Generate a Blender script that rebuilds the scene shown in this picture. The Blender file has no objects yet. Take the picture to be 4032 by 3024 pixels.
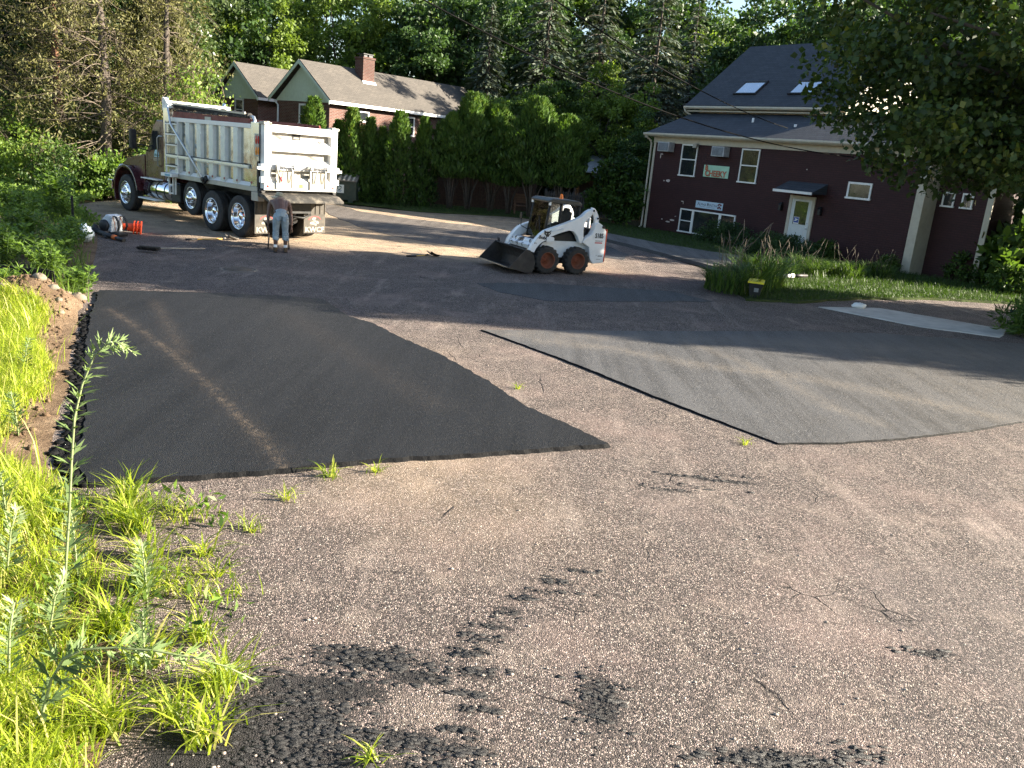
import bpy, bmesh, math, random
import numpy as np
from math import pi, sin, cos, radians
from mathutils import Vector, Matrix, Euler
from mathutils.geometry import delaunay_2d_cdt
S = bpy.context.scene
COL = S.collection
rnd = random.Random(7)

# ---------------------------------------------------------------- materials
def newmat(name):
    m = bpy.data.materials.new(name); m.use_nodes = True
    nt = m.node_tree; nt.nodes.clear()
    out = nt.nodes.new('ShaderNodeOutputMaterial')
    return m, nt, out
def N(nt, t, **kw):
    n = nt.nodes.new('ShaderNode' + t)
    for k, v in kw.items():
        if k in ('operation', 'blend_type', 'data_type', 'feature', 'noise_dimensions', 'attribute_name', 'attribute_type', 'voronoi_dimensions', 'use_clamp', 'distance', 'normalize'):
            setattr(n, k, v)
        else:
            n.inputs[k].default_value = v
    return n
def L(nt, a, b): nt.links.new(a, b)
def ramp(nt, fac, stops, interp='LINEAR'):
    r = nt.nodes.new('ShaderNodeValToRGB'); r.color_ramp.interpolation = interp
    e = r.color_ramp.elements
    while len(e) < len(stops): e.new(0.5)
    for el, (p, c) in zip(e, stops):
        el.position = p; el.color = (c[0], c[1], c[2], 1) if hasattr(c, '__len__') else (c, c, c, 1)
    if fac is not None: L(nt, fac, r.inputs['Fac'])
    return r.outputs['Color']
def mixc(nt, fac, a, b, mode='MIX'):
    n = nt.nodes.new('ShaderNodeMix'); n.data_type = 'RGBA'; n.blend_type = mode
    for sock, v in ((n.inputs[0], fac), (n.inputs[6], a), (n.inputs[7], b)):
        if hasattr(v, 'is_output'): L(nt, v, sock)
        elif hasattr(v, '__len__'): sock.default_value = (v[0], v[1], v[2], 1)
        else: sock.default_value = v
    return n.outputs[2]
def mth(nt, op, a, b=None, c=None, clamp=False):
    n = nt.nodes.new('ShaderNodeMath'); n.operation = op; n.use_clamp = clamp
    for i, v in enumerate((a, b, c)):
        if v is None: continue
        if hasattr(v, 'is_output'): L(nt, v, n.inputs[i])
        else: n.inputs[i].default_value = v
    return n.outputs[0]
def coords(nt, kind='Object', scale=(1, 1, 1), rot=(0, 0, 0)):
    tc = nt.nodes.new('ShaderNodeTexCoord'); mp = nt.nodes.new('ShaderNodeMapping')
    mp.inputs['Scale'].default_value = scale; mp.inputs['Rotation'].default_value = rot
    L(nt, tc.outputs[kind], mp.inputs['Vector']); return mp.outputs['Vector']
def noise(nt, vec, scale, detail=4, rough=.6, dist=0):
    n = nt.nodes.new('ShaderNodeTexNoise'); n.inputs['Scale'].default_value = scale
    n.inputs['Detail'].default_value = detail; n.inputs['Roughness'].default_value = rough; n.inputs['Distortion'].default_value = dist
    if vec is not None: L(nt, vec, n.inputs['Vector'])
    return n.outputs['Fac']
def bump(nt, h, strength=.3, dist=.02, normal=None):
    b = nt.nodes.new('ShaderNodeBump'); b.inputs['Strength'].default_value = strength; b.inputs['Distance'].default_value = dist
    L(nt, h, b.inputs['Height'])
    if normal is not None: L(nt, normal, b.inputs['Normal'])
    return b.outputs['Normal']
def bsdf(nt, out, col, rough=.6, metal=0., normal=None, spec=None, **kw):
    p = nt.nodes.new('ShaderNodeBsdfPrincipled')
    for key, v in (('Base Color', col), ('Roughness', rough), ('Metallic', metal)):
        if hasattr(v, 'is_output'): L(nt, v, p.inputs[key])
        elif hasattr(v, '__len__'): p.inputs[key].default_value = (v[0], v[1], v[2], 1)
        else: p.inputs[key].default_value = v
    if spec is not None: p.inputs['Specular IOR Level'].default_value = spec
    for k, v in kw.items(): p.inputs[k].default_value = v
    if normal is not None: L(nt, normal, p.inputs['Normal'])
    L(nt, p.outputs[0], out.inputs['Surface']); return p
MATS = {}
def simple(name, col, rough=.6, metal=0., var=.25, scale=6., bmp=.1, bscale=40., spec=None, dirt=None, dirtamt=.5, **kw):
    """Principled with noisy colour, roughness and a little bump."""
    if name in MATS: return MATS[name]
    m, nt, out = newmat(name); v = coords(nt)
    n1 = noise(nt, v, scale, 5)
    lo = tuple(c * (1 - var) for c in col); hi = tuple(min(1, c * (1 + var)) for c in col)
    c = ramp(nt, n1, [(.3, lo), (.7, hi)])
    if dirt is not None:
        n3 = noise(nt, v, scale * .45, 7, .7)
        f = ramp(nt, n3, [(.48, 0), (.68, dirtamt)])
        c = mixc(nt, f, c, dirt)
    r = ramp(nt, noise(nt, v, scale * 2.3, 3), [(.3, max(0, rough - .1)), (.7, min(1, rough + .12))])
    nb = bump(nt, noise(nt, v, bscale, 4), bmp, .01) if bmp > 0 else None
    bsdf(nt, out, c, r, metal, nb, spec, **kw)
    MATS[name] = m; return m
def leafmat(name, dark, light, trans=.35, rough=.5, tipcol=None):
    """Leaf: colour from the per-leaf attribute 'tint'; diffuse + gloss + translucency."""
    if name in MATS: return MATS[name]
    m, nt, out = newmat(name)
    a = N(nt, 'Attribute', attribute_name='tint'); oi = nt.nodes.new('ShaderNodeObjectInfo')
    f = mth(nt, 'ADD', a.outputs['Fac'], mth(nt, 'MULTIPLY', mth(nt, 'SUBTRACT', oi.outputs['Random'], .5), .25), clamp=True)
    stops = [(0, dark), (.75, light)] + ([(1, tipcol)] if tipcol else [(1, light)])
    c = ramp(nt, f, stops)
    p = nt.nodes.new('ShaderNodeBsdfPrincipled'); L(nt, c, p.inputs['Base Color']); p.inputs['Roughness'].default_value = rough
    p.inputs['Specular IOR Level'].default_value = .35
    t = nt.nodes.new('ShaderNodeBsdfTranslucent')
    tc = mixc(nt, 1.0, c, (1.25, 1.3, .55), 'MULTIPLY'); L(nt, tc, t.inputs['Color'])
    mx = nt.nodes.new('ShaderNodeMixShader'); mx.inputs[0].default_value = trans
    L(nt, p.outputs[0], mx.inputs[1]); L(nt, t.outputs[0], mx.inputs[2]); L(nt, mx.outputs[0], out.inputs['Surface'])
    MATS[name] = m; return m

# ---------------------------------------------------------------- mesh builder
class MB:
    def __init__(s): s.v = []; s.f = []; s.mi = []; s.sm = []
    def add(s, vs, fs, mi=0, smooth=False, M=None):
        o = len(s.v)
        s.v += [tuple(M @ Vector(p)) if M is not None else tuple(p) for p in vs]
        for f in fs: s.f.append([i + o for i in f]); s.mi.append(mi); s.sm.append(smooth)
        return s
    def box(s, c, d, mi=0, rot=None, M=None):
        x, y, z = d[0] / 2, d[1] / 2, d[2] / 2
        R = Euler(rot).to_matrix().to_4x4() if rot else Matrix()
        T = Matrix.Translation(c) @ R
        if M is not None: T = M @ T
        vs = [(-x, -y, -z), (x, -y, -z), (x, y, -z), (-x, y, -z), (-x, -y, z), (x, -y, z), (x, y, z), (-x, y, z)]
        return s.add(vs, [(0, 3, 2, 1), (4, 5, 6, 7), (0, 1, 5, 4), (1, 2, 6, 5), (2, 3, 7, 6), (3, 0, 4, 7)], mi, False, T)
    def b2(s, lo, hi, mi=0):
        return s.box([(a + b) / 2 for a, b in zip(lo, hi)], [abs(b - a) for a, b in zip(lo, hi)], mi)
    def tube(s, pts, r, n=8, mi=0, smooth=True, cap=True):
        pts = [Vector(p) for p in pts]; k = len(pts)
        rs = r if hasattr(r, '__len__') else [r] * k
        vs = []; up = None
        for i, p in enumerate(pts):
            t = (pts[min(i + 1, k - 1)] - pts[max(i - 1, 0)]).normalized()
            if up is None: up = Vector((0, 0, 1)) if abs(t.z) < .9 else Vector((1, 0, 0))
            a = t.cross(up); a = a.normalized() if a.length > 1e-6 else t.orthogonal().normalized(); b = a.cross(t); up = b
            for j in range(n):
                q = 2 * pi * j / n; vs.append(p + (a * cos(q) + b * sin(q)) * rs[i])
        fs = [(i * n + j, i * n + (j + 1) % n, (i + 1) * n + (j + 1) % n, (i + 1) * n + j) for i in range(k - 1) for j in range(n)]
        s.add(vs, fs, mi, smooth)
        if cap:
            o = len(s.v) - len(vs)
            s.f.append([o + j for j in reversed(range(n))]); s.mi.append(mi); s.sm.append(False)
            s.f.append([o + (k - 1) * n + j for j in range(n)]); s.mi.append(mi); s.sm.append(False)
        return s
    def lathe(s, prof, n=24, M=None, mi=0, smooth=True, mod=None):
        """profile of (r, z) turned about z"""
        vs = []; k = len(prof)
        for i, (r, z) in enumerate(prof):
            for j in range(n):
                q = 2 * pi * j / n; rr = r * (mod(i, j) if mod else 1); vs.append((rr * cos(q), rr * sin(q), z))
        fs = [(i * n + j, i * n + (j + 1) % n, (i + 1) * n + (j + 1) % n, (i + 1) * n + j) for i in range(k - 1) for j in range(n)]
        return s.add(vs, fs, mi, smooth, M)
    def prism(s, poly, ext, mi=0, smooth=False, M=None):
        """3D polygon extruded along the vector ext"""
        n = len(poly); e = Vector(ext); a = [Vector(p) for p in poly]; b = [p + e for p in a]
        fs = [list(range(n))[::-1], list(range(n, 2 * n))] + [(i, (i + 1) % n, n + (i + 1) % n, n + i) for i in range(n)]
        return s.add(a + b, fs, mi, smooth, M)
    def quad(s, a, b, c, d, mi=0): return s.add([a, b, c, d], [(0, 1, 2, 3)], mi)
    def ball(s, c, r, n=10, m=7, mi=0, M=None, jit=0, seed=0):
        q = random.Random(seed); vs = []; rx, ry, rz = r if hasattr(r, '__len__') else (r, r, r)
        for i in range(m + 1):
            th = pi * i / m
            for j in range(n):
                ph = 2 * pi * j / n; k = 1 + (q.random() - .5) * jit
                vs.append((c[0] + rx * sin(th) * cos(ph) * k, c[1] + ry * sin(th) * sin(ph) * k, c[2] + rz * cos(th) * k))
        fs = [(i * n + j, (i + 1) * n + j, (i + 1) * n + (j + 1) % n, i * n + (j + 1) % n) for i in range(m) for j in range(n)]
        return s.add(vs, fs, mi, True, M)
    def mesh(s, name, mats):
        me = bpy.data.meshes.new(name); me.from_pydata(s.v, [], s.f)
        for m in (mats if isinstance(mats, (list, tuple)) else [mats]): me.materials.append(m)
        me.polygons.foreach_set('material_index', s.mi); me.polygons.foreach_set('use_smooth', s.sm)
        bm = bmesh.new(); bm.from_mesh(me); bmesh.ops.remove_doubles(bm, verts=bm.verts, dist=1e-5); bmesh.ops.recalc_face_normals(bm, faces=bm.faces); bm.to_mesh(me); bm.free()
        me.update(); return me
    def build(s, name, mats, parent=None, bevel=0, **tagkw):
        return link(name, s.mesh(name, mats), parent, bevel, **tagkw)
def link(name, me, parent=None, bevel=0, loc=None, rotz=None, scale=None, **tagkw):
    o = bpy.data.objects.new(name, me); COL.objects.link(o)
    if parent is not None: o.parent = parent
    if bevel:
        b = o.modifiers.new('bevel', 'BEVEL'); b.width = bevel; b.segments = 2; b.limit_method = 'ANGLE'; b.angle_limit = radians(40)
    if loc is not None: o.location = loc
    if rotz is not None: o.rotation_euler.z = rotz
    if scale is not None: o.scale = (scale,) * 3 if not hasattr(scale, '__len__') else scale
    tag(o, **tagkw); return o
def tag(o, label=None, cat=None, group=None, kind=None):
    if label: o['label'] = label
    if cat: o['category'] = cat
    if group: o['group'] = group
    if kind: o['kind'] = kind
    return o
def thing(name, label, cat, loc=(0, 0, 0), rotz=0, group=None, scale=None):
    o = bpy.data.objects.new(name, None); COL.objects.link(o); o.empty_display_size = .1
    o.location = loc; o.rotation_euler.z = rotz
    if scale is not None: o.scale = (scale,) * 3 if not hasattr(scale, '__len__') else scale
    return tag(o, label, cat, group)
def struct(o): o['kind'] = 'structure'; return o
def dup(o, loc=None, rotz=None, scale=None, label=None, parent=None, group=None):
    c = o.copy(); COL.objects.link(c)
    if parent is not None: c.parent = parent
    for ch in list(o.children): dup(ch, parent=c)
    if loc is not None: c.location = loc
    if rotz is not None: c.rotation_euler.z = rotz
    if scale is not None: c.scale = (scale,) * 3 if not hasattr(scale, '__len__') else scale
    if label: c['label'] = label
    if group: c['group'] = group
    return c
def text(s, size, M, name, mat, parent, extrude=.002, bold=0, xs=1.0, shear=0):
    cu = bpy.data.curves.new('lettering', 'FONT'); cu.body = s; cu.size = size; cu.extrude = extrude; cu.align_x = 'CENTER'; cu.align_y = 'CENTER'; cu.offset = bold; cu.shear = shear; cu.resolution_u = 3
    t = bpy.data.objects.new('lettering', cu); COL.objects.link(t); bpy.context.view_layer.update()
    me = bpy.data.meshes.new_from_object(t.evaluated_get(bpy.context.evaluated_depsgraph_get()))
    bpy.data.objects.remove(t); bpy.data.curves.remove(cu)
    me.transform(M @ Matrix.Scale(xs, 4, (1, 0, 0))); me.materials.clear(); me.materials.append(mat)
    o = bpy.data.objects.new(name, me); COL.objects.link(o); o.parent = parent; return o
def frame(o, x, y):
    """matrix with local X -> x, local Y -> y, Z -> x cross y, at o"""
    x = Vector(x).normalized(); y = Vector(y).normalized(); z = x.cross(y)
    return Matrix(((x.x, y.x, z.x, o[0]), (x.y, y.y, z.y, o[1]), (x.z, y.z, z.z, o[2]), (0, 0, 0, 1)))

# ---------------------------------------------------------------- foliage
def cards(name, P, D, W, size, aspect, tint, mat, curl=.15):
    """N leaf-shaped faces: base P, direction D, width direction W (unit rows)"""
    n = len(P); size = np.broadcast_to(size, (n,)).reshape(n, 1); asp = np.broadcast_to(aspect, (n,)).reshape(n, 1)
    nn = np.cross(D, W)
    v = np.empty((n, 4, 3)); v[:, 0] = P; v[:, 1] = P + D * size * .45 + W * size * asp * .5 + nn * size * curl
    v[:, 2] = P + D * size; v[:, 3] = P + D * size * .45 - W * size * asp * .5 + nn * size * curl
    return rawquads(name, v.reshape(-1, 3), n, tint, mat)
def rawquads(name, v, n, tint, mat):
    me = bpy.data.meshes.new(name); me.vertices.add(4 * n); me.vertices.foreach_set('co', np.ascontiguousarray(v, dtype=np.float32).ravel())
    me.loops.add(4 * n); me.loops.foreach_set('vertex_index', np.arange(4 * n, dtype=np.int32))
    me.polygons.add(n); me.polygons.foreach_set('loop_start', np.arange(0, 4 * n, 4, dtype=np.int32))
    try: me.polygons.foreach_set('loop_total', np.full(n, 4, dtype=np.int32))
    except Exception: pass
    a = me.attributes.new('tint', 'FLOAT', 'FACE'); a.data.foreach_set('value', np.asarray(tint, dtype=np.float32))
    me.materials.append(mat); me.update(calc_edges=True); me.validate(); return me
def unit(a): return a / np.maximum(1e-9, np.linalg.norm(a, axis=1, keepdims=True))
def randdirs(g, n, bias=(0, 0, 0)):
    return unit(g.normal(size=(n, 3)) + np.array(bias))
def perp(g, D): return unit(np.cross(D, g.normal(size=D.shape)))
def clusterleaves(g, C, R, per, size, aspect=.55, up=.5, flat=.7, hang=0.):
    """leaves scattered in blobs: centres C, radii R. Returns arrays"""
    k = len(C); idx = np.repeat(np.arange(k), per); n = len(idx)
    off = randdirs(g, n) * (g.random((n, 1)) ** .45); off[:, 2] *= flat
    P = C[idx] + off * R[idx][:, None]
    D = unit(off * .7 + g.normal(size=(n, 3)) * .6 + np.array([0, 0, up - hang]))
    W = perp(g, D)
    tint = np.clip(.5 + g.normal(size=n) * .18 + (g.random(k)[idx] - .5) * .4, 0, 1)
    return P, D, W, size * (.7 + .6 * g.random(n)), np.full(n, aspect), tint
# ---------------------------------------------------------------- camera, sun, sky
FOC = 3300.; PIT = radians(15.3); ROL = radians(5.2)
f = Vector((0, cos(PIT), -sin(PIT))); r0 = Vector((1, 0, 0)); u0 = r0.cross(f)
rr = r0 * cos(ROL) + u0 * sin(ROL); uu = -r0 * sin(ROL) + u0 * cos(ROL)
cd = bpy.data.cameras.new('camera'); cam = bpy.data.objects.new('camera', cd); COL.objects.link(cam)
cd.sensor_width = 36; cd.lens = FOC / 4032 * 36; cd.clip_end = 900; cd.clip_start = .1
cam.matrix_world = Matrix(((rr.x, uu.x, -f.x, 0), (rr.y, uu.y, -f.y, 0), (rr.z, uu.z, -f.z, 3.0), (0, 0, 0, 1)))
S.camera = cam
SUN_AZ = radians(88.0)      # clockwise from the view direction (+Y): from the right
SUN_EL = radians(21.)
sd = Vector((sin(SUN_AZ) * cos(SUN_EL), cos(SUN_AZ) * cos(SUN_EL), sin(SUN_EL)))
ld = bpy.data.lights.new('sun', 'SUN'); ld.energy = 5.0; ld.angle = radians(.53); ld.color = (1., .9, .74)
lo = bpy.data.objects.new('sun', ld); COL.objects.link(lo); lo.rotation_euler = sd.to_track_quat('Z', 'Y').to_euler(); lo.location = (40, 0, 30)
w = bpy.data.worlds.new('World'); S.world = w; w.use_nodes = True; nt = w.node_tree
bg = nt.nodes['Background']; sk = nt.nodes.new('ShaderNodeTexSky'); sk.sky_type = 'NISHITA'; sk.sun_disc = False
sk.sun_elevation = SUN_EL; sk.sun_rotation = SUN_AZ; sk.air_density = 1.; sk.dust_density = 1.0; sk.ozone_density = 1.
nt.links.new(sk.outputs[0], bg.inputs[0]); bg.inputs[1].default_value = .06
vs = S.view_settings; vs.view_transform = 'Standard'; vs.look = 'None'; vs.exposure = 2.35; vs.gamma = 1
S.cycles.max_bounces = 6; S.cycles.diffuse_bounces = 3; S.cycles.glossy_bounces = 3; S.cycles.transmission_bounces = 4; S.cycles.transparent_max_bounces = 6
S.cycles.use_denoising = True; S.cycles.denoiser = 'OPENIMAGEDENOISE'; S.cycles.denoising_input_passes = 'RGB_ALBEDO_NORMAL'; S.cycles.denoising_prefilter = 'NONE'; S.cycles.sample_clamp_indirect = 4.0
# ---------------------------------------------------------------- ground materials
def asphalt_old():
    m, nt, out = newmat('weathered_asphalt'); v = coords(nt)
    vo = N(nt, 'TexVoronoi', Scale=80., Randomness=1.); L(nt, v, vo.inputs['Vector'])
    ve = N(nt, 'TexVoronoi', feature='DISTANCE_TO_EDGE', Scale=80.); L(nt, v, ve.inputs['Vector'])
    sep = nt.nodes.new('ShaderNodeSeparateColor'); L(nt, vo.outputs['Color'], sep.inputs[0])
    st = ramp(nt, sep.outputs[0], [(0, (.12, .10, .094)), (.1, (.34, .27, .235)), (.3, (.54, .435, .37)), (.6, (.48, .365, .335)), (.85, (.57, .485, .415)), (1, (.64, .57, .50))])
    big = noise(nt, v, .28, 6, .65, .4); mid = noise(nt, v, 1.7, 6, .7); fine = noise(nt, v, 9., 5, .7)
    gap = ramp(nt, ve.outputs['Distance'], [(.0, 1.), (.18, .8), (.34, 0.)])
    gap = mth(nt, 'MULTIPLY', gap, ramp(nt, sep.outputs[1], [(.15, .5), (.5, 1.)]))
    pits = ramp(nt, sep.outputs[2], [(.61, 0), (.69, 1)])          # missing stones
    hole = mth(nt, 'MAXIMUM', gap, mth(nt, 'MULTIPLY', pits, .93))
    c = mixc(nt, hole, st, (.026, .021, .020))
    c = mixc(nt, ramp(nt, mid, [(.52, 0), (.72, .28)]), c, (.52, .42, .345))                # dust
    c = mixc(nt, ramp(nt, big, [(.34, .25), (.46, 0)]), c, (.19, .16, .15))            # darker worn areas
    c = mixc(nt, ramp(nt, fine, [(.36, .22), (.48, 0)]), c, (.11, .09, .082))
    c = mixc(nt, ramp(nt, noise(nt, v, .6, 5, .6), [(.5, 0), (.72, .3)]), c, (.42, .30, .26))   # pinkish stone
    # pale sandy film in the far part of the yard, left by swept sand
    a = N(nt, 'Attribute', attribute_name='dust')
    df = mth(nt, 'MULTIPLY', a.outputs['Fac'], ramp(nt, noise(nt, v, 1.2, 6, .7, .5), [(.3, .35), (.62, 1)]))
    c = mixc(nt, df, c, (.62, .46, .30))
    # rubbed-on hot mix: black smears that cling to the stones
    ta = N(nt, 'Attribute', attribute_name='tar')
    tf = ramp(nt, mth(nt, 'ADD', ta.outputs['Fac'], mth(nt, 'MULTIPLY', mth(nt, 'SUBTRACT', mth(nt, 'ADD', noise(nt, v, 22, 5, .7), mth(nt, 'MULTIPLY', sep.outputs[0], .5)), .75), 1.1)), [(.40, 0), (.52, .95)])
    c = mixc(nt, tf, c, (.015, .0145, .015))
    st2 = noise(nt, coords(nt, 'Object', (1.6, .22, 1), (0, 0, radians(-24))), 1.5, 5, .65)
    c = mixc(nt, ramp(nt, st2, [(.36, .16), (.5, 0)]), c, (.16, .135, .13)); c = mixc(nt, ramp(nt, st2, [(.55, 0), (.72, .25)]), c, (.58, .48, .42))
    # cracks
    wob = nt.nodes.new('ShaderNodeMix'); wob.data_type = 'VECTOR'; wob.inputs[0].default_value = .16
    nz = nt.nodes.new('ShaderNodeTexNoise'); nz.inputs['Scale'].default_value = 2.6; nz.inputs['Detail'].default_value = 5; L(nt, v, nz.inputs['Vector'])
    L(nt, v, wob.inputs[4]); L(nt, nz.outputs['Color'], wob.inputs[5])
    vc = N(nt, 'TexVoronoi', feature='DISTANCE_TO_EDGE', Scale=.8); L(nt, wob.outputs[1], vc.inputs['Vector'])
    cr = ramp(nt, vc.outputs['Distance'], [(.0018, 1), (.0058, 0)])
    cr = mth(nt, 'MULTIPLY', cr, ramp(nt, noise(nt, v, .7, 4), [(.55, 0), (.62, 1)]))
    va = N(nt, 'TexVoronoi', feature='DISTANCE_TO_EDGE', Scale=3.1); L(nt, wob.outputs[1], va.inputs['Vector'])
    ca = mth(nt, 'MULTIPLY', ramp(nt, va.outputs['Distance'], [(.005, 1), (.018, 0)]), ramp(nt, noise(nt, v, .55, 3), [(.60, 0), (.66, 1)])); cr = mth(nt, 'MAXIMUM', cr, ca)
    c = mixc(nt, cr, c, (.018, .015, .014))
    h = mth(nt, 'ADD', mth(nt, 'MULTIPLY', ve.outputs['Distance'], 1.6), mth(nt, 'MULTIPLY', sep.outputs[1], .5))
    h = mth(nt, 'ADD', mth(nt, 'SUBTRACT', h, mth(nt, 'MULTIPLY', pits, .7)), mth(nt, 'MULTIPLY', tf, .9)); h = mth(nt, 'SUBTRACT', h, mth(nt, 'MULTIPLY', cr, 2.))
    nb = bump(nt, h, 1., .014); nb = bump(nt, mth(nt, 'ADD', mid, mth(nt, 'MULTIPLY', fine, .5)), .5, .03, nb)
    bsdf(nt, out, c, .82, 0, nb, .3); return m
def asphalt_new(name, base, dustcol, rough=.5, sc=95., film=.0, spec=.4):
    m, nt, out = newmat(name); v = coords(nt)
    vo = N(nt, 'TexVoronoi', Scale=sc); L(nt, v, vo.inputs['Vector'])
    ve = N(nt, 'TexVoronoi', feature='DISTANCE_TO_EDGE', Scale=sc); L(nt, v, ve.inputs['Vector'])
    sep = nt.nodes.new('ShaderNodeSeparateColor'); L(nt, vo.outputs['Color'], sep.inputs[0])
    st = ramp(nt, sep.outputs[0], [(0, [b * .5 for b in base]), (.6, base), (.93, [b * 1.5 for b in base]), (1, [min(.3, b * 5) for b in base])])
    big = noise(nt, v, .5, 6, .65, .3); mid = noise(nt, v, 3., 6, .7)
    c = mixc(nt, ramp(nt, ve.outputs['Distance'], [(0, .9), (.22, 0)]), st, [b * .2 for b in base])
    c = mixc(nt, ramp(nt, big, [(.4, 0), (.7, .5)]), c, [min(1, b * 1.45) for b in base])
    rl = noise(nt, coords(nt, 'Object', (2.2, .16, 1), (0, 0, radians(-27))), 1.6, 5, .6)
    c = mixc(nt, ramp(nt, rl, [(.4, 0), (.62, .45)]), c, [min(1, b * 1.8) for b in base]); c = mixc(nt, ramp(nt, rl, [(.3, .4), (.45, 0)]), c, [b * .55 for b in base])
    a = N(nt, 'Attribute', attribute_name='dust')
    df = mth(nt, 'MULTIPLY', mth(nt, 'ADD', a.outputs['Fac'], film), ramp(nt, mth(nt, 'ADD', mth(nt, 'MULTIPLY', mid, .6), mth(nt, 'MULTIPLY', sep.outputs[1], .45)), [(.38, .12), (.68, 1)]), clamp=True)
    c = mixc(nt, df, c, dustcol)
    hh = mth(nt, 'ADD', ve.outputs['Distance'], mth(nt, 'MULTIPLY', sep.outputs[2], .45))
    nb = bump(nt, hh, .9, .010); nb = bump(nt, big, .25, .05, nb)
    bsdf(nt, out, c, ramp(nt, sep.outputs[1], [(0, rough - .12), (1, rough + .15)]), 0, nb, spec); return m
M_OLD = asphalt_old()
M_NEW = asphalt_new('fresh_asphalt', (.0085, .0088, .0096), (.21, .155, .105), .62, 58., spec=.3)
M_NEW2 = asphalt_new('glare_asphalt', (.062, .062, .064), (.27, .225, .175), .6, 70., .08)  # new mix too; sun glare is put into the lighter base colour
M_MID = asphalt_new('older_asphalt_patch', (.10, .088, .08), (.36, .27, .19), .75, 90., .15)
M_TAR = simple('wet_tar', (.006, .006, .0065), .75, bmp=.9, bscale=45, spec=.12)
def dirtmat(name, a, b, c3):
    m, nt, out = newmat(name); v = coords(nt)
    c = ramp(nt, noise(nt, v, 2.2, 8, .7, .3), [(.3, a), (.5, b), (.68, c3)])
    c = mixc(nt, ramp(nt, noise(nt, v, 55, 4), [(.4, .5), (.6, 0)]), c, [x * .4 for x in a])
    h = mth(nt, 'ADD', noise(nt, v, 14, 8, .75), mth(nt, 'MULTIPLY', noise(nt, v, 90, 3), .35))
    bsdf(nt, out, c, .95, 0, bump(nt, h, .9, .05), .15); return m
M_DIRT = dirtmat('verge_soil', (.10, .065, .04), (.22, .15, .095), (.34, .245, .16))
M_LITTER = dirtmat('forest_floor', (.03, .024, .014), (.06, .055, .025), (.09, .075, .045))
M_TURF = dirtmat('mown_turf_soil', (.03, .045, .012), (.05, .075, .02), (.085, .10, .035))
M_CONC = simple('pale_concrete', (.46, .43, .39), .85, var=.14, scale=2.5, bmp=.3, bscale=90, dirt=(.24, .21, .18), dirtamt=.5)

# ---------------------------------------------------------------- sheets
def refine(poly, step, jit=0., seed=0):
    q = random.Random(seed); out = []; ph = [q.random() * 7 for _ in range(6)]; acc = 0.; last = 0.
    for i, p in enumerate(poly):
        a = Vector(p[:2]); b = Vector(poly[(i + 1) % len(poly)][:2]); n = max(1, int((b - a).length / step)); d = (b - a); nn = Vector((-d.y, d.x)).normalized() if d.length else Vector((0, 0))
        for k in range(n):
            t = a + d * (k / n)
            acc += d.length / n; last = last * .55 + (q.random() - .5) * 1.1; t = t + nn * jit * (sum(sin(acc * fq + p_) / 2 for fq, p_ in zip((3.1, 7.3, 13.7, 24.), ph)) + last * .8)
            out.append(t)
    return out
def inpoly(P, poly):
    x, y = P[:, 0], P[:, 1]; r = np.zeros(len(P), bool); n = len(poly)
    for i in range(n):
        x1, y1 = poly[i][:2]; x2, y2 = poly[(i + 1) % n][:2]
        c = ((y1 > y) != (y2 > y)) & (x < (x2 - x1) * (y - y1) / (y2 - y1 + 1e-12) + x1); r ^= c
    return r
def pdist(P, line):
    d = np.full(len(P), 1e9)
    for a, b in zip(line[:-1], line[1:]):
        a = np.array(a[:2]); b = np.array(b[:2]); ab = b - a
        t = np.clip(((P[:, :2] - a) @ ab) / (ab @ ab), 0, 1); d = np.minimum(d, np.linalg.norm(P[:, :2] - (a + t[:, None] * ab), axis=1))
    return d
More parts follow.
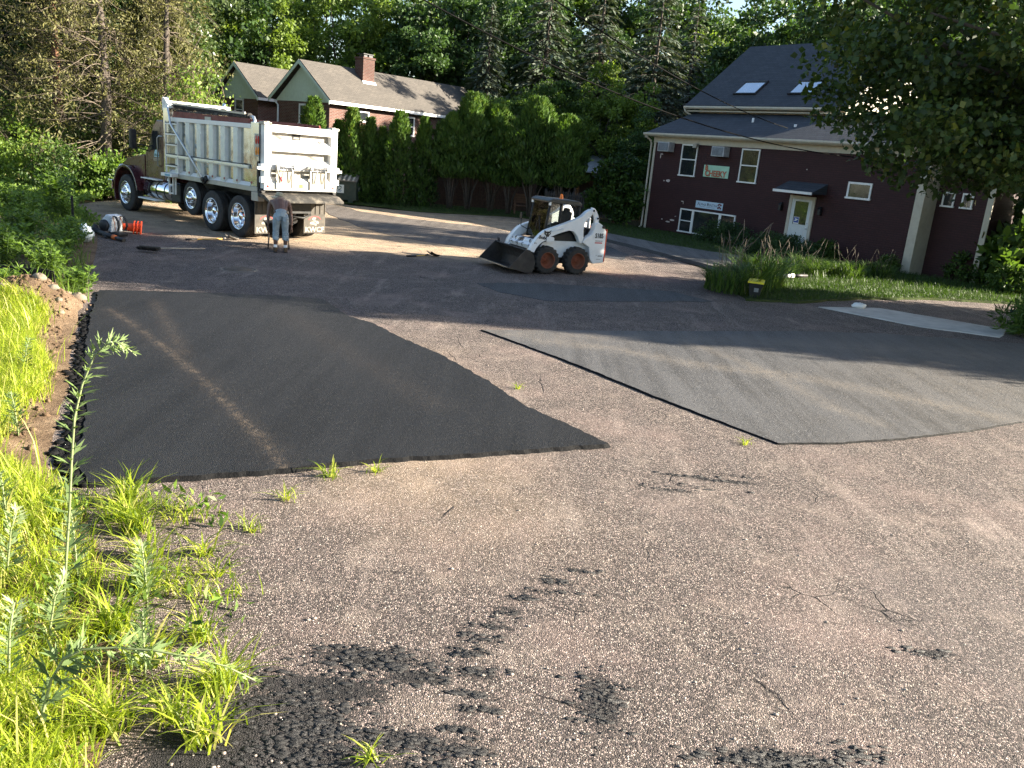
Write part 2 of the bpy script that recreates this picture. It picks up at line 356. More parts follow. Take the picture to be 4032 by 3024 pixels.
def sheet(name, poly, z, mat, step=.5, jit=0., thick=0., zf=None, dust=None, edgemat=None, seed=0, estep=None, interior=True, extra=None, tar=None):
    bd = refine(poly, estep or step, jit, seed); nb = len(bd); pts = list(bd)
    if interior:
        A = np.array([(p.x, p.y) for p in bd]); lo = A.min(0); hi = A.max(0); g = np.random.default_rng(seed)
        X, Y = np.meshgrid(np.arange(lo[0], hi[0], step), np.arange(lo[1], hi[1], step)); Q = np.stack([X.ravel(), Y.ravel()], 1); Q += (g.random(Q.shape) - .5) * step * .5
        Q = Q[inpoly(Q, [tuple(p) for p in bd])]
        if len(Q): Q = Q[pdist(Q, [tuple(p) for p in bd] + [tuple(bd[0])]) > step * .35]
        if extra is not None: Q = np.concatenate([Q, extra])
        pts += [Vector(q) for q in Q]
    vo, eo, fo, *_ = delaunay_2d_cdt(pts, [(i, (i + 1) % nb) for i in range(nb)], [], 1, 1e-5)
    V = np.array([(p.x, p.y) for p in vo]); zz = np.full(len(V), float(z))
    if zf is not None: zz = zz + zf(V)
    verts = [(x, y, h) for (x, y), h in zip(V, zz)]; faces = [list(t) for t in fo]; mi = [0] * len(faces)
    if thick:
        cnt = {}
        for t in faces:
            for i in range(len(t)):
                e = (t[i], t[(i + 1) % len(t)]); cnt[e] = 1
        be = [e for e in cnt if (e[1], e[0]) not in cnt]; mp = {}
        for e in be:
            for i in e:
                if i not in mp:
                    mp[i] = len(verts); x, y, h = verts[i]; cx = V[:, 0].mean(); cy = V[:, 1].mean(); d = math.hypot(x - cx, y - cy) or 1
                    verts.append((x + (x - cx) / d * thick * .9, y + (y - cy) / d * thick * .9, h - thick))
        for a, b in be: faces.append([b, a, mp[a], mp[b]]); mi.append(1)
    me = bpy.data.meshes.new(name); me.from_pydata(verts, [], faces); me.materials.append(mat); me.materials.append(edgemat or mat)
    me.polygons.foreach_set('material_index', mi)
    at = me.attributes.new('dust', 'FLOAT', 'POINT'); P = np.array(verts)
    at.data.foreach_set('value', (dust(P) if dust is not None else np.zeros(len(P))).astype(np.float32))
    if tar is not None: a2 = me.attributes.new('tar', 'FLOAT', 'POINT'); a2.data.foreach_set('value', tar(P).astype(np.float32))
    me.update(); return struct(link(name, me))
def sm(x, a, b): t = np.clip((x - a) / (b - a), 0, 1); return t * t * (3 - 2 * t)
def wav(V, s, seed=0):
    g = np.random.default_rng(seed); r = 0
    for k in range(6):
        d = g.normal(size=2); d /= np.linalg.norm(d); r = r + np.sin(V[:, 0] * d[0] * s * (1 + k * .6) + V[:, 1] * d[1] * s * (1 + k * .6) + g.random() * 7) / (1 + k * .5)
    return r / 3
VLINE = [(-1.2, 1.5), (-1.5, 2.6), (-1.95, 3.8), (-2.35, 4.6), (-2.8, 5.35), (-3.3, 6.05), (-3.75, 6.5), (-4.1, 6.95), (-4.42, 7.7), (-4.86, 8.71), (-5.91, 10.8), (-6.79, 12.73), (-7.66, 14.59), (-9.29, 18.1), (-11.0, 21.6), (-12.6, 24.6), (-15.5, 28.6), (-17.2, 31.8)]
gr = sheet('ground', [(-320, -60), (320, -60), (320, 420), (-320, 420)], -.06, M_LITTER, 40, interior=False)
def lotdust(P):
    d = sm(P[:, 1], 22.6, 24.4) * sm(46 - P[:, 1], 0, 8) * .8 * sm(4 - P[:, 0], 0, 4)
    d += .35 * np.exp(-((P[:, 0] + 1.0 - (P[:, 1] - 8) * -.3) ** 2) / 1.2) * sm(P[:, 1], 5, 8) * sm(14 - P[:, 1], 0, 3)
    return np.clip(d, 0, 1)
LOT = [(-1.8, 1.0), (-2.15, 2.6), (-2.6, 3.8), (-3.0, 4.6), (-3.4, 5.35), (-3.9, 6.05), (-4.3, 6.5), (-4.7, 6.95), (-5.0, 7.7), (-5.4, 8.71), (-6.5, 10.8), (-7.3, 12.73), (-8.2, 14.59), (-9.8, 18.1), (-11.5, 21.6), (-13, 24.6), (-15.6, 28.6), (-15.6, 32), (-14, 36), (-11, 39), (-8.85, 40.2), (-5, 39.7), (-1, 41.9), (3.0, 41.3), (3.3, 33.4), (4.6, 30.6), (5.6, 27.6), (6.4, 24.5), (6.0, 21.4), (7.4, 21.6), (9.4, 23.2), (12, 24.6), (15.6, 25.5), (30, 25.8), (30, 1)]
def tarmask(P):
    r = np.zeros(len(P)); g = np.random.default_rng(21)
    def blob(x, y, sx, sy, a=1., rot=0.):
        dx, dy = P[:, 0] - x, P[:, 1] - y; u, v_ = dx * cos(rot) + dy * sin(rot), -dx * sin(rot) + dy * cos(rot); return a * np.exp(-(u / sx) ** 2 - (v_ / sy) ** 2)
    for b in ((-1.12, 3.72, .34, .26, 1.), (-.95, 4.1, .36, .10, .75), (-.72, 4.42, .30, .09, .7), (-.4, 4.28, .22, .06, .6), (-.42, 3.74, .26, .05, .75), (-.85, 3.4, .4, .2, .8), (-1.35, 3.5, .25, .3, .9), (-.25, 3.5, .25, .05, .7), (.68, 4.22, .10, .24, .68), (1.62, 3.83, .30, .07, .9), (2.1, 3.95, .12, .03, .4), (3.0, 5.06, .2, .05, .5), (1.86, 8.03, .25, .03, .75), (2.28, 7.99, .3, .03, .7), (1.62, 7.62, .3, .025, .7), (2.4, 8.18, .3, .03, .5)): r = np.maximum(r, 1.9 * blob(*b))
    tr = [(.62, 5.75), (.48, 5.58), (.36, 5.44), (.22, 5.28), (.12, 5.1), (.02, 4.92), (-.06, 4.74), (-.1, 4.56), (-.08, 4.38), (-.06, 4.2), (-.05, 4.02), (-.07, 3.84), (-.08, 3.68)]
    for i, (x, y) in enumerate(tr): r = np.maximum(r, blob(x + g.normal() * .03, y + g.normal() * .02, .12 + .08 * g.random(), .022 + .02 * g.random(), .6 + .4 * g.random(), -.1 + g.normal() * .12))
    return r
X_, Y_ = np.meshgrid(np.arange(-1.7, 3.4, .055), np.arange(3.2, 8.4, .055)); EX = np.stack([X_.ravel(), Y_.ravel()], 1) + (np.random.default_rng(2).random((X_.size, 2)) - .5) * .02
sheet('parking_lot', LOT, 0, M_OLD, 1.0, .05, dust=lotdust, seed=3, extra=EX, tar=tarmask)
ST1 = [(-6.57, 13.17), (-5.57, 12.03), (-4.72, 11.0), (-3.96, 10.03), (-3.15, 8.89), (-2.49, 7.96), (-2.01, 7.18)]
ST2 = [(-6.34, 14.27), (-5.1, 12.07), (-4.41, 10.85)]
def d1(P):
    near = pdist(P, ST1); y = P[:, 1]
    return np.clip(.36 * np.exp(-(near / .034) ** 2) + .05 * np.exp(-(near / .2) ** 2) + .14 * np.exp(-(pdist(P, ST2) / .10) ** 2) + .05 * np.exp(-(pdist(P, [(-3.9, 14.0), (-2.0, 11.2), (-.9, 9.6)]) / .25) ** 2), 0, 1) * sm(14.6 - y, 0, .8)
P1 = [(-3.45, 6.48), (-2.95, 6.73), (-2.06, 7.15), (-1.3, 7.61), (-.43, 7.99), (.43, 8.39), (1.1, 8.72), (.76, 9.19), (.16, 9.92), (-.42, 11.05), (-1.03, 12.03), (-1.79, 12.99), (-2.5, 13.99), (-2.87, 14.24), (-3.74, 15.68), (-4.56, 15.61), (-5.75, 15.26), (-6.65, 14.96), (-7.45, 14.61), (-6.65, 12.76), (-5.85, 11.07), (-5.2, 9.77), (-4.75, 8.89), (-4.35, 8.15), (-4.05, 7.5), (-3.85, 6.94)]
sheet('fresh_asphalt_patch', P1, .04, M_NEW, .09, .013, .04, dust=d1, edgemat=M_TAR, seed=1, estep=.035, zf=lambda V: wav(V, 1.5, 4) * .006)
P2 = [(3.07, 9.5), (2.5, 10.2), (1.95, 10.92), (1.3, 11.85), (.6, 12.8), (-.05, 13.6), (-.61, 14.26), (.69, 14.8), (3.41, 15.93), (6.14, 17.14), (7.68, 17.64), (10.94, 17.96), (16, 18.3), (16, 13), (10, 12.6), (7.23, 11.41), (5.95, 10.58), (4.92, 10.01), (3.89, 9.56), (3.17, 9.36)]
SA = [(3.04, 14.86), (3.86, 13.44), (4.23, 12.15), (4.44, 11.15), (4.84, 10.55)]; SB = [(.51, 13.79), (1.82, 13.63), (2.88, 13.07), (4.44, 12.9), (5.56, 12.34), (6.9, 11.5)]; SC = [(-.2, 14.2), (3.2, 15.2), (9, 16.2)]
def d2(P):
    return np.clip(.3 * np.exp(-(pdist(P, SA) / .16) ** 2) + .35 * np.exp(-(pdist(P, SB) / .25) ** 2) + .3 * np.exp(-(pdist(P, SC) / .5) ** 2) + .25 * sm(P[:, 0], 4, 9), 0, 1)
sheet('right_asphalt_patch', P2, .024, M_NEW2, .14, .008, .024, dust=d2, edgemat=M_TAR, seed=2, estep=.04, zf=lambda V: wav(V, 1.3, 5) * .006)
sheet('dark_asphalt_patch', [(-1.04, 19.62), (.5, 20.5), (3.8, 21.17), (4.64, 20.09), (2.95, 19.18), (.58, 18.02), (-.45, 18.58)], .012, asphalt_new('dark_asphalt_patch', (.045, .044, .045), (.3, .24, .18), .6), .3, .03, .014, seed=5)
P4 = [(-10.2, 39.0), (-8.6, 35.8), (-7.2, 32.6), (-5.7, 29.9), (-4.3, 28.2), (-2.7, 27.2), (-1.0, 26.6), (.3, 26.4), (.8, 28.5), (.2, 32.2), (-1.5, 35.0), (-4.8, 35.6), (-7.2, 37.0), (-8.9, 39.4)]
sheet('older_asphalt_patch', P4, .012, M_MID, .5, .05, .014, seed=6)
sheet('dark_strip', [(.2, 32.2), (.8, 28.5), (3.2, 27.4), (3.6, 29.0), (2.6, 33.5), (1.5, 36.0)], .008, asphalt_new('dark_strip_asphalt', (.05, .05, .052), (.3, .24, .18), .7), .5, .06, .01, seed=7)  # strip of darker asphalt beside the older patch
sheet('concrete_apron', [(7.41, 20.75), (9.23, 21.5), (11.6, 19.83), (10.75, 18.6), (9.19, 19.1)], .02, M_CONC, .4, .02, .022, seed=8)
# turf and the walk beside the red building
def bank(V): return .22 * sm(V[:, 1] * .6 + V[:, 0] * .8, 21, 26) 
LAWN_R = [(5.6, 20.75), (5.75, 22.2), (6.2, 24.8), (6.8, 27.2), (8.3, 31.5), (9.5, 35.5), (16, 29.5), (26, 33), (26, 25.5), (15.6, 25.2), (11.8, 24.3), (9.2, 22.9), (7.0, 21.1)]
sheet('lawn_bank', LAWN_R, .03, M_TURF, .35, .05, .06, zf=lambda V: .02 + wav(V, 1.2) * .02, seed=9)
sheet('lawn_strip', [(3.3, 43.4), (5.5, 42.3), (9.6, 36.9), (8.5, 33.2), (7.85, 32.2), (7.0, 32.3), (5.42, 33.9), (3.3, 36.96)], .05, M_TURF, .5, .05, .06, seed=10, zf=lambda V: .04 + wav(V, 1.) * .02)
M_WALK = asphalt_new('walk_asphalt', (.11, .105, .1), (.3, .26, .2), .8, 80, .1)
sheet('asphalt_walk', [(3.1, 36.9), (5.3, 33.7), (7.0, 32.1), (8.1, 31.5), (6.7, 27.4), (6.3, 26.6), (5.55, 28.2), (4.35, 31.1), (3.2, 33.4)], .11, M_WALK, .5, .03, .115, seed=11, edgemat=simple('walk_kerb_edge', (.05, .048, .046), .9, bmp=.6, bscale=30))
sheet('back_lawn', [(-9.3, 41.2), (-5.1, 40.0), (-1, 42.2), (3.2, 41.7), (3.4, 47.0), (-1, 47.5), (-5.7, 46.7), (-9.5, 45.5)], .02, M_TURF, .6, .08, .05, seed=12, zf=lambda V: .03 + wav(V, .9) * .03)
# verge on the left: bare soil rising away from the pavement
VP = VLINE + [(-13.6, 36), (-11, 39.6), (-10, 44), (-60, 60), (-60, -4), (-1.2, -4)]
def vz(V):
    d = pdist(V, VLINE); y = V[:, 1]
    base = .012 + .10 * sm(d, 0, .7) + .25 * sm(d, 1.0, 6) - .02 + .04 * wav(V, 2.1, 3) * sm(d, 0, .6)
    mound = .34 * np.exp(-(((V[:, 0] + 7.45) / .65) ** 2 + ((V[:, 1] - 12.75) / .62) ** 2)) + .2 * np.exp(-(((V[:, 0] + 8.3) / 1.0) ** 2 + ((V[:, 1] - 12.6) / .6) ** 2))
    trench = -.10 * np.exp(-((d - .12) / .16) ** 2) * sm(y, 6.3, 7) * sm(12 - y, 0, 1)
    return np.maximum(base + mound, .012) + .03 * wav(V, 6, 8) * np.clip(mound * 4, 0, 1)
def vz1(x, y): return float(vz(np.array([[x, y]]))[0]) + .0
# near part finely meshed, far part coarse: two pieces of one surface
vn = sheet('verge', [p for p in VLINE if p[1] < 17] + [(-8.4, 16.2), (-13, 16.2), (-13, -4), (-1.2, -4)], 0, M_DIRT, .14, .02, zf=vz, seed=13, estep=.2)
sheet('far_verge', [(-8.4, 16.2)] + [p for p in VLINE if p[1] > 17] + VP[len(VLINE):-2] + [(-60, 16.2), (-13, 16.2)], -.005, M_DIRT, 1.6, .02, zf=vz, seed=14)
# black lumps standing in for the shaded slab side, left of the fresh patch
g = np.random.default_rng(5); mb = MB()
edge = [(-3.45, 6.48), (-3.85, 6.94), (-4.05, 7.5), (-4.35, 8.15), (-4.75, 8.89), (-5.2, 9.77), (-5.85, 11.07), (-6.65, 12.76)]
for a, b in zip(edge[:-1], edge[1:]):
    for k in range(90):
        t = g.random(); x = a[0] + (b[0] - a[0]) * t - abs(g.normal()) * .07 - .02; y = a[1] + (b[1] - a[1]) * t
        r = .010 + .03 * g.random() ** 2; mb.ball((x, y, .012), (r * 1.5, r * 1.5, r * .75), 7, 4, 0, None, .5, int(g.integers(1e6)))
mb.build('edge_shade_lumps', M_TAR, label='black lumps standing in for the shaded side of the fresh patch along the verge', cat='asphalt crumbs', kind='stuff')
# crumbs and smears of old hot mix stuck to the pavement in the foreground
def crumbs():
    mb = MB(); g = np.random.default_rng(11)
    cl = [((-1.05, 4.05), .22, .16, 90), ((-.85, 3.75), .2, .12, 90), ((-.72, 4.45), .22, .07, 40), ((-.45, 4.3), .2, .06, 28), ((-1.0, 3.5), .16, .12, 70), ((-.42, 3.72), .2, .05, 34), ((-.2, 3.55), .2, .05, 30),
          ((.68, 4.22), .08, .16, 46), ((1.6, 3.84), .2, .05, 60), ((2.1, 3.95), .12, .04, 16), ((2.96, 5.06), .12, .03, 7)]
    # a rubbed tyre print: short bars across the track
    tr = [(.62, 5.75), (.48, 5.58), (.36, 5.44), (.22, 5.28), (.12, 5.1), (.02, 4.92), (-.06, 4.74), (-.1, 4.56), (-.08, 4.38), (-.06, 4.2), (-.05, 4.02), (-.07, 3.84), (-.08, 3.68)]
    for i, p in enumerate(tr): cl.append(((p[0] + g.normal() * .035, p[1] + g.normal() * .02), .06 + .07 * g.random(), .012 + .02 * g.random(), int((5 if i < 5 else 8) + 8 * g.random())))
    cl += [((1.86, 8.03), .16, .02, 9), ((2.25, 8.0), .2, .02, 8), ((1.6, 7.62), .18, .02, 7), ((2.45, 8.15), .1, .02, 5), ((1.95, 7.75), .25, .03, 6)]
    for (cx, cy), sx, sy, n in cl:
        for _ in range(int(n * 4)):
            x, y = cx + g.normal() * sx, cy + g.normal() * sy
            r = .003 + .017 * g.random() ** 2.6; mb.ball((x, y, .001), (r * (1.2 + 1.6 * g.random()), r, .002 + r * (.15 + .25 * g.random())), 7, 4, 0, None, .9, int(g.integers(1e6)))
    mb.build('asphalt_crumbs', simple('asphalt_crumb', (.016, .015, .015), .5, bmp=1, bscale=160, spec=.5), label='black crumbs and rubbed tyre marks of hot mix stuck to the weathered pavement', cat='asphalt crumbs', kind='stuff')
crumbs()
def clods():
    mb = MB(); g = np.random.default_rng(31)
    for _ in range(700):
        if g.random() < .55: x, y = -7.75 + g.normal() * .36, 12.7 + g.normal() * .35
        else:
            t = g.random(); y = 6.8 + 6 * t; x = np.interp(y, [p[1] for p in VLINE], [p[0] for p in VLINE]) - .12 - .45 * g.random()
        r = .008 + .03 * g.random() ** 2.5; mb.ball((x, y, vz1(x, y) + r * .2), (r * 1.2, r, r * .8), 6, 4, 0, None, .7, int(g.integers(1e6)))
    mb.build('soil_clods', M_DIRT, label='loose clods of brown soil on the heap and along the verge edge', cat='soil', kind='stuff')
clods()
def chips():   # loose pale stones and chips
    mb = MB(); g = np.random.default_rng(12)
    for _ in range(420):
        y = 3.4 + 9 * g.random() ** 1.5; x = (g.random() - .45) * y * 1.15
        if x < -1.6 and y < 7.5: continue
        r = .005 + .008 * g.random() ** 2; mb.ball((x, y, r * .3), (r * 1.3, r, r * .6), 6, 4, 0, None, .5, int(g.integers(1e6)))
    mb.build('loose_gravel', simple('loose_stone', (.30, .25, .21), .85, var=.4, scale=60), label='loose pale grit lying on the weathered pavement', cat='gravel', kind='stuff')
chips()
# ---------------------------------------------------------------- building materials
def brickmat(name, c1, c2, mortar, bw=.21, rh=.072, ms=.012, rough=.85):
    m, nt, out = newmat(name); tc = nt.nodes.new('ShaderNodeTexCoord'); sp = nt.nodes.new('ShaderNodeSeparateXYZ'); L(nt, tc.outputs['Object'], sp.inputs[0])
    cb = nt.nodes.new('ShaderNodeCombineXYZ'); L(nt, mth(nt, 'ADD', sp.outputs[0], sp.outputs[1]), cb.inputs[0]); L(nt, sp.outputs[2], cb.inputs[1])
    b = nt.nodes.new('ShaderNodeTexBrick'); L(nt, cb.outputs[0], b.inputs['Vector'])
    b.inputs['Color1'].default_value = (*c1, 1); b.inputs['Color2'].default_value = (*c2, 1); b.inputs['Mortar'].default_value = (*mortar, 1)
    b.inputs['Scale'].default_value = 1; b.inputs['Brick Width'].default_value = bw; b.inputs['Row Height'].default_value = rh; b.inputs['Mortar Size'].default_value = ms; b.inputs['Mortar Smooth'].default_value = .3
    n = noise(nt, tc.outputs['Object'], 1.3, 6, .7); c = mixc(nt, ramp(nt, n, [(.4, 0), (.7, .45)]), b.outputs['Color'], [x * .55 for x in c1])
    bsdf(nt, out, c, rough, 0, bump(nt, mth(nt, 'SUBTRACT', noise(nt, tc.outputs['Object'], 40, 4), mth(nt, 'MULTIPLY', b.outputs['Fac'], 1.5)), .5, .01), .3); return m
def shinglemat(name, a, b, c3):
    m, nt, out = newmat(name); tc = nt.nodes.new('ShaderNodeTexCoord'); sp = nt.nodes.new('ShaderNodeSeparateXYZ'); L(nt, tc.outputs['Object'], sp.inputs[0])
    cb = nt.nodes.new('ShaderNodeCombineXYZ'); L(nt, sp.outputs[0], cb.inputs[0]); L(nt, mth(nt, 'MULTIPLY', sp.outputs[2], 1.6), cb.inputs[1])
    k = nt.nodes.new('ShaderNodeTexBrick'); L(nt, cb.outputs[0], k.inputs['Vector']); k.inputs['Scale'].default_value = 1; k.inputs['Brick Width'].default_value = .32; k.inputs['Row Height'].default_value = .15; k.inputs['Mortar Size'].default_value = .008
    k.inputs['Color1'].default_value = (*a, 1); k.inputs['Color2'].default_value = (*b, 1); k.inputs['Mortar'].default_value = (*[x * .5 for x in a], 1)
    c = mixc(nt, ramp(nt, noise(nt, tc.outputs['Object'], .8, 7, .7), [(.35, 0), (.7, .6)]), k.outputs['Color'], c3)
    c = mixc(nt, ramp(nt, noise(nt, tc.outputs['Object'], 60, 3), [(.35, .4), (.55, 0)]), c, [x * .5 for x in a])
    bsdf(nt, out, c, .9, 0, bump(nt, mth(nt, 'SUBTRACT', noise(nt, tc.outputs['Object'], 70, 3), k.outputs['Fac']), .5, .01), .25); return m
M_BRICK = brickmat('house_brick', (.11, .04, .028), (.17, .065, .045), (.20, .175, .155), .215, .074, .014)
M_CHIM = brickmat('chimney_brick', (.075, .026, .019), (.11, .042, .03), (.13, .11, .095), .215, .074, .014)
M_RED = brickmat('maroon_painted_brick', (.044, .0175, .018), (.053, .0205, .0215), (.032, .0125, .0135), .25, .085, .012, .7)
M_ROOFB = shinglemat('brown_shingles', (.10, .09, .079), (.13, .115, .10), (.075, .068, .062))
M_ROOFG = shinglemat('slate_blue_shingles', (.055, .062, .075), (.075, .083, .098), (.045, .05, .06))
M_WHITE = simple('white_trim', (.78, .77, .74), .55, var=.06, bmp=.05, dirt=(.5, .47, .4), dirtamt=.3)
M_CREAM = simple('cream_trim', (.50, .455, .365), .6, var=.08, bmp=.06, dirt=(.35, .3, .22), dirtamt=.4)
M_MINT = simple('sage_gable_siding', (.60, .70, .58), .7, var=.07, bmp=.08, bscale=12)
M_GLASS = simple('window_glass', (.018, .022, .025), .04, var=.3, scale=1.2, bmp=.02, bscale=1.5, spec=.9)
M_SKYG = simple('skylight_glass', (.80, .86, .92), .05, .85, var=.05, scale=1, bmp=0, spec=1.2)
M_DKMET = simple('dark_metal', (.025, .025, .027), .45, .3, bmp=.05)
M_GREY = simple('grey_metal', (.32, .33, .34), .45, .5, bmp=.05, dirt=(.2, .18, .16))
def window(par, x, z, w, h, off=0., axis='x', wt=.06, rails=(), mull=(), frame_m=None, name='window'):
    """window set in a wall; axis 'x': wall in the plane y=off facing -y; 'y': wall in the plane x=off facing -x. x is the left or lower coordinate"""
    fr = MB(); pane = MB(); d = .05
    def B(mb, a0, a1, z0, z1, o0, o1):
        mb.b2((a0, off - o1, z0), (a1, off - o0, z1)) if axis == 'x' else mb.b2((off - o1, a0, z0), (off - o0, a1, z1))
    B(fr, x, x + w, z + h - wt, z + h, .002, d); B(fr, x - .03, x + w + .03, z, z + wt, .002, d + .03)
    B(fr, x, x + wt, z + wt, z + h - wt, .003, d); B(fr, x + w - wt, x + w, z + wt, z + h - wt, .003, d)
    for rz in rails: B(fr, x + wt, x + w - wt, rz - .025, rz + .025, .004, d - .012)
    for mx in mull: B(fr, mx - .07, mx + .07, z + wt, z + h - wt, .004, d - .006)
    B(pane, x + wt * .8, x + w - wt * .8, z + wt * .8, z + h - wt * .8, .004, .018)
    o = fr.build(name, frame_m or M_WHITE, par, .004); pane.build('pane', M_GLASS, o); return o
def roofslab(x0, x1, y0, z0, y1, z1, t=.12):
    """sloping slab along x between (y0,z0) eave and (y1,z1) ridge"""
    mb = MB(); n = Vector((0, -(z1 - z0), (y1 - y0))).normalized() * t
    if n.z < 0: n = -n
    mb.prism([(x0, y0, z0), (x0, y1, z1), (x0, y1 + n.y, z1 + n.z), (x0, y0 + n.y, z0 + n.z)], (x1 - x0, 0, 0)); return mb

# ---------------------------------------------------------------- maroon building (local X along the facade, Y into the building)
def maroon():
    t = thing('office_building', 'maroon painted brick office building with dark shingle roof, skylights and a pale door', 'building', (5.7, 42.55, 0), math.atan2(-.79752622, .60328428))
    w = MB(); w.b2((.2, 0, -.1), (14.0, 9.6, 4.46)); w.b2((14.0, .55, -.1), (16.2, 8, 4.46)); w.build('wall', M_RED, t)
    u = MB(); u.b2((.25, 2.78, 4.47), (8.4, 9.4, 6.06)); u.prism([(.3, 2.9, 6.06), (.3, 9.3, 6.06), (.3, 6.5, 9.1)], (8.0, 0, 0)); u.build('upper_wall', M_CREAM, t)
    fz = MB(); fz.b2((.16, -.025, 4.14), (14.05, .0, 4.45)); fz.b2((.16, -.36, 4.40), (14.1, -.026, 4.455)); fz.b2((.18, .0, -.02), (.198, .14, 4.39)); fz.build('frieze', M_CREAM, t, .004)
    cb = MB(); cb.b2((.2, -.03, -.05), (.33, -.001, 4.13)); cb.build('corner_board', M_CREAM, t, .004)
    r = roofslab(-.12, 14.2, -.36, 4.46, 2.82, 5.68, .1); r.build('lower_roof', M_ROOFG, t)
    r = roofslab(-.32, 8.65, 2.36, 5.98, 6.6, 9.31, .12); lo = roofslab(-.32, 8.65, 10.84, 5.98, 6.62, 9.30, .12); r.add(lo.v, lo.f); r.build('main_roof', M_ROOFG, t)
    for (x0, x1, y, z) in ((-.16, 14.2, -.42, 4.47), (-.36, 8.7, 2.30, 5.96)):
        g_ = MB(); g_.prism([(x0, y - .06, z + .09), (x0, y - .07, z + .02), (x0, y - .02, z - .04), (x0, y + .05, z - .05), (x0, y + .05, z + .09)], (x1 - x0, 0, 0)); g_.build('gutter', M_CREAM, t, .003)
    g_ = MB(); g_.b2((-.30, 2.42, 5.80), (8.6, 2.78, 5.86)); g_.build('soffit', M_CREAM, t, .003)
    for x in (-.36, 8.64): rk = MB(); rk.prism([(x, 2.40, 5.78), (x, 6.6, 9.09), (x, 6.6, 9.29), (x, 2.40, 5.97)], (.05, 0, 0)); rk.build('rake_board', M_CREAM, t)
    rk = MB(); rk.prism([(-.17, -.34, 4.33), (-.17, 2.8, 5.54), (-.17, 2.8, 5.66), (-.17, -.34, 4.44)], (.045, 0, 0)); rk.build('rake_board', M_CREAM, t)
    ds = MB(); ds.tube([(.02, -.40, 4.44), (.02, -.36, 4.34), (.05, -.12, 4.22), (.07, -.07, 4.05), (.07, -.07, .15), (.05, -.2, .06)], .045, 8); ds.build('downspout', M_CREAM, t); ds = MB()
    ds.tube([(-.33, 2.3, 5.95), (-.3, 2.36, 5.8), (-.05, 2.6, 5.62), (-.05, 2.7, 5.5)], .045, 8); ds.build('downspout', M_CREAM, t); ds = MB(); ds.tube([(13.9, -.1, 4.3), (13.9, -.06, 4.0), (13.9, -.06, .1)], .045, 8); ds.build('downspout', M_CREAM, t)
    p = MB(); p.b2((13.96, -.34, -.05), (14.30, .6, 4.38)); p.build('corner_pier', M_CREAM, t, .01)
    p = MB(); p.b2((16.1, .5, -.05), (16.3, .545, 4.44)); p.build('corner_board', M_CREAM, t)
    window(t, 2.07, 2.70, .98, 1.44, rails=(3.46,)); window(t, 5.60, 2.66, .98, 1.44, rails=(3.40,))
    o = window(t, 2.50, .15, 3.30, 1.09, mull=(3.30, 4.92)); mb = MB(); mb.b2((2.56, -.04, .67), (3.23, -.006, .71)); mb.build('sash_rail', M_WHITE, o)
    window(t, 11.0, 2.47, 1.02, .64, wt=.075)
    window(t, 14.5, 2.52, .44, .54, off=.55); window(t, 15.2, 2.52, .40, .54, off=.55)
    # blinds behind two panes read as paler lower sheets
    # door with hood
    d = MB(); d.b2((8.46, -.06, .28), (8.60, -.001, 2.38)); d.b2((9.55, -.06, .28), (9.69, -.001, 2.38)); d.b2((8.601, -.06, 2.25), (9.549, -.001, 2.379)); dr = d.build('door_frame', M_CREAM, t, .004)
    d = MB(); d.b2((8.605, -.045, .28), (8.77, -.002, 2.245)); d.b2((9.40, -.045, .28), (9.545, -.002, 2.245)); d.b2((8.771, -.045, 2.16), (9.399, -.002, 2.245)); d.b2((8.771, -.045, .28), (9.399, -.002, 1.24))
    d.b2((8.80, -.056, .40), (9.03, -.046, 1.05)); d.b2((9.13, -.056, .40), (9.37, -.046, 1.05)); door = d.build('door', simple('door_paint', (.60, .62, .60), .5, var=.05), t, .004)
    g1 = MB(); g1.b2((8.772, -.03, 1.241), (9.398, -.012, 2.159)); g1.build('pane', M_GLASS, door)
    k = MB(); k.ball((9.49, -.085, 1.10), .035); k.build('door_knob', M_CHROME, door); k = MB(); k.ball((9.49, -.06, 1.32), .02); k.build('door_lock', M_CHROME, door)
    st = MB(); st.b2((8.80, -.034, 1.25), (9.06, -.0305, 1.53)); sk_ = st.build('postal_sticker', M_WHITE, door)
    st = MB(); st.b2((8.815, -.037, 1.30), (9.045, -.0345, 1.515)); st.build('sticker_field', simple('postal_blue', (.03, .07, .30), .4, bmp=0), sk_)
    st = MB(); st.prism([(8.83, -.0375, 1.36), (8.93, -.0375, 1.37), (9.03, -.0375, 1.44), (8.94, -.0375, 1.45), (8.86, -.0375, 1.49), (8.90, -.0375, 1.43)], (0, -.002, 0)); st.build('sticker_emblem', M_WHITE, sk_)
    a = MB(); a.prism([(8.25, -.001, 2.93), (8.25, -.95, 2.56), (8.25, -.95, 2.50), (8.25, -.001, 2.50)], (1.85, 0, 0)); aw = a.build('door_hood', M_ROOFG, t)
    a = MB(); a.b2((8.25, -.985, 2.47), (10.1, -.952, 2.57)); a.build('hood_fascia', M_WHITE, aw)
    s_ = MB(); s_.b2((8.1, -1.2, -.05), (10.0, -.002, .26)); s_.build('door_step', M_CONC, t, .01)
    for x in (8.1, 10.0):
        l = MB(); l.box((x, -.09, 1.82), (.12, .16, .22)); l.prism([(x - .09, -.19, 1.94), (x + .09, -.19, 1.94), (x + .05, -.08, 2.04), (x - .05, -.08, 2.04)], (0, .06, 0)); l.build('wall_lantern', M_DKMET, t, .01)
    fl = MB(); fl.box((3.02, -.12, 4.12), (.14, .2, .14)); fl.box((3.02, -.24, 4.07), (.22, .04, .16)); fl.build('flood_lamp', simple('lamp_beige', (.35, .33, .28), .5), t, .01)
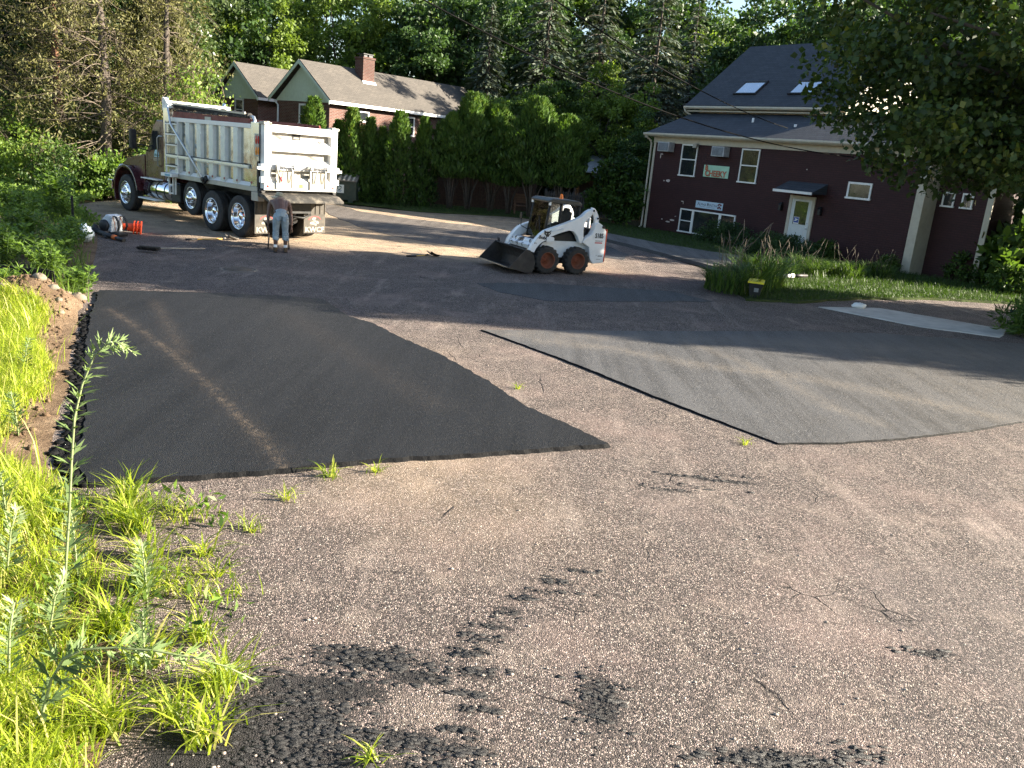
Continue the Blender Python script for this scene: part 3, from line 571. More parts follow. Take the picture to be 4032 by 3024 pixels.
    for x, z in ((.83, 3.74), (4.18, 3.68)):      # window air conditioners
        b = MB(); b.b2((x, -.40, z), (x + .72, -.001, z + .43)); ac = b.build('air_conditioner', simple('ac_casing', (.42, .43, .44), .5, dirt=(.25, .22, .18)), t, .015)
        b = MB(); b.b2((x + .05, -.408, z + .04), (x + .67, -.401, z + .39)); b.build('ac_grille', simple('ac_grille', (.17, .19, .22), .6, .2), ac)
        b = MB()
        for k in range(9): b.b2((x + .06, -.418, z + .055 + k * .037), (x + .66, -.409, z + .062 + k * .037))
        b.build('ac_louvre', simple('ac_louvre', (.30, .32, .35), .5), ac)
    for x0, x1 in ((2.03, 3.36), (5.16, 6.47)):   # skylights on the main roof
        nrm = Vector((0, -.786, 1)).normalized(); M = frame((x0, 3.08, 6.0 + .68 * .786), (1, 0, 0), (0, 1, .786)); M = Matrix.Translation(nrm * .12) @ M
        b = MB(); W_ = x1 - x0; Hh = 1.09
        for lo_, hi_ in (((0, 0, 0), (W_, .07, .1)), ((0, Hh - .1, 0), (W_, Hh, .11)), ((0, .071, 0), (.07, Hh - .101, .1)), ((W_ - .07, .071, 0), (W_, Hh - .101, .1))):
            b.box([(p + q) / 2 for p, q in zip(lo_, hi_)], [q - p for p, q in zip(lo_, hi_)], M=M)
        sk2 = b.build('skylight', M_DKMET, t); b = MB(); b.box((W_ / 2, Hh / 2, .06), (W_ - .13, Hh - .16, .03), M=M); b.build('pane', M_SKYG, sk2)
    v_ = MB(); v_.tube([(4.6, 1.6, 5.1), (4.6, 1.6, 5.5)], .05, 8); v_.build('vent_pipe', M_WHITE, t); v_ = MB(); v_.tube([(7.2, 1.2, 4.9), (7.2, 1.2, 5.25)], .06, 8); v_.build('vent_pipe', M_WHITE, t)
    # bare patches where the paint has flaked off
    g = np.random.default_rng(3)
    for (x, z, w_, h_) in ((1.42, 2.42, .28, .13), (1.15, 2.40, .09, .06), (2.02, .62, .30, .08), (1.75, .52, .26, .07), (1.35, .60, .1, .05), (2.2, .82, .1, .03), (.72, 3.52, .05, .2), (.78, 3.62, .2, .05), (2.52, 1.55, .16, .05), (2.58, 1.48, .04, .12), (9.0, 3.43, .05, .05)):
        q = MB(); pl = [(x + w_ * .5 * cos(a) * (.8 + .4 * g.random()), -.001, z + h_ * .5 * sin(a) * (.8 + .4 * g.random())) for a in np.linspace(0, 2 * pi, 10)[:-1]]; q.prism(pl, (0, -.003, 0)); q.build('flaked_paint', simple('bare_brick', (.55, .48, .44), .9), t)
    return t
M_CHROME = simple('chrome', (.82, .82, .83), .08, 1., var=.04, bmp=.02)
RB = maroon()
RBM = Matrix.Translation((5.7, 42.55, 0)) @ Matrix.Rotation(math.atan2(-.79752622, .60328428), 4, 'Z')
# signs on the wall are things of their own
def signs():
    M_BAN = simple('mint_banner', (.38, .62, .46), .6, var=.1, scale=3, bmp=.1, bscale=5); M_BL = simple('banner_letters', (.42, .12, .06), .6, var=.3, scale=10, bmp=0)
    t = thing('banner', 'mint green cloth banner with painted red letters between two upper windows of the maroon building', 'banner', RBM @ Vector((4.3, -.012, 3.03)), RBM.to_euler().z)
    mb = MB(); n = 12
    for i in range(n):
        a = -.73 + 1.46 * i / n; b = a + 1.46 / n; w0 = .012 * sin(i * 1.1); w1 = .012 * sin((i + 1) * 1.1)
        mb.prism([(a, -.02 + w0, -.26), (b, -.02 + w1, -.26), (b, -.02 + w1, .26), (a, -.02 + w0, .26)], (0, .004, 0))
    mb.build('cloth', M_BAN, t)
    text('CHEEKY', .36, frame((.0, -.038, -.11), (1, 0, 0), (0, 0, 1)), 'lettering', M_BL, t, .004, .012, .93)
    text('B', .30, frame((-.56, -.038, .13), (1, 0, 0), (0, 0, 1)), 'lettering', M_BL, t, .004, .012)
    t = thing('shop_sign', 'pale blue printing shop sign board above the ground floor triple window', 'sign', RBM @ Vector((4.19, -.012, 1.52)), RBM.to_euler().z)
    mb = MB(); mb.b2((-.80, -.025, -.16), (.80, .0, .16)); mb.build('board', simple('sign_pale_blue', (.50, .62, .72), .5, var=.05, bmp=0), t, .004)
    D = simple('sign_ink', (.06, .07, .10), .5, bmp=0)
    text('A', .21, frame((-.63, -.026, .02), (1, 0, 0), (0, 0, 1)), 'lettering', D, t, .002); text('LPHA', .165, frame((-.37, -.026, .005), (1, 0, 0), (0, 0, 1)), 'lettering', D, t, .002)
    text('P', .21, frame((-.075, -.026, .02), (1, 0, 0), (0, 0, 1)), 'lettering', D, t, .002); text('RINTING', .165, frame((.24, -.026, .005), (1, 0, 0), (0, 0, 1)), 'lettering', D, t, .002)
    mb = MB(); mb.b2((-.5, -.028, -.095), (-.2, -.0255, -.083)); mb.b2((-.15, -.028, -.095), (.35, -.0255, -.083)); mb.build('small_print', D, t)
    mb = MB()
    for x, z, a in ((.55, .07, 0), (.69, .07, 1), (.55, -.07, 2), (.69, -.07, 3), (.62, .10, 4), (.62, -.02, 5)):
        mb.prism([(x + .05 * cos(q + a), -.0255, z + .055 * sin(q + a) * (1 - .35 * (i % 2))) for i, q in enumerate(np.linspace(0, 2 * pi, 9)[:-1])], (0, -.003, 0))
    mb.build('emblem', simple('sign_maroon', (.12, .02, .03), .5, bmp=0), t)
signs()

# ---------------------------------------------------------------- brick house (local X along the long wall, Y along the gable wall)
def house():
    t = thing('brick_house', 'low brick house with two sage green gables, brown shingle roof and a brick chimney', 'house', (-10.85, 46, 0), math.atan2(.7839, .6209))
    w = MB(); w.b2((0, 0, 0), (12.3, 4.6, 4.72)); w.b2((.15, 6.66, 0), (11, 10.7, 4.72)); w.b2((3.9, 4.61, 0), (10, 6.65, 4.6)); w.build('wall', M_BRICK, t)
    for y0, y1, zt in ((0, 4.6, 6.62), (6.66, 10.7, 6.5)):
        gb = MB(); gb.prism([(-.03 if y0 == 0 else .12, y0 - .1, 4.73), (-.03 if y0 == 0 else .12, y1 + .1, 4.73), (-.03 if y0 == 0 else .12, (y0 + y1) / 2, zt)], (.12, 0, 0)); gb.build('gable_siding', M_MINT, t)
    for x0, y0, y1, zr, x1 in ((-.3, -.38, 2.3, 6.8, 12.5), (-.12, 6.28, 8.68, 6.68, 11.2)):
        r = roofslab(x0, x1, y0, 4.80, y1, zr - .02, .09); l2 = roofslab(x0, x1, 2 * y1 - y0, 4.80, y1, zr - .02, .09); r.add(l2.v, l2.f)
        ro = r.build('roof', M_ROOFB, t)
        for s_ in (1, -1):
            rk = MB(); ya = y1 + (y0 - y1) * s_; rk.prism([(x0 - .035, ya, 4.64), (x0 - .035, y1, zr - .16), (x0 - .035, y1, zr + .03), (x0 - .035, ya, 4.83)], (.034, 0, 0)); rk.build('rake_board', M_MINT, ro)
        fa = MB(); fa.b2((x0 + .02, y0 - .03, 4.68), (x1, y0 - .002, 4.86)); fa.build('fascia', M_WHITE, ro)
    c = MB(); c.b2((3.28, 1.3, 5.7), (4.10, 2.0, 7.36)); c.b2((3.24, 1.26, 7.36), (4.14, 2.04, 7.46)); ch = c.build('chimney', M_CHIM, t)
    c = MB(); c.b2((3.36, 1.36, 7.46), (3.6, 1.8, 7.56)); c.b2((3.72, 1.36, 7.46), (4.0, 1.9, 7.60)); c.b2((3.3, 1.32, 7.601), (4.05, 1.95, 7.64)); c.build('chimney_cap', M_DKMET, ch)
    c = MB(); c.prism([(3.22, 1.05, 5.88), (3.22, 1.29, 5.88), (3.22, 1.29, 6.2), (3.22, 1.2, 6.12)], (.95, 0, 0)); c.build('flashing', M_WHITE, ch)
    window(t, 1.64, 3.94, 1.06, .60, wt=.09); window(t, 5.15, 3.44, 1.0, 1.10, wt=.09, rails=(3.98,))
    window(t, 1.55, 3.52, 1.02, 1.10, axis='y', wt=.1, rails=(4.05,)); window(t, 8.05, 3.5, .9, 1.22, off=.15, axis='y', wt=.1, rails=(4.1,))
    window(t, 3.2, 3.95, .95, .72, off=6.66, wt=.11)
    d = MB(); d.tube([(-.05, 4.72, 4.75), (-.05, 4.66, 4.62), (-.05, 4.45, 4.5), (-.05, 4.45, .1)], .05, 8); d.build('downspout', M_WHITE, t)
    v_ = MB(); v_.tube([(2.6, 7.2, 5.2), (2.6, 7.2, 5.75)], .045, 8); v_.build('vent_pipe', M_WHITE, ro); return t
house()

# ---------------------------------------------------------------- yard furniture at the back
M_WOODF = simple('fence_board', (.075, .042, .028), .85, var=.35, scale=9, bmp=.3)
def fence(a, b, h, name, label, mat, gap=.008, bw=.12, point=False, group=None):
    a = Vector((*a, 0)); b = Vector((*b, 0)); d = b - a; n = int(d.length / (bw + gap)); t = thing(name, label, 'fence', a, math.atan2(d.y, d.x), group)
    q = random.Random(4); mb = MB(); Ln = d.length
    for i in range(n):
        x = i * (bw + gap); hh = h + (q.random() - .5) * .04
        if point: mb.prism([(x, 0, .05), (x + bw, 0, .05), (x + bw, 0, hh - .06), (x + bw / 2, 0, hh), (x, 0, hh - .06)], (0, .02, 0))
        else: mb.b2((x, 0, .05), (x + bw, .02, hh))
    mb.build('boards', mat, t)
    mb = MB()
    for z in (.35, h * .55, h - .25): mb.b2((0, .021, z), (Ln, .06, z + .09))
    mb.build('rail', mat, t)
    for i in range(int(Ln / 2.4) + 1): mb = MB(); mb.b2((i * 2.4 - .05, .061, 0), (i * 2.4 + .05, .16, h + .05)); mb.build('post', mat, t)
    return t
fence((-6.6, 45.6), (.4, 46.6), 1.75, 'board_fence', 'brown board fence in deep shade behind the columnar evergreens', M_WOODF)
fence((.9, 46.3), (4.6, 47.0), 1.3, 'picket_fence', 'grey weathered picket fence behind the shady wooden bench', simple('grey_picket', (.14, .13, .12), .85, var=.3, bmp=.3), .05, .08, True)
def bench():
    t = thing('garden_bench', 'brown slatted wooden bench standing on the shady back lawn', 'bench', (.0, 43.6, .05), radians(184))
    W_ = simple('bench_wood', (.16, .085, .05), .7, var=.3, scale=14, bmp=.2); n = 1.5
    m1 = MB()
    for k in range(4): m1.box((0, -.20 + k * .13, .45), (n, .11, .035))
    m1.build('seat', W_, t, .005); m1 = MB()
    for k in range(4): m1.box((0, -.30 - k * .03, .62 + k * .115), (n, .03, .10), rot=(.25, 0, 0))
    m1.build('backrest', W_, t, .005)
    for s_ in (-1, 1):
        m1 = MB(); m1.b2((s_ * .68 - .035, .14, 0), (s_ * .68 + .035, .21, .62)); m1.build('leg', W_, t, .005)
        m1 = MB(); m1.prism([(s_ * .68 - .035, -.24, 0), (s_ * .68 - .035, -.31, 0), (s_ * .68 - .035, -.46, 1.05), (s_ * .68 - .035, -.40, 1.05)], (.07, 0, 0)); m1.build('leg', W_, t)
        m1 = MB(); m1.box((s_ * .68, -.06, .64), (.07, .5, .035)); m1.build('armrest', W_, t, .005)
bench()
def shed():
    t = thing('garden_shed', 'small open shed with a pale grey roof behind the hedge beside the maroon building', 'shed', (4.1, 51.5, 0), radians(-10))
    W_ = simple('shed_wood', (.12, .085, .06), .85, var=.3, bmp=.2)
    for x in (-1.3, 1.3):
        for y in (-.9, .9): m1 = MB(); m1.b2((x - .06, y - .06, 0), (x + .06, y + .06, 2.55)); m1.build('post', W_, t)
    m1 = MB(); m1.b2((-1.24, .84, 0), (1.24, .87, 2.3)); m1.b2((-1.27, -.8, 0), (-1.245, .83, 2.3)); m1.build('wall', W_, t)
    m1 = MB(); m1.prism([(-1.7, -1.5, 2.35), (-1.7, 1.3, 3.3), (-1.7, 1.3, 3.38), (-1.7, -1.5, 2.43)], (3.4, 0, 0)); m1.build('roof', simple('shed_roof', (.30, .31, .32), .7, bmp=.1), t)
shed()
def dumpster():
    t = thing('dumpster', 'dark green recycling dumpster with a ribbed lid behind the dump truck', 'dumpster', (-9.35, 41.9, .03), radians(2))
    G = simple('dumpster_green', (.022, .04, .03), .5, .1, var=.25, bmp=.15, dirt=(.09, .075, .05), dirtamt=.5)
    b = MB(); b.prism([(-1, -.75, .12), (-1, .75, .12), (-1, .75, 1.25), (-1, -.62, 1.02), (-1, -.75, .95)], (2, 0, 0)); b.b2((-1.04, -.79, .93), (1.04, -.751, 1.02)); b.build('body', G, t, .01)
    for s_ in (-1, 1):
        b = MB(); b.b2((s_ * 1.0 if s_ > 0 else -1.1, -.35, .55), (1.1 if s_ > 0 else -1.0, .25, .78)); b.build('fork_pocket', G, t, .01)
        b = MB(); b.b2((s_ * .75 - .12, -.8, 0), (s_ * .75 + .12, .7, .119)); b.build('skid', G, t, .01)
    LM = simple('lid_plastic', (.15, .13, .11), .55, bmp=.1); l = MB(); n = 16
    arc = [(-.84 + 1.62 * i / n, 1.03 + .40 * sin(pi * (.12 + .62 * i / n)) - .14) for i in range(n + 1)]
    l.prism([(-1.05, y, z) for y, z in arc] + [(-1.05, y, z - .035) for y, z in reversed(arc)], (2.1, 0, 0)); lid = l.build('lid', LM, t)
    for k in range(9):
        x = -.98 + k * .225; l = MB(); l.prism([(x, y, z + .035) for y, z in arc] + [(x, y, z + .001) for y, z in reversed(arc)], (.085, 0, 0)); l.build('lid_rib', simple('lid_rib', (.42, .38, .33), .6, bmp=.1), lid)
    s_ = MB(); s_.b2((-.35, -.762, .44), (.42, -.752, .83)); sg = s_.build('recycling_sign', M_WHITE, t)
    K = simple('sign_dark_green', (.012, .05, .04), .5, bmp=0); Bk = simple('sign_blue_ink', (.10, .2, .38), .5, bmp=0)
    a = MB()
    for k in range(3):
        an = 2 * pi * k / 3 + pi / 2; R = Matrix.Translation((.20, -.765, .68)) @ Matrix.Rotation(-an, 4, 'Y')
        a.prism([(-.055, 0, .055), (.045, 0, .055), (.045, 0, .03), (.10, 0, .075), (.045, 0, .12), (.045, 0, .095), (-.075, 0, .095)], (0, .002, 0), M=R)
    a.build('recycling_arrows', K, sg); text('M', .24, frame((-.06, -.764, .69), (1, 0, 0), (0, 0, 1)), 'lettering', K, sg, .002, .012)
    a = MB(); a.b2((-.02, -.765, .545), (.32, -.7625, .565)); a.b2((.03, -.765, .50), (.28, -.7625, .518)); a.build('small_print', Bk, sg)
dumpster()
def wires():
    # service cables from the poles out of view to the maroon building
    def sagw(a, b, sag, r, label):
        a = Vector(a); b = Vector(b); mb = MB(); mb.tube([a.lerp(b, i / 30) - Vector((0, 0, sag * 4 * (i / 30) * (1 - i / 30))) for i in range(31)], r, 6)
        o = mb.build('utility_cable', simple('cable_black', (.004, .004, .004), .9, bmp=0, spec=.1), None, label=label, cat='cable'); return o
    return sagw
SAG = wires()
# ---------------------------------------------------------------- dump truck (local: x forward from the rear axle, y left, z up)
M_ALU = simple('brushed_aluminium', (.48, .51, .52), .17, 1., var=.08, scale=1.5, bmp=.015, bscale=12, dirt=(.30, .30, .28), dirtamt=.06)
M_RIB = simple('rib_aluminium', (.46, .50, .52), .42, .55, var=.06, bmp=.01, dirt=(.32, .31, .28), dirtamt=.08)
M_ALUW = simple('white_alu_paint', (.72, .71, .68), .42, .0, var=.05, scale=2, bmp=.03, dirt=(.5, .47, .42), dirtamt=.2)
M_ALUD = simple('dull_aluminium', (.36, .35, .31), .5, .35, var=.1, scale=3, bmp=.06, dirt=(.26, .22, .16), dirtamt=.6)
M_MAROON = simple('maroon_truck_paint', (.060, .012, .014), .3, .0, var=.15, scale=2, bmp=.02, dirt=(.10, .07, .05), dirtamt=.35, **{'Coat Weight': .35, 'Coat Roughness': .1})
M_RUB = simple('tyre_rubber', (.018, .018, .018), .8, var=.3, scale=9, bmp=.3, dirt=(.07, .06, .05), dirtamt=.5)
M_BLK = simple('black_steel', (.014, .014, .015), .55, .2, var=.3, bmp=.15, dirt=(.06, .05, .04), dirtamt=.5)
M_GALV = simple('galvanised_tube', (.55, .57, .58), .35, .8, var=.08, bmp=.02)
M_REDB = simple('red_side_board', (.13, .018, .012), .6, var=.25, scale=5, bmp=.1)
M_TARP = simple('black_tarp_mesh', (.014, .013, .012), .8, bmp=.8, bscale=22)
M_TAN = simple('tan_tarp_cap', (.52, .44, .31), .6, var=.12, bmp=.1)
M_AMB = simple('amber_lens', (.65, .22, .02), .25, bmp=0); M_REDL = simple('red_lens', (.45, .02, .015), .25, bmp=0)
M_MUD = simple('mud_flap_rubber', (.065, .057, .047), .8, var=.2, bmp=.25, dirt=(.12, .10, .075), dirtamt=.6)
M_PALE = simple('pale_lettering', (.30, .28, .23), .7, bmp=.05); M_REDP = simple('red_emblem', (.42, .03, .04), .6, bmp=0)
M_YEL = simple('yellow_sticker', (.8, .62, .03), .5, bmp=0); M_ASPH = simple('caked_asphalt', (.022, .02, .018), .8, bmp=1, bscale=35, dirt=(.22, .19, .15), dirtamt=.7)
RY = Matrix.Rotation(-pi / 2, 4, 'X')     # lathe z -> local +y
def tyre_mesh(R, W, dual=False):
    mb = MB(); h = W / 2
    def prof(o): return [(R * .60, o - h * .96), (R * .66, o - h), (R * .86, o - h * .98), (R * .97, o - h * .86), (R, o - h * .72), (R, o - h * .5), (R * .985, o - h * .48), (R * .985, o - h * .42), (R, o - h * .4), (R, o - .03), (R * .985, o - .02), (R * .985, o + .02), (R, o + .03), (R, o + h * .4), (R * .985, o + h * .42), (R * .985, o + h * .48), (R, o + h * .5), (R, o + h * .72), (R * .97, o + h * .86), (R * .86, o + h * .98), (R * .66, o + h), (R * .60, o + h * .96)]
    for o in ((0, -.33) if dual else (0,)): mb.lathe(prof(o), 40, RY, 0, True)
    return mb.mesh('wheel', M_RUB)
def rim_mesh(R, W, kind):
    mb = MB(); h = W / 2
    if kind == 'dish':      # deep dished outer dual
        mb.lathe([(R * .63, h), (R * .64, h + .012), (R * .605, h + .014), (R * .58, h - .01), (R * .555, h - .06), (R * .53, -.02), (R * .50, -.05), (R * .34, -.055), (R * .22, -.04), (R * .20, .06), (R * .17, .085), (R * .05, .10), (0, .10)], 36, RY)
        zf = -.05; rn = R * .285
    else:                   # convex front disc
        mb.lathe([(R * .63, h), (R * .64, h + .012), (R * .605, h + .014), (R * .58, h - .01), (R * .55, h - .04), (R * .52, h - .05), (R * .48, h + .0), (R * .36, h + .035), (R * .26, h + .03), (R * .2, h + .03), (R * .19, h + .09), (R * .15, h + .13), (R * .05, h + .14), (0, h + .14)], 36, RY)
        zf = h + .03; rn = R * .285
    for k in range(10):
        a = 2 * pi * k / 10; mb.lathe([(.022, 0), (.02, .035), (.012, .055), (0, .056)], 8, Matrix.Translation((rn * cos(a), zf, rn * sin(a))) @ RY)
    for k in range(10):     # hand holes, dark recess discs
        a = 2 * pi * (k + .5) / 10; rr_ = R * .425; mb.lathe([(0, .004), (R * .052, .004), (R * .052, 0)], 10, Matrix.Translation((rr_ * cos(a), (-.0525 if kind == 'dish' else h + .018), rr_ * sin(a))) @ RY, 1)
    return mb.mesh('rim', [M_CHROME, M_BLK])
def dump_truck():
    T = thing('dump_truck', 'big dump truck with a silver ribbed aluminium body and a dark maroon cab', 'dump truck', (-7.449, 25.166, 0), radians(140))
    # chassis
    c = MB()
    for s in (-1, 1): c.b2((-1.0, s * .43 - .05, .82), (7.9, s * .43 + .05, 1.10))
    for x in (-.6, .8, 2.1, 3.6, 5.0): c.b2((x - .06, -.38, .86), (x + .06, .38, 1.06))
    for x, z in ((.05, .59), (1.5, .59), (2.75, .84), (7.05, .60)): c.tube([(x, -.95, z), (x, .95, z)], .07, 10)
    for x in (.05, 1.5): c.ball((x, 0, .6), (.28, .3, .26)); c.box((x, -.55, .8), (1.1, .09, .12)); c.box((x, .55, .8), (1.1, .09, .12))
    c.tube([(.05, 0, .7), (4.5, 0, .85)], .06, 8); c.b2((-1.05, -.5, .8), (-.98, .5, 1.12)); c.ball((-.9, 0, .82), .1); c.tube([(-.95, .2, .72), (-.95, -.3, .66), (-.9, -.6, .75)], .03, 6)
    for s in (-1, 1): c.tube([(-.7, s * .2, .55), (.3, s * .25, .75)], .09, 8)
    c.b2((3.3, -.7, .55), (4.0, -.42, 1.0)); c.build('chassis', M_BLK, T)
    # wheels
    tm = {k: tyre_mesh(*k) for k in ((.59, .29, True), (.52, .30, False), (.60, .36, False))}
    rmm = {'d': rim_mesh(.59, .29, 'dish'), 'l': rim_mesh(.52, .30, 'disc'), 'f': rim_mesh(.60, .36, 'disc')}
    for s in (1, -1):
        for x, z, k, rk, y in ((.05, .59, (.59, .29, True), 'd', 1.06), (1.5, .59, (.59, .29, True), 'd', 1.06), (2.75, .84, (.52, .30, False), 'l', 1.02), (7.05, .60, (.60, .36, False), 'f', 1.02)):
            o = link('wheel', tm[k], T, loc=(x, s * y, z), rotz=0 if s > 0 else pi); o.rotation_euler.y = rnd.random() * 6; link('rim', rmm[rk], o)
    # body: floor, sides with ribs
    f_ = MB(); f_.b2((-1.1, -1.14, 1.36), (4.2, 1.14, 1.44)); f_.b2((-1.0, -.45, 1.12), (4.0, -.33, 1.35)); f_.b2((-1.0, .33, 1.12), (4.0, .45, 1.35)); f_.build('bed_floor', M_BLK, T)
    f_ = MB(); f_.b2((4.14, -1.12, 1.45), (4.22, 1.12, 3.42)); f_.build('bulkhead', M_ALU, T)
    f_ = MB(); f_.b2((-1.05, -1.08, 1.45), (4.1, 1.08, 2.75)); f_.build('load', simple('hot_mix_load', (.02, .019, .018), .85, bmp=1, bscale=12), T)
    for s in (1, -1):
        w = MB(); w.b2((-1.0, s * 1.12, 1.45), (4.14, s * 1.15, 3.16)); side = w.build('side_wall', M_ALU, T)
        w = MB(); w.b2((-.66, s * 1.10, 3.045), (3.90, s * 1.262, 3.165)); w.build('top_rail', M_ALUW, T, .008)
        w = MB(); w.b2((-1.02, s * 1.10, 1.37), (3.98, s * 1.275, 1.50)); w.build('lower_rail', M_ALUD, T, .006)
        w = MB()
        for k in range(7): x0 = -.63 + k * .66; w.prism([(x0, s * 1.152, 1.60), (x0, s * 1.262, 1.502), (x0, s * 1.152, 1.502)], (.62, 0, 0))
        w.build('rail_ledge', M_ALUW, side)
        for x in (-.03, .64, 1.29, 1.98, 2.63, 3.26):
            w = MB(); w.prism([(x, s * 1.151, 1.502), (x + .045, s * 1.25, 1.502), (x + .275, s * 1.25, 1.502), (x + .33, s * 1.151, 1.502)], (0, 0, 1.542)); w.build('rib', M_RIB, T, .004)
        for x in (.62, 1.27, 1.96, 2.61, 3.24, -.05, -.78):
            w = MB(); w.lathe([(0, .014), (.03, .012), (.036, 0)], 12, Matrix.Translation((x + .07, s * (1.263 if x > -.7 else 1.258), 1.60)) @ (RY if s > 0 else RY @ Matrix.Rotation(pi, 4, 'X'))); w.build('marker_light', simple('marker_lens', (.22, .035, .02), .3, bmp=0), T)
        w = MB(); w.b2((3.90, s * 1.10, 1.502), (4.24, s * 1.255, 3.44)); w.build('corner_post', M_ALU, T, .01)
        w = MB(); w.b2((-1.04, s * 1.10, 1.502), (-.66, s * 1.256, 3.22)); w.build('corner_post', M_ALU, T, .01)
        w = MB(); w.b2((-.64, s * 1.272, 1.99), (4.0, s * 1.32, 2.06)); w.b2((-.66, s * 1.27, 1.965), (4.02, s * 1.31, 1.986)); w.build('rub_rail', M_BLK if s < 0 else M_GALV, T, .005)
        if s > 0:
            w = MB()
            for z in (1.72, 2.35, 2.66, 2.97): w.b2((3.26, 1.29, z - .02), (3.98, 1.34, z + .02))
            for x in (3.24, 3.97): w.b2((x, 1.285, 1.52), (x + .03, 1.325, 3.05))
            w.build('ladder', M_ALUW, T)
            w = MB()
            for z in (1.745, 2.375, 2.685, 2.995): w.b2((3.27, 1.286, z - .003), (3.96, 1.345, z + .022))
            w.b2((-.6, 1.285, 2.062), (3.96, 1.318, 2.085)); w.build('ladder_tread', M_BLK, T)
            w = MB(); w.b2((3.30, 1.28, 1.40), (3.98, 1.50, 1.50)); w.build('step_platform', M_ALUW, T, .008)
            w = MB(); w.b2((3.4, 1.502, 1.42), (3.72, 1.506, 1.48)); w.build('maker_plate', simple('plate_blue', (.10, .28, .42), .4, bmp=0), T)
            w = MB()
            for x in (3.55, 3.70, 3.95): w.b2((x - .02, 1.22, .86), (x + .02, 1.26, 1.37))
            for z in (.88, 1.14): w.b2((3.72, 1.225, z - .02), (3.93, 1.255, z + .02))
            w.build('boarding_ladder', M_ALUW, T)
            w = MB(); w.b2((4.0, 1.2565, 2.02), (4.15, 1.2585, 2.16)); w.b2((4.07, 1.2565, 1.9), (4.15, 1.2585, 1.97)); w.build('decal', M_WHITE, T)
            text('948', .13, frame((4.12, 1.2575, 1.66), (0, 0, -1), (-1, 0, 0)), 'lettering', M_BLK, T, .001)
        w = MB(); w.prism([(-.55, s * 1.13, 3.166), (-.45, s * 1.13, 3.30), (3.72, s * 1.13, 3.345), (3.80, s * 1.13, 3.166)], (0, s * .05, 0)); sb = w.build('side_board', M_REDB, T)
        w = MB(); w.b2((1.52, s * 1.182, 3.13), (1.86, s * 1.20, 3.26)); w.build('board_bracket', M_ALUD, sb)
        # tarp arm
        w = MB(); w.tube([(3.78, s * 1.1, 3.52), (3.80, s * 1.30, 3.53), (3.80, s * 1.33, 3.47), (3.58, s * 1.36, 2.96), (1.74, s * 1.36, 1.50)], .032, 10); w.build('tarp_arm', M_GALV, T)
        w = MB(); w.box((1.66, s * 1.325, 1.47), (.26, .07, .15), rot=(0, .6, 0)); w.lathe([(0, .05), (.07, .05), (.07, 0)], 12, Matrix.Translation((1.7, s * 1.36, 1.48)) @ RY); w.build('arm_pivot', M_BLK, T, .01)
        # lamps on the rear posts
        w = MB(); w.b2((-1.06, s * 1.257, 2.32), (-.90, s * 1.30, 2.92)); lp = w.build('lamp_housing', M_ALUD, T, .01)
        for z, mt in ((2.76, M_REDL), (2.47, M_AMB)):
            w = MB(); w.ball((-1.0, s * 1.30, z), (.05, .018, .12)); w.ball((-1.065, s * 1.275, z), (.012, .03, .11)); w.build('lamp_lens', mt, lp)
    # tarp roll over the top
    q = np.random.default_rng(2); w = MB(); w.tube([(3.85 - 4.1 * i / 40, 1.02 + .02 * q.random(), 3.50 - .145 * i / 40 + .02 * q.random()) for i in range(41)], [.075 + .03 * q.random() for _ in range(41)], 10); w.build('tarp_roll', M_TARP, T)
    w = MB(); w.prism([(4.1, .93, 3.60), (4.1, 1.12, 3.60), (4.1, 1.13, 3.555), (4.1, .93, 3.57)], (-4.25, 0, -.16)); w.build('tarp_cap', M_TAN, T)
    w = MB()
    for i in range(26): x = 3.6 - 3.9 * i / 26; w.box((x, 1.10, 3.36 - .0 * i), (.13, .05, .03 + .035 * q.random()), rot=(.3 * q.random(), .2 * (q.random() - .5), 0))
    w.build('caked_mix', M_ASPH, T)
    w = MB(); w.tube([(-.25, 1.02, 3.36), (-.5, 1.06, 3.34), (-.62, 1.1, 3.25), (-.6, 1.16, 3.1)], .045, 8); w.build('tarp_hook', M_GALV, T)
    w = MB(); w.b2((3.9, -1.15, 3.44), (4.45, 1.15, 3.50)); w.b2((4.42, -1.15, 3.35), (4.50, 1.15, 3.66)); w.prism([(4.1, 1.0, 3.45), (4.5, 1.0, 3.45), (4.55, 1.0, 3.75), (4.4, 1.0, 3.72)], (0, .12, 0)); w.build('cab_shield', M_ALUW, T, .01)
    # tailgate
    X = -1.07; D = .20; tg = MB()
    def bb(y0, y1, z0, z1, x0=X - D, x1=X): tg.b2((x0, y0, z0), (x1, y1, z1))
    gs = MB(); gs.b2((X - .04, -1.19, 1.49), (X - .0, 1.19, 3.18)); gs.build('gate_sheet', simple('gate_recess_shade', (.27, .255, .23), .5, dirt=(.2, .17, .13)), T); bb(-1.21, -.99, 1.45, 3.20); bb(.99, 1.21, 1.45, 3.20); bb(-.988, .988, 3.0, 3.20, X - D, X - .041); bb(-.988, .988, 1.45, 1.72, X - D, X - .041)  # back sheet coloured darker to carry the shade inside the recesses
    for zt, zf, zb in ((2.82, 2.70, 2.50), (2.30, 2.18, 2.0)):
        tg.prism([(X - .041, -.988, zt), (X - D, -.988, zf), (X - D, -.988, zb), (X - .041, -.988, zb)], (0, 1.976, 0))
    tg.prism([(X - .041, -.988, 1.80), (X - D, -.988, 1.721), (X - .041, -.988, 1.721)], (0, 1.976, 0)); gate = tg.build('tailgate', M_ALUW, T, .008)
    w = MB()
    for y in (-1.1, 1.1): w.tube([(X - .1, y, 3.2), (X - .1, y, 3.27)], .09, 12)
    w.b2((X - D - .02, 1.0, 3.18), (X + .02, 1.25, 3.25)); w.b2((X - D - .02, -1.25, 3.18), (X + .02, -1.0, 3.25)); w.build('gate_hinge', M_ALUD, T, .01)
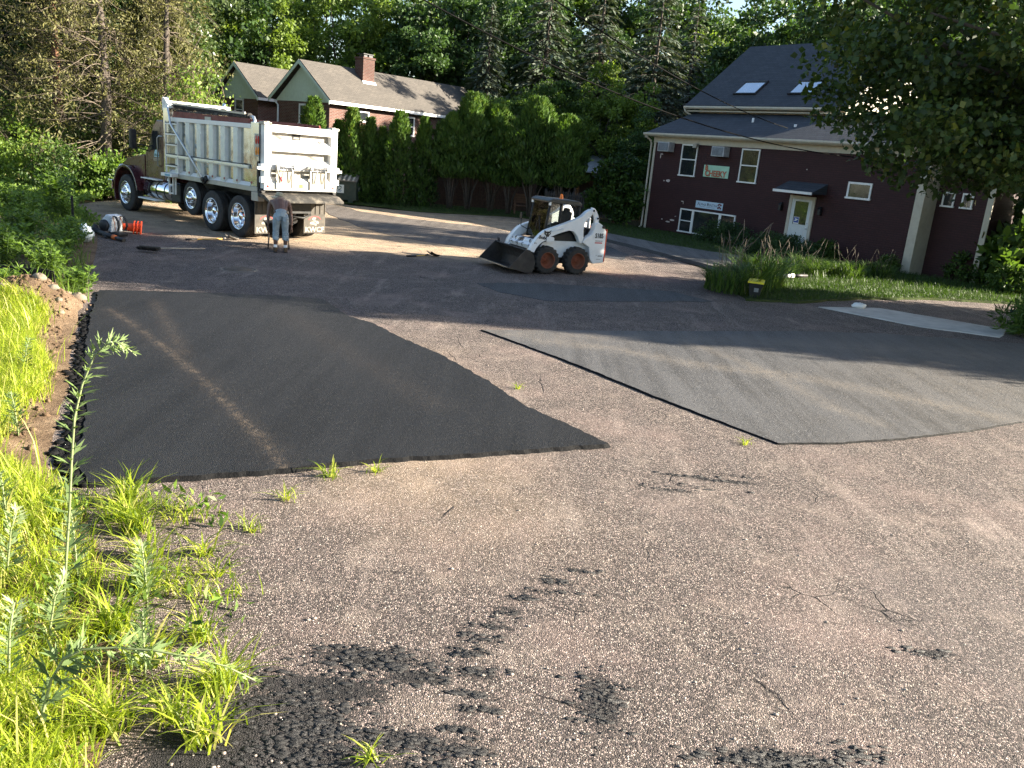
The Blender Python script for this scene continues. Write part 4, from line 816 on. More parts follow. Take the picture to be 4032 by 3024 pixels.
    for y in (1.2, -1.2):
        w = MB(); w.box((X - .12, y * 1.0, 2.06), (.16, .22, .17)); w.box((X - .16, y * 1.08, 2.03), (.06, .24, .08)); w.build('gate_latch', M_ALUW, T, .015); w = MB(); w.box((X - .14, y * 1.03, 1.72), (.12, .14, .16)); w.build('latch_lug', M_ALUW, T, .015)
        w = MB(); w.b2((X + .02, y - .03, 1.40), (X + .10, y + .06, 2.2)); w.tube([(X - .02, y, 1.42), (X - .14, y, 1.42)], .07, 10); w.build('hinge_pin', M_BLK, T, .01)
        w = MB(); w.lathe([(0, .008), (.035, .007), (.04, 0)], 14, Matrix.Translation((X - D, y * .915, 1.56)) @ Matrix.Rotation(-pi / 2, 4, 'Y')); w.build('reflector', M_REDL, gate)
    XF = X - D
    for y1, y0 in ((.86, .30), (-.25, -.82)):       # the two coal doors
        w = MB(); w.b2((XF - .05, y0, 1.50), (XF - .002, y0 + .045, 2.08)); w.b2((XF - .05, y1 - .045, 1.50), (XF - .002, y1, 2.08)); w.b2((XF - .04, y0 + .046, 1.50), (XF - .002, y1 - .046, 1.525)); w.b2((XF - .05, y0 - .05, 1.72), (XF - .002, y0 - .002, 1.80)); w.b2((XF - .05, y1 + .002, 1.72), (XF - .002, y1 + .05, 1.80)); dr = w.build('coal_door', M_ALUD, gate, .004)
        w = MB(); w.b2((XF - .03, y0 + .046, 1.53), (XF - .004, y1 - .046, 1.97)); w.build('door_panel', simple('alu_plate', (.23, .215, .175), .5, .1, var=.08, bmp=.04, dirt=(.18, .14, .09)), dr)
        w = MB(); w.tube([(XF - .10, y0 - .04, 2.10), (XF - .10, y1 + .04, 2.10)], .022, 8)
        for y in (y0 + .12, y1 - .16): w.tube([(XF - .10, y, 2.10), (XF - .13, y - .02, 2.0), (XF - .10, y + .01, 1.87), (XF - .06, y + .02, 1.68)], .013, 7)
        for y in (y0, y1): w.box((XF - .09, y, 2.11), (.10, .06, .13), rot=(.2, .3, 0))
        w.build('door_linkage', M_GREY, dr)
        w = MB()
        if y1 > 0: w.tube([(XF - .11, y1 + .04, 2.12), (XF - .15, y1 + .02, 1.92), (XF - .16, y1 - .05, 1.82)], .025, 8)
        else: w.tube([(XF - .1, y1 + .05, 2.13), (XF - .1, y1 + .18, 2.06)], .03, 8)
        w.build('door_handle', M_PALE, dr)
        if y1 > 0: w = MB(); w.tube([(XF - .16, y1 - .05, 1.82), (XF - .16, y1 - .09, 1.72)], .028, 8); w.build('handle_grip', M_REDP, dr)
    w = MB(); w.b2((XF - .003, -.05, 1.53), (XF - .001, .09, 1.64)); w.build('warning_sticker', M_YEL, gate)
    w = MB(); w.b2((X - .05, -.03, 2.84), (X - .042, .24, 2.99)); pl = w.build('maker_plate', M_BLK, gate); w = MB(); w.b2((X - .053, .02, 2.865), (X - .0505, .19, 2.905)); w.build('plate_lettering', M_PALE, pl)
    w = MB(); w.tube([(X - .05, -.66, 2.83), (X - .1, -.66, 2.80), (X - .1, -.74, 2.80), (X - .05, -.74, 2.83)], .014, 6); w.build('grab_hook', M_GREY, gate)
    # spreader apron and lower sill
    w = MB(); w.prism([(X + .05, -1.27, 1.38), (X - .30, -1.27, 1.32), (X - .52, -1.27, 1.20), (X - .52, -1.27, 1.13), (X - .28, -1.27, 1.22), (X + .05, -1.27, 1.26)], (0, 2.54, 0)); w.build('apron', M_ASPH, T, .015)
    for y in (1.06, -1.27): w = MB(); w.b2((-1.05, y, 1.12), (-.72, y + .21, 1.36)); w.build('apron_bracket', M_ALUD, T, .01)
    # mud flaps with the emblem
    for s in (1, -1):
        y0, y1 = (.44, 1.20) if s > 0 else (-1.20, -.44); yc = (y0 + y1) / 2; xf = -.80
        w = MB(); w.b2((xf, y0, .20), (xf + .02, y1, .74)); fl = w.build('mud_flap', M_MUD, T)
        w = MB(); w.b2((xf + .001, y0, .742), (xf + .02, y1, 1.16))
        for k in range(5): w.b2((xf - .02, y0 + .02 + k * .165, .75), (xf, y0 + .04 + k * .165, 1.15))
        w.b2((xf - .012, y0, .735), (xf, y1, .755)); w.build('flap_hanger', M_MUD, fl)
        Mx = frame((xf - .003, yc, .30), (0, -1, 0), (0, 0, 1)); text('KWCF', .205, Mx, 'lettering', M_PALE, fl, .004, .006, 1.15)
        e = MB(); pts = [(xf - .001, yc - .0 - .23 * cos(a), .555 + .145 * sin(a)) for a in np.linspace(.35, 2.9, 22)]
        for p_, q_ in zip(pts[:-1], pts[1:]): e.prism([p_, q_, (xf - .001, q_[1] * .9 + yc * .1, q_[2] * .93 + .555 * .07), (xf - .001, p_[1] * .9 + yc * .1, p_[2] * .93 + .555 * .07)], (-.004, 0, 0))
        e.build('emblem_ring', M_REDP, fl); e = MB()
        for pl_ in ([(-.08, .58), (.02, .60), (.05, .655), (-.05, .66), (-.09, .63)], [(-.17, .47), (-.02, .45), (.0, .5), (-.06, .54), (-.16, .52)], [(.02, .50), (.13, .47), (.15, .52), (.08, .57), (.06, .52)], [(-.02, .44), (.06, .41), (.07, .46), (.03, .49)], [(-.05, .55), (.06, .53), (.05, .57), (-.04, .575)]):
            e.prism([(xf - .001, yc - a, b) for a, b in pl_], (-.004, 0, 0))
        e.build('emblem_truck', M_PALE, fl)
    # cab
    cb = MB(); prof = [(4.72, 1.15), (6.0, 1.15), (6.02, 2.0), (5.78, 2.18), (5.46, 2.86), (5.20, 3.06), (4.80, 3.08), (4.72, 3.0)]
    cb.prism([(x, -1.0, z) for x, z in prof], (0, 2.0, 0)); cab = cb.build('cab', M_MAROON, T, .06)
    for s in (1, -1):
        w = MB(); w.prism([(4.95, s * 1.002, 2.14), (5.72, s * 1.002, 2.10), (5.44, s * 1.002, 2.74), (5.2, s * 1.002, 2.84), (4.95, s * 1.002, 2.84)], (0, s * .006, 0)); w.build('side_window', M_GLASS, cab)
        w = MB(); w.b2((5.84, s * 1.0005, 1.2), (5.85, s * 1.004, 2.1)); w.b2((4.88, s * 1.0005, 1.2), (4.89, s * 1.004, 2.9)); w.b2((4.89, s * 1.0005, 2.095), (5.84, s * 1.004, 2.105)); w.build('door_seam', M_BLK, cab)
        w = MB(); w.tube([(4.98, s * 1.01, 1.62), (4.98, s * 1.09, 1.65), (4.98, s * 1.09, 2.50), (4.90, s * 1.08, 2.56), (4.78, s * 1.01, 2.56)], .018, 8); w.build('grab_rail', M_GALV, cab)
        if s < 0: continue
        w = MB(); w.b2((6.0, s * 1.38 - .10, 2.10), (6.10, s * 1.38 + .10, 2.68)); w.b2((5.95, s * 1.38 - .09, 2.08), (6.0, s * 1.38 + .09, 2.70)); mr = w.build('mirror', M_BLK, cab, .02)
        w = MB(); w.tube([(5.7, s * 1.0, 2.2), (6.0, s * 1.36, 2.26)], .02, 6); w.tube([(5.7, s * 1.0, 2.05), (6.0, s * 1.36, 2.16)], .02, 6); w.build('mirror_arm', M_BLK, mr)
    for s in (1, -1):
        # exhaust stack with pierced guard
        w = MB(); w.tube([(4.56, s * .98, 1.2), (4.56, s * .98, 3.20)], .07, 14); w.tube([(4.56, s * .98, 3.20), (4.56, s * .98, 3.55), (4.50, s * .98, 3.75)], .055, 12); st = w.build('exhaust_stack', M_CHROME, T)
        w = MB()
        for i in range(34):
            for j in range(7):
                a = 2 * pi * (j + .5 * (i % 2)) / 7; w.lathe([(0, .002), (.016, .002), (.016, 0)], 6, Matrix.Translation((4.56 + .069 * cos(a), s * .98 + .069 * sin(a), 1.35 + i * .05)) @ Matrix.Rotation(a, 4, 'Z') @ Matrix.Rotation(pi / 2, 4, 'Y'))
        w.build('guard_holes', M_BLK, st)
    w = MB(); w.prism([(6.03, -.92, 2.02), (5.80, -.92, 2.20), (5.475, -.92, 2.84), (5.50, -.92, 2.86), (5.83, -.92, 2.22), (6.05, -.92, 2.05)], (0, 1.84, 0)); w.build('windshield', M_GLASS, cab)
    # door emblem: a pale arch over lettering
    e = MB(); C_ = (5.22, 1.004, 1.90)
    pts = [(C_[0] - .17 * cos(a), 1.003, C_[2] + .24 * sin(a)) for a in np.linspace(0, pi, 16)]; e.prism(pts, (0, .004, 0)); em = e.build('door_emblem', simple('emblem_sky', (.36, .55, .62), .5, bmp=0), cab)
    e = MB(); e.prism([(5.38, 1.0075, 1.93), (5.30, 1.0075, 2.02), (5.22, 1.0075, 1.96), (5.14, 1.0075, 2.04), (5.06, 1.0075, 1.93)], (0, .002, 0)); e.build('emblem_hills', simple('emblem_hill', (.05, .14, .15), .5, bmp=0), em)
    e = MB()
    for i, (a, b) in enumerate(((5.46, 5.0), (5.42, 5.06))): e.b2((b, 1.0035, 1.83 - i * .05), (a, 1.0065, 1.862 - i * .05))
    e.build('emblem_lettering', M_PALE, em)
    # hood and fenders
    h = MB(); hp = [(6.02, 1.05), (8.15, 1.05), (8.24, 1.30), (8.16, 1.62), (7.6, 1.80), (6.6, 1.97), (6.02, 2.0)]
    h.prism([(x, -.62, z) for x, z in hp], (0, 1.24, 0)); hood = h.build('hood', M_MAROON, T, .09)
    w = MB(); w.b2((8.25, -.5, 1.0), (8.32, .5, 1.58)); w.build('grille', M_CHROME, T, .02); w = MB(); w.b2((8.1, -1.2, .62), (8.4, 1.2, .95)); w.build('front_bumper', M_CHROME, T, .03)
    for s in (1, -1):
        w = MB(); n = 22; a0, a1 = radians(-22), radians(172)
        out_ = [(7.05 + .86 * cos(a), .62 + .88 * sin(a)) for a in np.linspace(a1, a0, n)]; inn = [(7.05 + .80 * cos(a), .62 + .82 * sin(a)) for a in np.linspace(a1, a0, n)]
        for (p, q_, r_, t_) in zip(out_[:-1], out_[1:], inn[1:], inn[:-1]): w.prism([(x, s * .62, z) for x, z in (p, q_, r_, t_)], (0, s * .60, 0))
        w.prism([(6.02, s * .6, 1.9), (6.6, s * .6, 1.85), (7.3, s * .6, 1.7), (7.9, s * .6, 1.3), (7.4, s * .6, 1.5), (6.8, s * .6, 1.5), (6.2, s * .6, 1.0), (6.02, s * .6, .9)], (0, s * .42, 0)); fd = w.build('fender', M_MAROON, T, .015)
        w = MB(); w.tube([(7.05 + .87 * cos(a), s * 1.225, .62 + .89 * sin(a)) for a in np.linspace(a1, radians(20), 20)], .016, 6); w.build('fender_trim', M_PALE, fd)
        w = MB(); w.ball((7.75, s * .95, 1.42), (.12, .13, .10)); w.build('headlight', M_CHROME, fd)
        # tank, step and battery box
        w = MB(); w.lathe([(0, -.86), (.27, -.86), (.30, -.83), (.30, .83), (.27, .86), (0, .86)], 28, Matrix.Translation((5.02, s * .86, .87)) @ Matrix.Rotation(pi / 2, 4, 'Y')); tk = w.build('fuel_tank', M_CHROME, T)
        w = MB()
        for x in (4.45, 5.0, 5.5): w.lathe([(.302, -.03), (.312, -.025), (.312, .025), (.302, .03)], 28, Matrix.Translation((x, s * .86, .87)) @ Matrix.Rotation(pi / 2, 4, 'Y'))
        w.build('tank_strap', M_BLK, tk)
        w = MB(); w.b2((4.85, s * .7 if s > 0 else -1.2, 1.175), (5.95, 1.2 if s > 0 else -.7, 1.21)); w.build('tank_step', M_ALUW, T, .005); w = MB(); w.b2((4.9, s * .9 if s > 0 else -1.22, .52), (6.12, 1.22 if s > 0 else -.9, .56)); w.build('cab_step', M_ALUW, T, .005)
        w = MB(); w.b2((3.55, s * .5 if s > 0 else -1.1, .62), (4.1, 1.1 if s > 0 else -.5, 1.15)); w.build('air_box', M_BLK, T, .02)
    return T
TRUCK = dump_truck()
# ---------------------------------------------------------------- skid steer loader (local: x forward, y left, z up)
M_SKW = simple('chipped_white_paint', (.74, .76, .78), .4, var=.05, scale=2, bmp=.03, dirt=(.36, .33, .30), dirtamt=.35)
M_ORR = simple('orange_red_paint', (.55, .07, .02), .45, var=.15, bmp=.05, dirt=(.25, .08, .04))
M_RUST = simple('rusty_orange_rim', (.22, .06, .025), .7, var=.35, scale=7, bmp=.2, dirt=(.07, .045, .03), dirtamt=.7)
M_BUCK = simple('bucket_steel', (.03, .027, .026), .6, .3, var=.4, scale=4, bmp=.4, bscale=22, dirt=(.10, .085, .07), dirtamt=.5)
def chipmat():
    m, nt, out = newmat('badly_chipped_white'); v = coords(nt)
    f = ramp(nt, noise(nt, v, 4.2, 7, .72), [(.54, 0), (.565, 1)])
    c = mixc(nt, f, (.72, .74, .77), (.03, .025, .025)); bsdf(nt, out, c, .5, 0, bump(nt, f, -.3, .004)); return m
M_CHIP = chipmat()
def skid():
    T = thing('skid_steer_loader', 'white compact skid steer loader with a dark bucket and orange wheel rims', 'loader', (1.12, 23.52, 0), radians(208))
    # lugged tyres
    mb = MB(); R = .372; hw = .145
    pr = [(R * .55, -hw), (R * .62, -hw * 1.05), (R * .85, -hw), (R * .94, -hw * .9), (R, -hw * .8), (R, -hw * .4), (R, -.012), (R, .012), (R, hw * .4), (R, hw * .8), (R * .94, hw * .9), (R * .85, hw), (R * .62, hw * 1.05), (R * .55, hw)]
    n = 72
    def lug(i, j):
        if i in (4, 5, 6): return 1.0 if (j % 4) < 2 else .92
        if i in (7, 8, 9): return 1.0 if ((j + 2) % 4) < 2 else .92
        if i == 3: return 1.0 if (j % 4) < 2 else .97
        if i == 10: return 1.0 if ((j + 2) % 4) < 2 else .97
        return 1
    mb.lathe(pr, n, RY, 0, False, lug); tyre = mb.mesh('wheel', M_RUB)
    mb = MB(); mb.lathe([(R * .57, hw), (R * .58, hw + .01), (R * .54, hw + .008), (R * .52, hw - .03), (R * .5, .02), (R * .34, .0), (R * .26, .03), (R * .14, .035), (R * .13, .06), (0, .06)], 28, RY)
    for k in range(8): a = 2 * pi * k / 8; mb.lathe([(.014, 0), (.014, .02), (0, .021)], 6, Matrix.Translation((R * .24 * cos(a), .03, R * .24 * sin(a))) @ RY)
    rim = mb.mesh('rim', M_RUST)
    for s in (1, -1):
        for x in (.05, .99): o = link('wheel', tyre, T, loc=(x, s * .70, .365), rotz=0 if s > 0 else pi); o.rotation_euler.y = rnd.random() * 3; link('rim', rim, o)
    b = MB(); b.prism([(x, -.54, z) for x, z in ((-.42, .28), (.95, .24), (1.22, .42), (1.22, .62), (.95, .80), (-.1, .84), (-.42, .84))], (0, 1.08, 0)); b.build('belly', M_BLK, T)
    for s in (1, -1):
        y = s * .545
        b = MB(); b.prism([(x, y, z) for x, z in ((-.40, .30), (.20, .46), (.35, .42), (.70, .42), (1.16, .42), (1.18, .60), (1.02, .80), (.75, .86), (-.05, .86), (-.40, .86))], (0, s * .02, 0)); b.build('side_panel', M_SKW, T, .004)
        b = MB(); b.prism([(x, s * .566, z) for x, z in ((.78, .95), (.30, 1.09), (.20, 1.06), (.03, .87), (.80, .87))], (0, s * .01, 0)); b.build('side_recess', M_BLK, T)
        # tail upright plate
        pl = [(-.80, .34), (-.46, .30), (-.36, .42), (-.30, .74), (-.08, .86), (-.14, .96), (-.33, 1.08), (-.40, 1.20), (-.42, 1.36), (-.52, 1.42), (-.64, 1.36), (-.74, 1.26), (-.80, 1.18)]
        b = MB(); b.prism([(x, s * .57, z) for x, z in pl], (0, s * .21, 0)); tp = b.build('rear_upright', M_SKW, T, .015)
        fx = 1 if s > 0 else -1
        Mx = frame((-.585, s * .7825, 1.055), (-s, 0, 0), (0, 0, 1)); text('S185', .175, Mx, 'lettering', M_BLK, tp, .002, .006, .78)
        b = MB(); b.b2((-.70, s * .781, .855), (-.46, s * .783, .885)); b.build('red_stripe', M_REDP, tp)
        b = MB()
        for k in range(4): b.b2((-.70 + k * .06, s * .781, .905), (-.655 + k * .06, s * .783, .935))
        b.b2((-.74, s * .781, .50), (-.60, s * .783, .53)); b.b2((-.70, s * .781, .42), (-.56, s * .783, .435)); b.b2((-.56, s * .781, .52), (-.54, s * .783, .545)); b.build('small_print', M_GREY, tp)
        # rear link
        lk = [(-.30, 1.80), (-.40, 1.78), (-.52, 1.62), (-.565, 1.50), (-.55, 1.26), (-.43, 1.26), (-.42, 1.48), (-.37, 1.60), (-.28, 1.70)]
        b = MB(); b.prism([(x, s * .64, z) for x, z in lk], (0, s * .07, 0)); b.tube([(-.34, s * .60, 1.72), (-.34, s * .75, 1.72)], .035, 10); b.tube([(-.50, s * .60, 1.52), (-.50, s * .74, 1.52)], .03, 10); b.build('rear_link', M_SKW, T, .01)
        b = MB(); b.ball((-.50, s * .745, 1.52), .028); b.ball((-.34, s * .755, 1.72), .032); b.tube([(-.68, s * .62, 1.30), (-.68, s * .83, 1.30)], .04, 10); b.build('pivot_pin', M_BLK, T)
        # lift arm outline, smooth bend
        arm = [(-.36, 1.76), (-.24, 1.745), (-.12, 1.68), (.0, 1.565), (.10, 1.505), (.5, 1.345), (1.0, 1.17), (1.10, 1.13), (1.22, 1.04), (1.36, .88), (1.46, .72), (1.50, .60), (1.38, .56), (1.33, .66), (1.24, .76), (1.14, .84), (1.05, .88), (.98, .93), (.90, .985), (.60, 1.10), (.36, 1.165), (.22, 1.14), (.10, 1.02), (.0, .84), (-.07, .83), (-.10, .98), (-.08, 1.20), (-.10, 1.38), (-.18, 1.50), (-.28, 1.58)]
        b = MB(); b.prism([(x, s * .60, z) for x, z in arm], (0, s * .16, 0)); am = b.build('lift_arm', M_SKW, T, .012)
        b = MB(); b.prism([(x, s * (.765), z) for x, z in ((1.12, 1.125), (1.23, 1.035), (1.37, .875), (1.47, .72), (1.505, .60), (1.375, .555), (1.33, .66), (1.25, .77), (1.28, .90), (1.18, 1.02))], (0, s * .003, 0)); b.build('worn_edge', M_CHIP, am)
        b = MB(); b.tube([(.95, s * .762, 1.10), (.6, s * .762, 1.22), (.55, s * .77, 1.20)], .012, 6); b.build('hydraulic_line', M_SKW, am)
        text('Bobcat', .125, frame((1.10 if s > 0 else 1.12, s * .769, .945), (-s, 0, -.12), (-.12 * s, 0, 1)), 'lettering', M_BLK, am, .002, .004)
        e = MB(); hx = [(-.10, -.02), (-.11, .085), (-.055, .05), (.045, .05), (.10, .085), (.09, -.01), (.05, -.05), (.02, -.115), (-.025, -.115), (-.055, -.05)]
        e.prism([(1.02 - s * a * -1 * 1.0 if s < 0 else 1.02 - a, s * .766, 1.065 + b_) for a, b_ in hx], (0, s * .003, 0)); lg = e.build('cat_head_emblem', M_BLK, am)
        e = MB()
        for q0, q1 in (((-.065, .015), (-.02, -.005)), ((.02, -.005), (.065, .015))): e.prism([(1.02 - q0[0], s * .7695, 1.065 + q0[1]), (1.02 - q1[0], s * .7695, 1.065 + q1[1]), (1.02 - (q0[0] + q1[0]) / 2, s * .7695, 1.065 - .022)], (0, s * .002, 0))
        e.build('emblem_eye', M_WHITE, lg)
        b = MB(); b.tube([(.80, s * .70, .90), (1.0, s * .70, .92)], .07, 10); b.box((.94, s * .77, .91), (.2, .03, .13)); b.build('tilt_bracket', M_SKW, T, .01)
        b = MB(); b.tube([(.90, s * .66, .95), (1.32, s * .58, .72)], .035, 8); b.tube([(1.2, s * .6, .78), (1.5, s * .55, .58)], .022, 8); b.build('tilt_cylinder', M_GALV, T)
        b = MB(); b.tube([(-.25, s * .58, .95), (.05, s * .58, 1.25)], .045, 8); b.build('lift_cylinder', M_BLK, T)
    b = MB(); b.b2((-.84, -.77, .36), (-.805, .77, 1.24)); rd = b.build('rear_door', M_ORR, T, .01)
    b = MB(); b.b2((-.80, -.56, .3), (-.36, .56, 1.22)); b.b2((-.35, -.5, .8), (.0, .5, 1.25)); b.build('engine_cover', M_BLK, T, .03)
    b = MB(); b.tube([(-.5, .3, 1.2), (-.5, .3, 1.5)], .05, 10); b.box((-.45, -.1, 1.28), (.3, .5, .14)); b.build('engine_top', M_SKW, T, .02)
    b = MB(); b.tube([(1.28, -.6, .80), (1.28, .6, .80)], .075, 14); b.box((1.38, 0, .70), (.12, 1.1, .12), rot=(0, .5, 0)); b.build('arm_crosstube', M_CHIP, T)
    # cab: posts, roof, glass, mesh sides
    c = MB()
    def post(a, b_, w=.03): c.tube([a, b_], w, 6)
    for s in (1, -1):
        y = s * .46
        post((.98, y, .88), (.84, y, 1.88), .035); post((-.05, y, .9), (-.05, y, 1.86), .035); post((.55, y, 1.15), (.52, y, 1.87), .028); post((-.05, y, 1.25), (.97, y, .98), .03); post((.98, y, .9), (-.05, y, .9), .035)
        c.prism([(-.05, y - .008, .9), (.97, y - .008, .9), (.96, y - .008, 1.08), (-.05, y - .008, 1.30)], (0, .016, 0))
    c.b2((-.06, -.46, .9), (-.03, .46, 1.35)); c.build('cab_frame', M_BLK, T)
    c = MB(); c.prism([(.93, -.52, 1.90), (.93, -.52, 1.85), (-.10, -.52, 1.80), (-.10, -.52, 1.86), (0, -.52, 1.93), (.8, -.52, 1.955)], (0, 1.04, 0)); c.build('cab_roof', simple('cab_roof_black', (.035, .036, .036), .45, bmp=.15), T, .02)
    for s in (1, -1):
        m1 = MB(); y = s * .462
        for k in range(14): x = .0 + k * .038; m1.tube([(x, y, 1.22), (x, y, 1.82)], .0035, 4)
        for k in range(16): z = 1.24 + k * .038; m1.tube([(-.04, y, z), (.52, y, z)], .0035, 4)
        m1.build('side_mesh', M_DKMET, T)
        gm = MB(); gm.prism([(.56, s * .45, 1.14), (.93, s * .45, 1.06), (.82, s * .45, 1.83), (.56, s * .45, 1.83)], (0, .006, 0)); gm.build('side_window', M_CABG, T)
    gm = MB(); gm.prism([(.985, -.43, .93), (.985, .43, .93), (.855, .43, 1.84), (.855, -.43, 1.84)], (.008, 0, 0)); gw = gm.build('front_window', M_CABG, T)
    gm = MB(); gm.tube([(1.0, .30, .95), (.93, .05, 1.45)], .012, 6); gm.tube([(1.005, .0, .96), (.95, .0, 1.35)], .008, 6); gm.build('wiper', M_BLK, gw)
    st = MB(); st.box((.28, 0, 1.02), (.42, .46, .12)); st.box((.08, 0, 1.33), (.11, .44, .58), rot=(0, -.12, 0)); st.box((.06, 0, 1.62), (.1, .26, .16)); st.build('seat', simple('seat_vinyl', (.03, .03, .032), .6, bmp=.1), T, .04)
    st = MB(); st.tube([(.62, .22, .98), (.66, .22, 1.25)], .018, 6); st.tube([(.62, -.22, .98), (.66, -.22, 1.25)], .018, 6); st.box((.6, .36, 1.0), (.5, .1, .3)); st.box((.6, -.36, 1.0), (.5, .1, .3)); st.build('controls', M_GREY, T)
    bc = MB(); bc.lathe([(.05, 0), (.05, .03), (.042, .04), (.042, .10), (.03, .125), (0, .13)], 14, Matrix.Translation((.30, .05, 1.94))); bc.build('beacon', simple('beacon_orange', (.75, .17, .01), .3, bmp=0), T)
    for s in (1, -1):
        w = MB(); w.box((.88, s * .49, 1.82), (.03, .10, .09)); w.build('work_lamp', M_WHITE, T, .01)
    w = MB(); w.tube([(1.0, -.46, 1.05), (1.12, -.60, 1.12), (1.13, -.62, 1.45)], .012, 6); w.box((1.13, -.62, 1.38), (.03, .12, .18)); w.build('mirror', M_BLK, T, .008)
    # bucket
    bk = MB(); hwid = .92
    prof = [(2.20, .17), (1.62, .04), (1.50, .06), (1.44, .14), (1.42, .30), (1.47, .48), (1.58, .62), (1.66, .64)]
    inner = [(x + .022 if i > 2 else x, z + (.022 if i < 5 else -.022)) for i, (x, z) in enumerate(prof)]
    for i in range(len(prof) - 1): bk.prism([(prof[i][0], -hwid, prof[i][1]), (prof[i + 1][0], -hwid, prof[i + 1][1]), (inner[i + 1][0], -hwid, inner[i + 1][1]), (inner[i][0], -hwid, inner[i][1])], (0, 2 * hwid, 0), smooth=False)
    sidep = [(2.18, .165), (1.62, .035), (1.50, .05), (1.43, .14), (1.41, .30), (1.46, .48), (1.58, .625), (1.70, .655), (1.80, .56)]
    for y in (-hwid - .02, hwid): bk.prism([(x, y, z) for x, z in sidep], (0, .02, 0))
    bo = bk.build('bucket', M_BUCK, T)
    bk = MB(); bk.prism([(2.26, -hwid, .175), (2.02, -hwid, .12), (2.02, -hwid, .145), (2.25, -hwid, .195)], (0, 2 * hwid, 0)); bk.build('cutting_edge', simple('worn_steel', (.16, .15, .14), .4, .8, bmp=.2), bo)
    bk = MB(); bk.tube([(1.66, -.84, .65), (1.66, -.88, .73), (1.66, -.80, .73), (1.66, -.76, .65)], .018, 6); bk.build('lifting_eye', M_BLK, bo)
    bk = MB(); bk.b2((1.30, -.5, .2), (1.40, .5, .62)); bk.build('quick_hitch', M_BLK, T, .02)
    return T
M_CABG = None
def cabglass():
    m, nt, out = newmat('cab_glass'); gl = nt.nodes.new('ShaderNodeBsdfGlossy'); gl.inputs['Roughness'].default_value = .03; tr = nt.nodes.new('ShaderNodeBsdfTransparent'); tr.inputs[0].default_value = (.75, .8, .78, 1)
    fr = nt.nodes.new('ShaderNodeFresnel'); fr.inputs['IOR'].default_value = 1.5; mx = nt.nodes.new('ShaderNodeMixShader'); L(nt, mth(nt, 'ADD', fr.outputs[0], .05), mx.inputs[0]); L(nt, tr.outputs[0], mx.inputs[1]); L(nt, gl.outputs[0], mx.inputs[2]); L(nt, mx.outputs[0], out.inputs[0]); return m
M_CABG = cabglass()
skid()

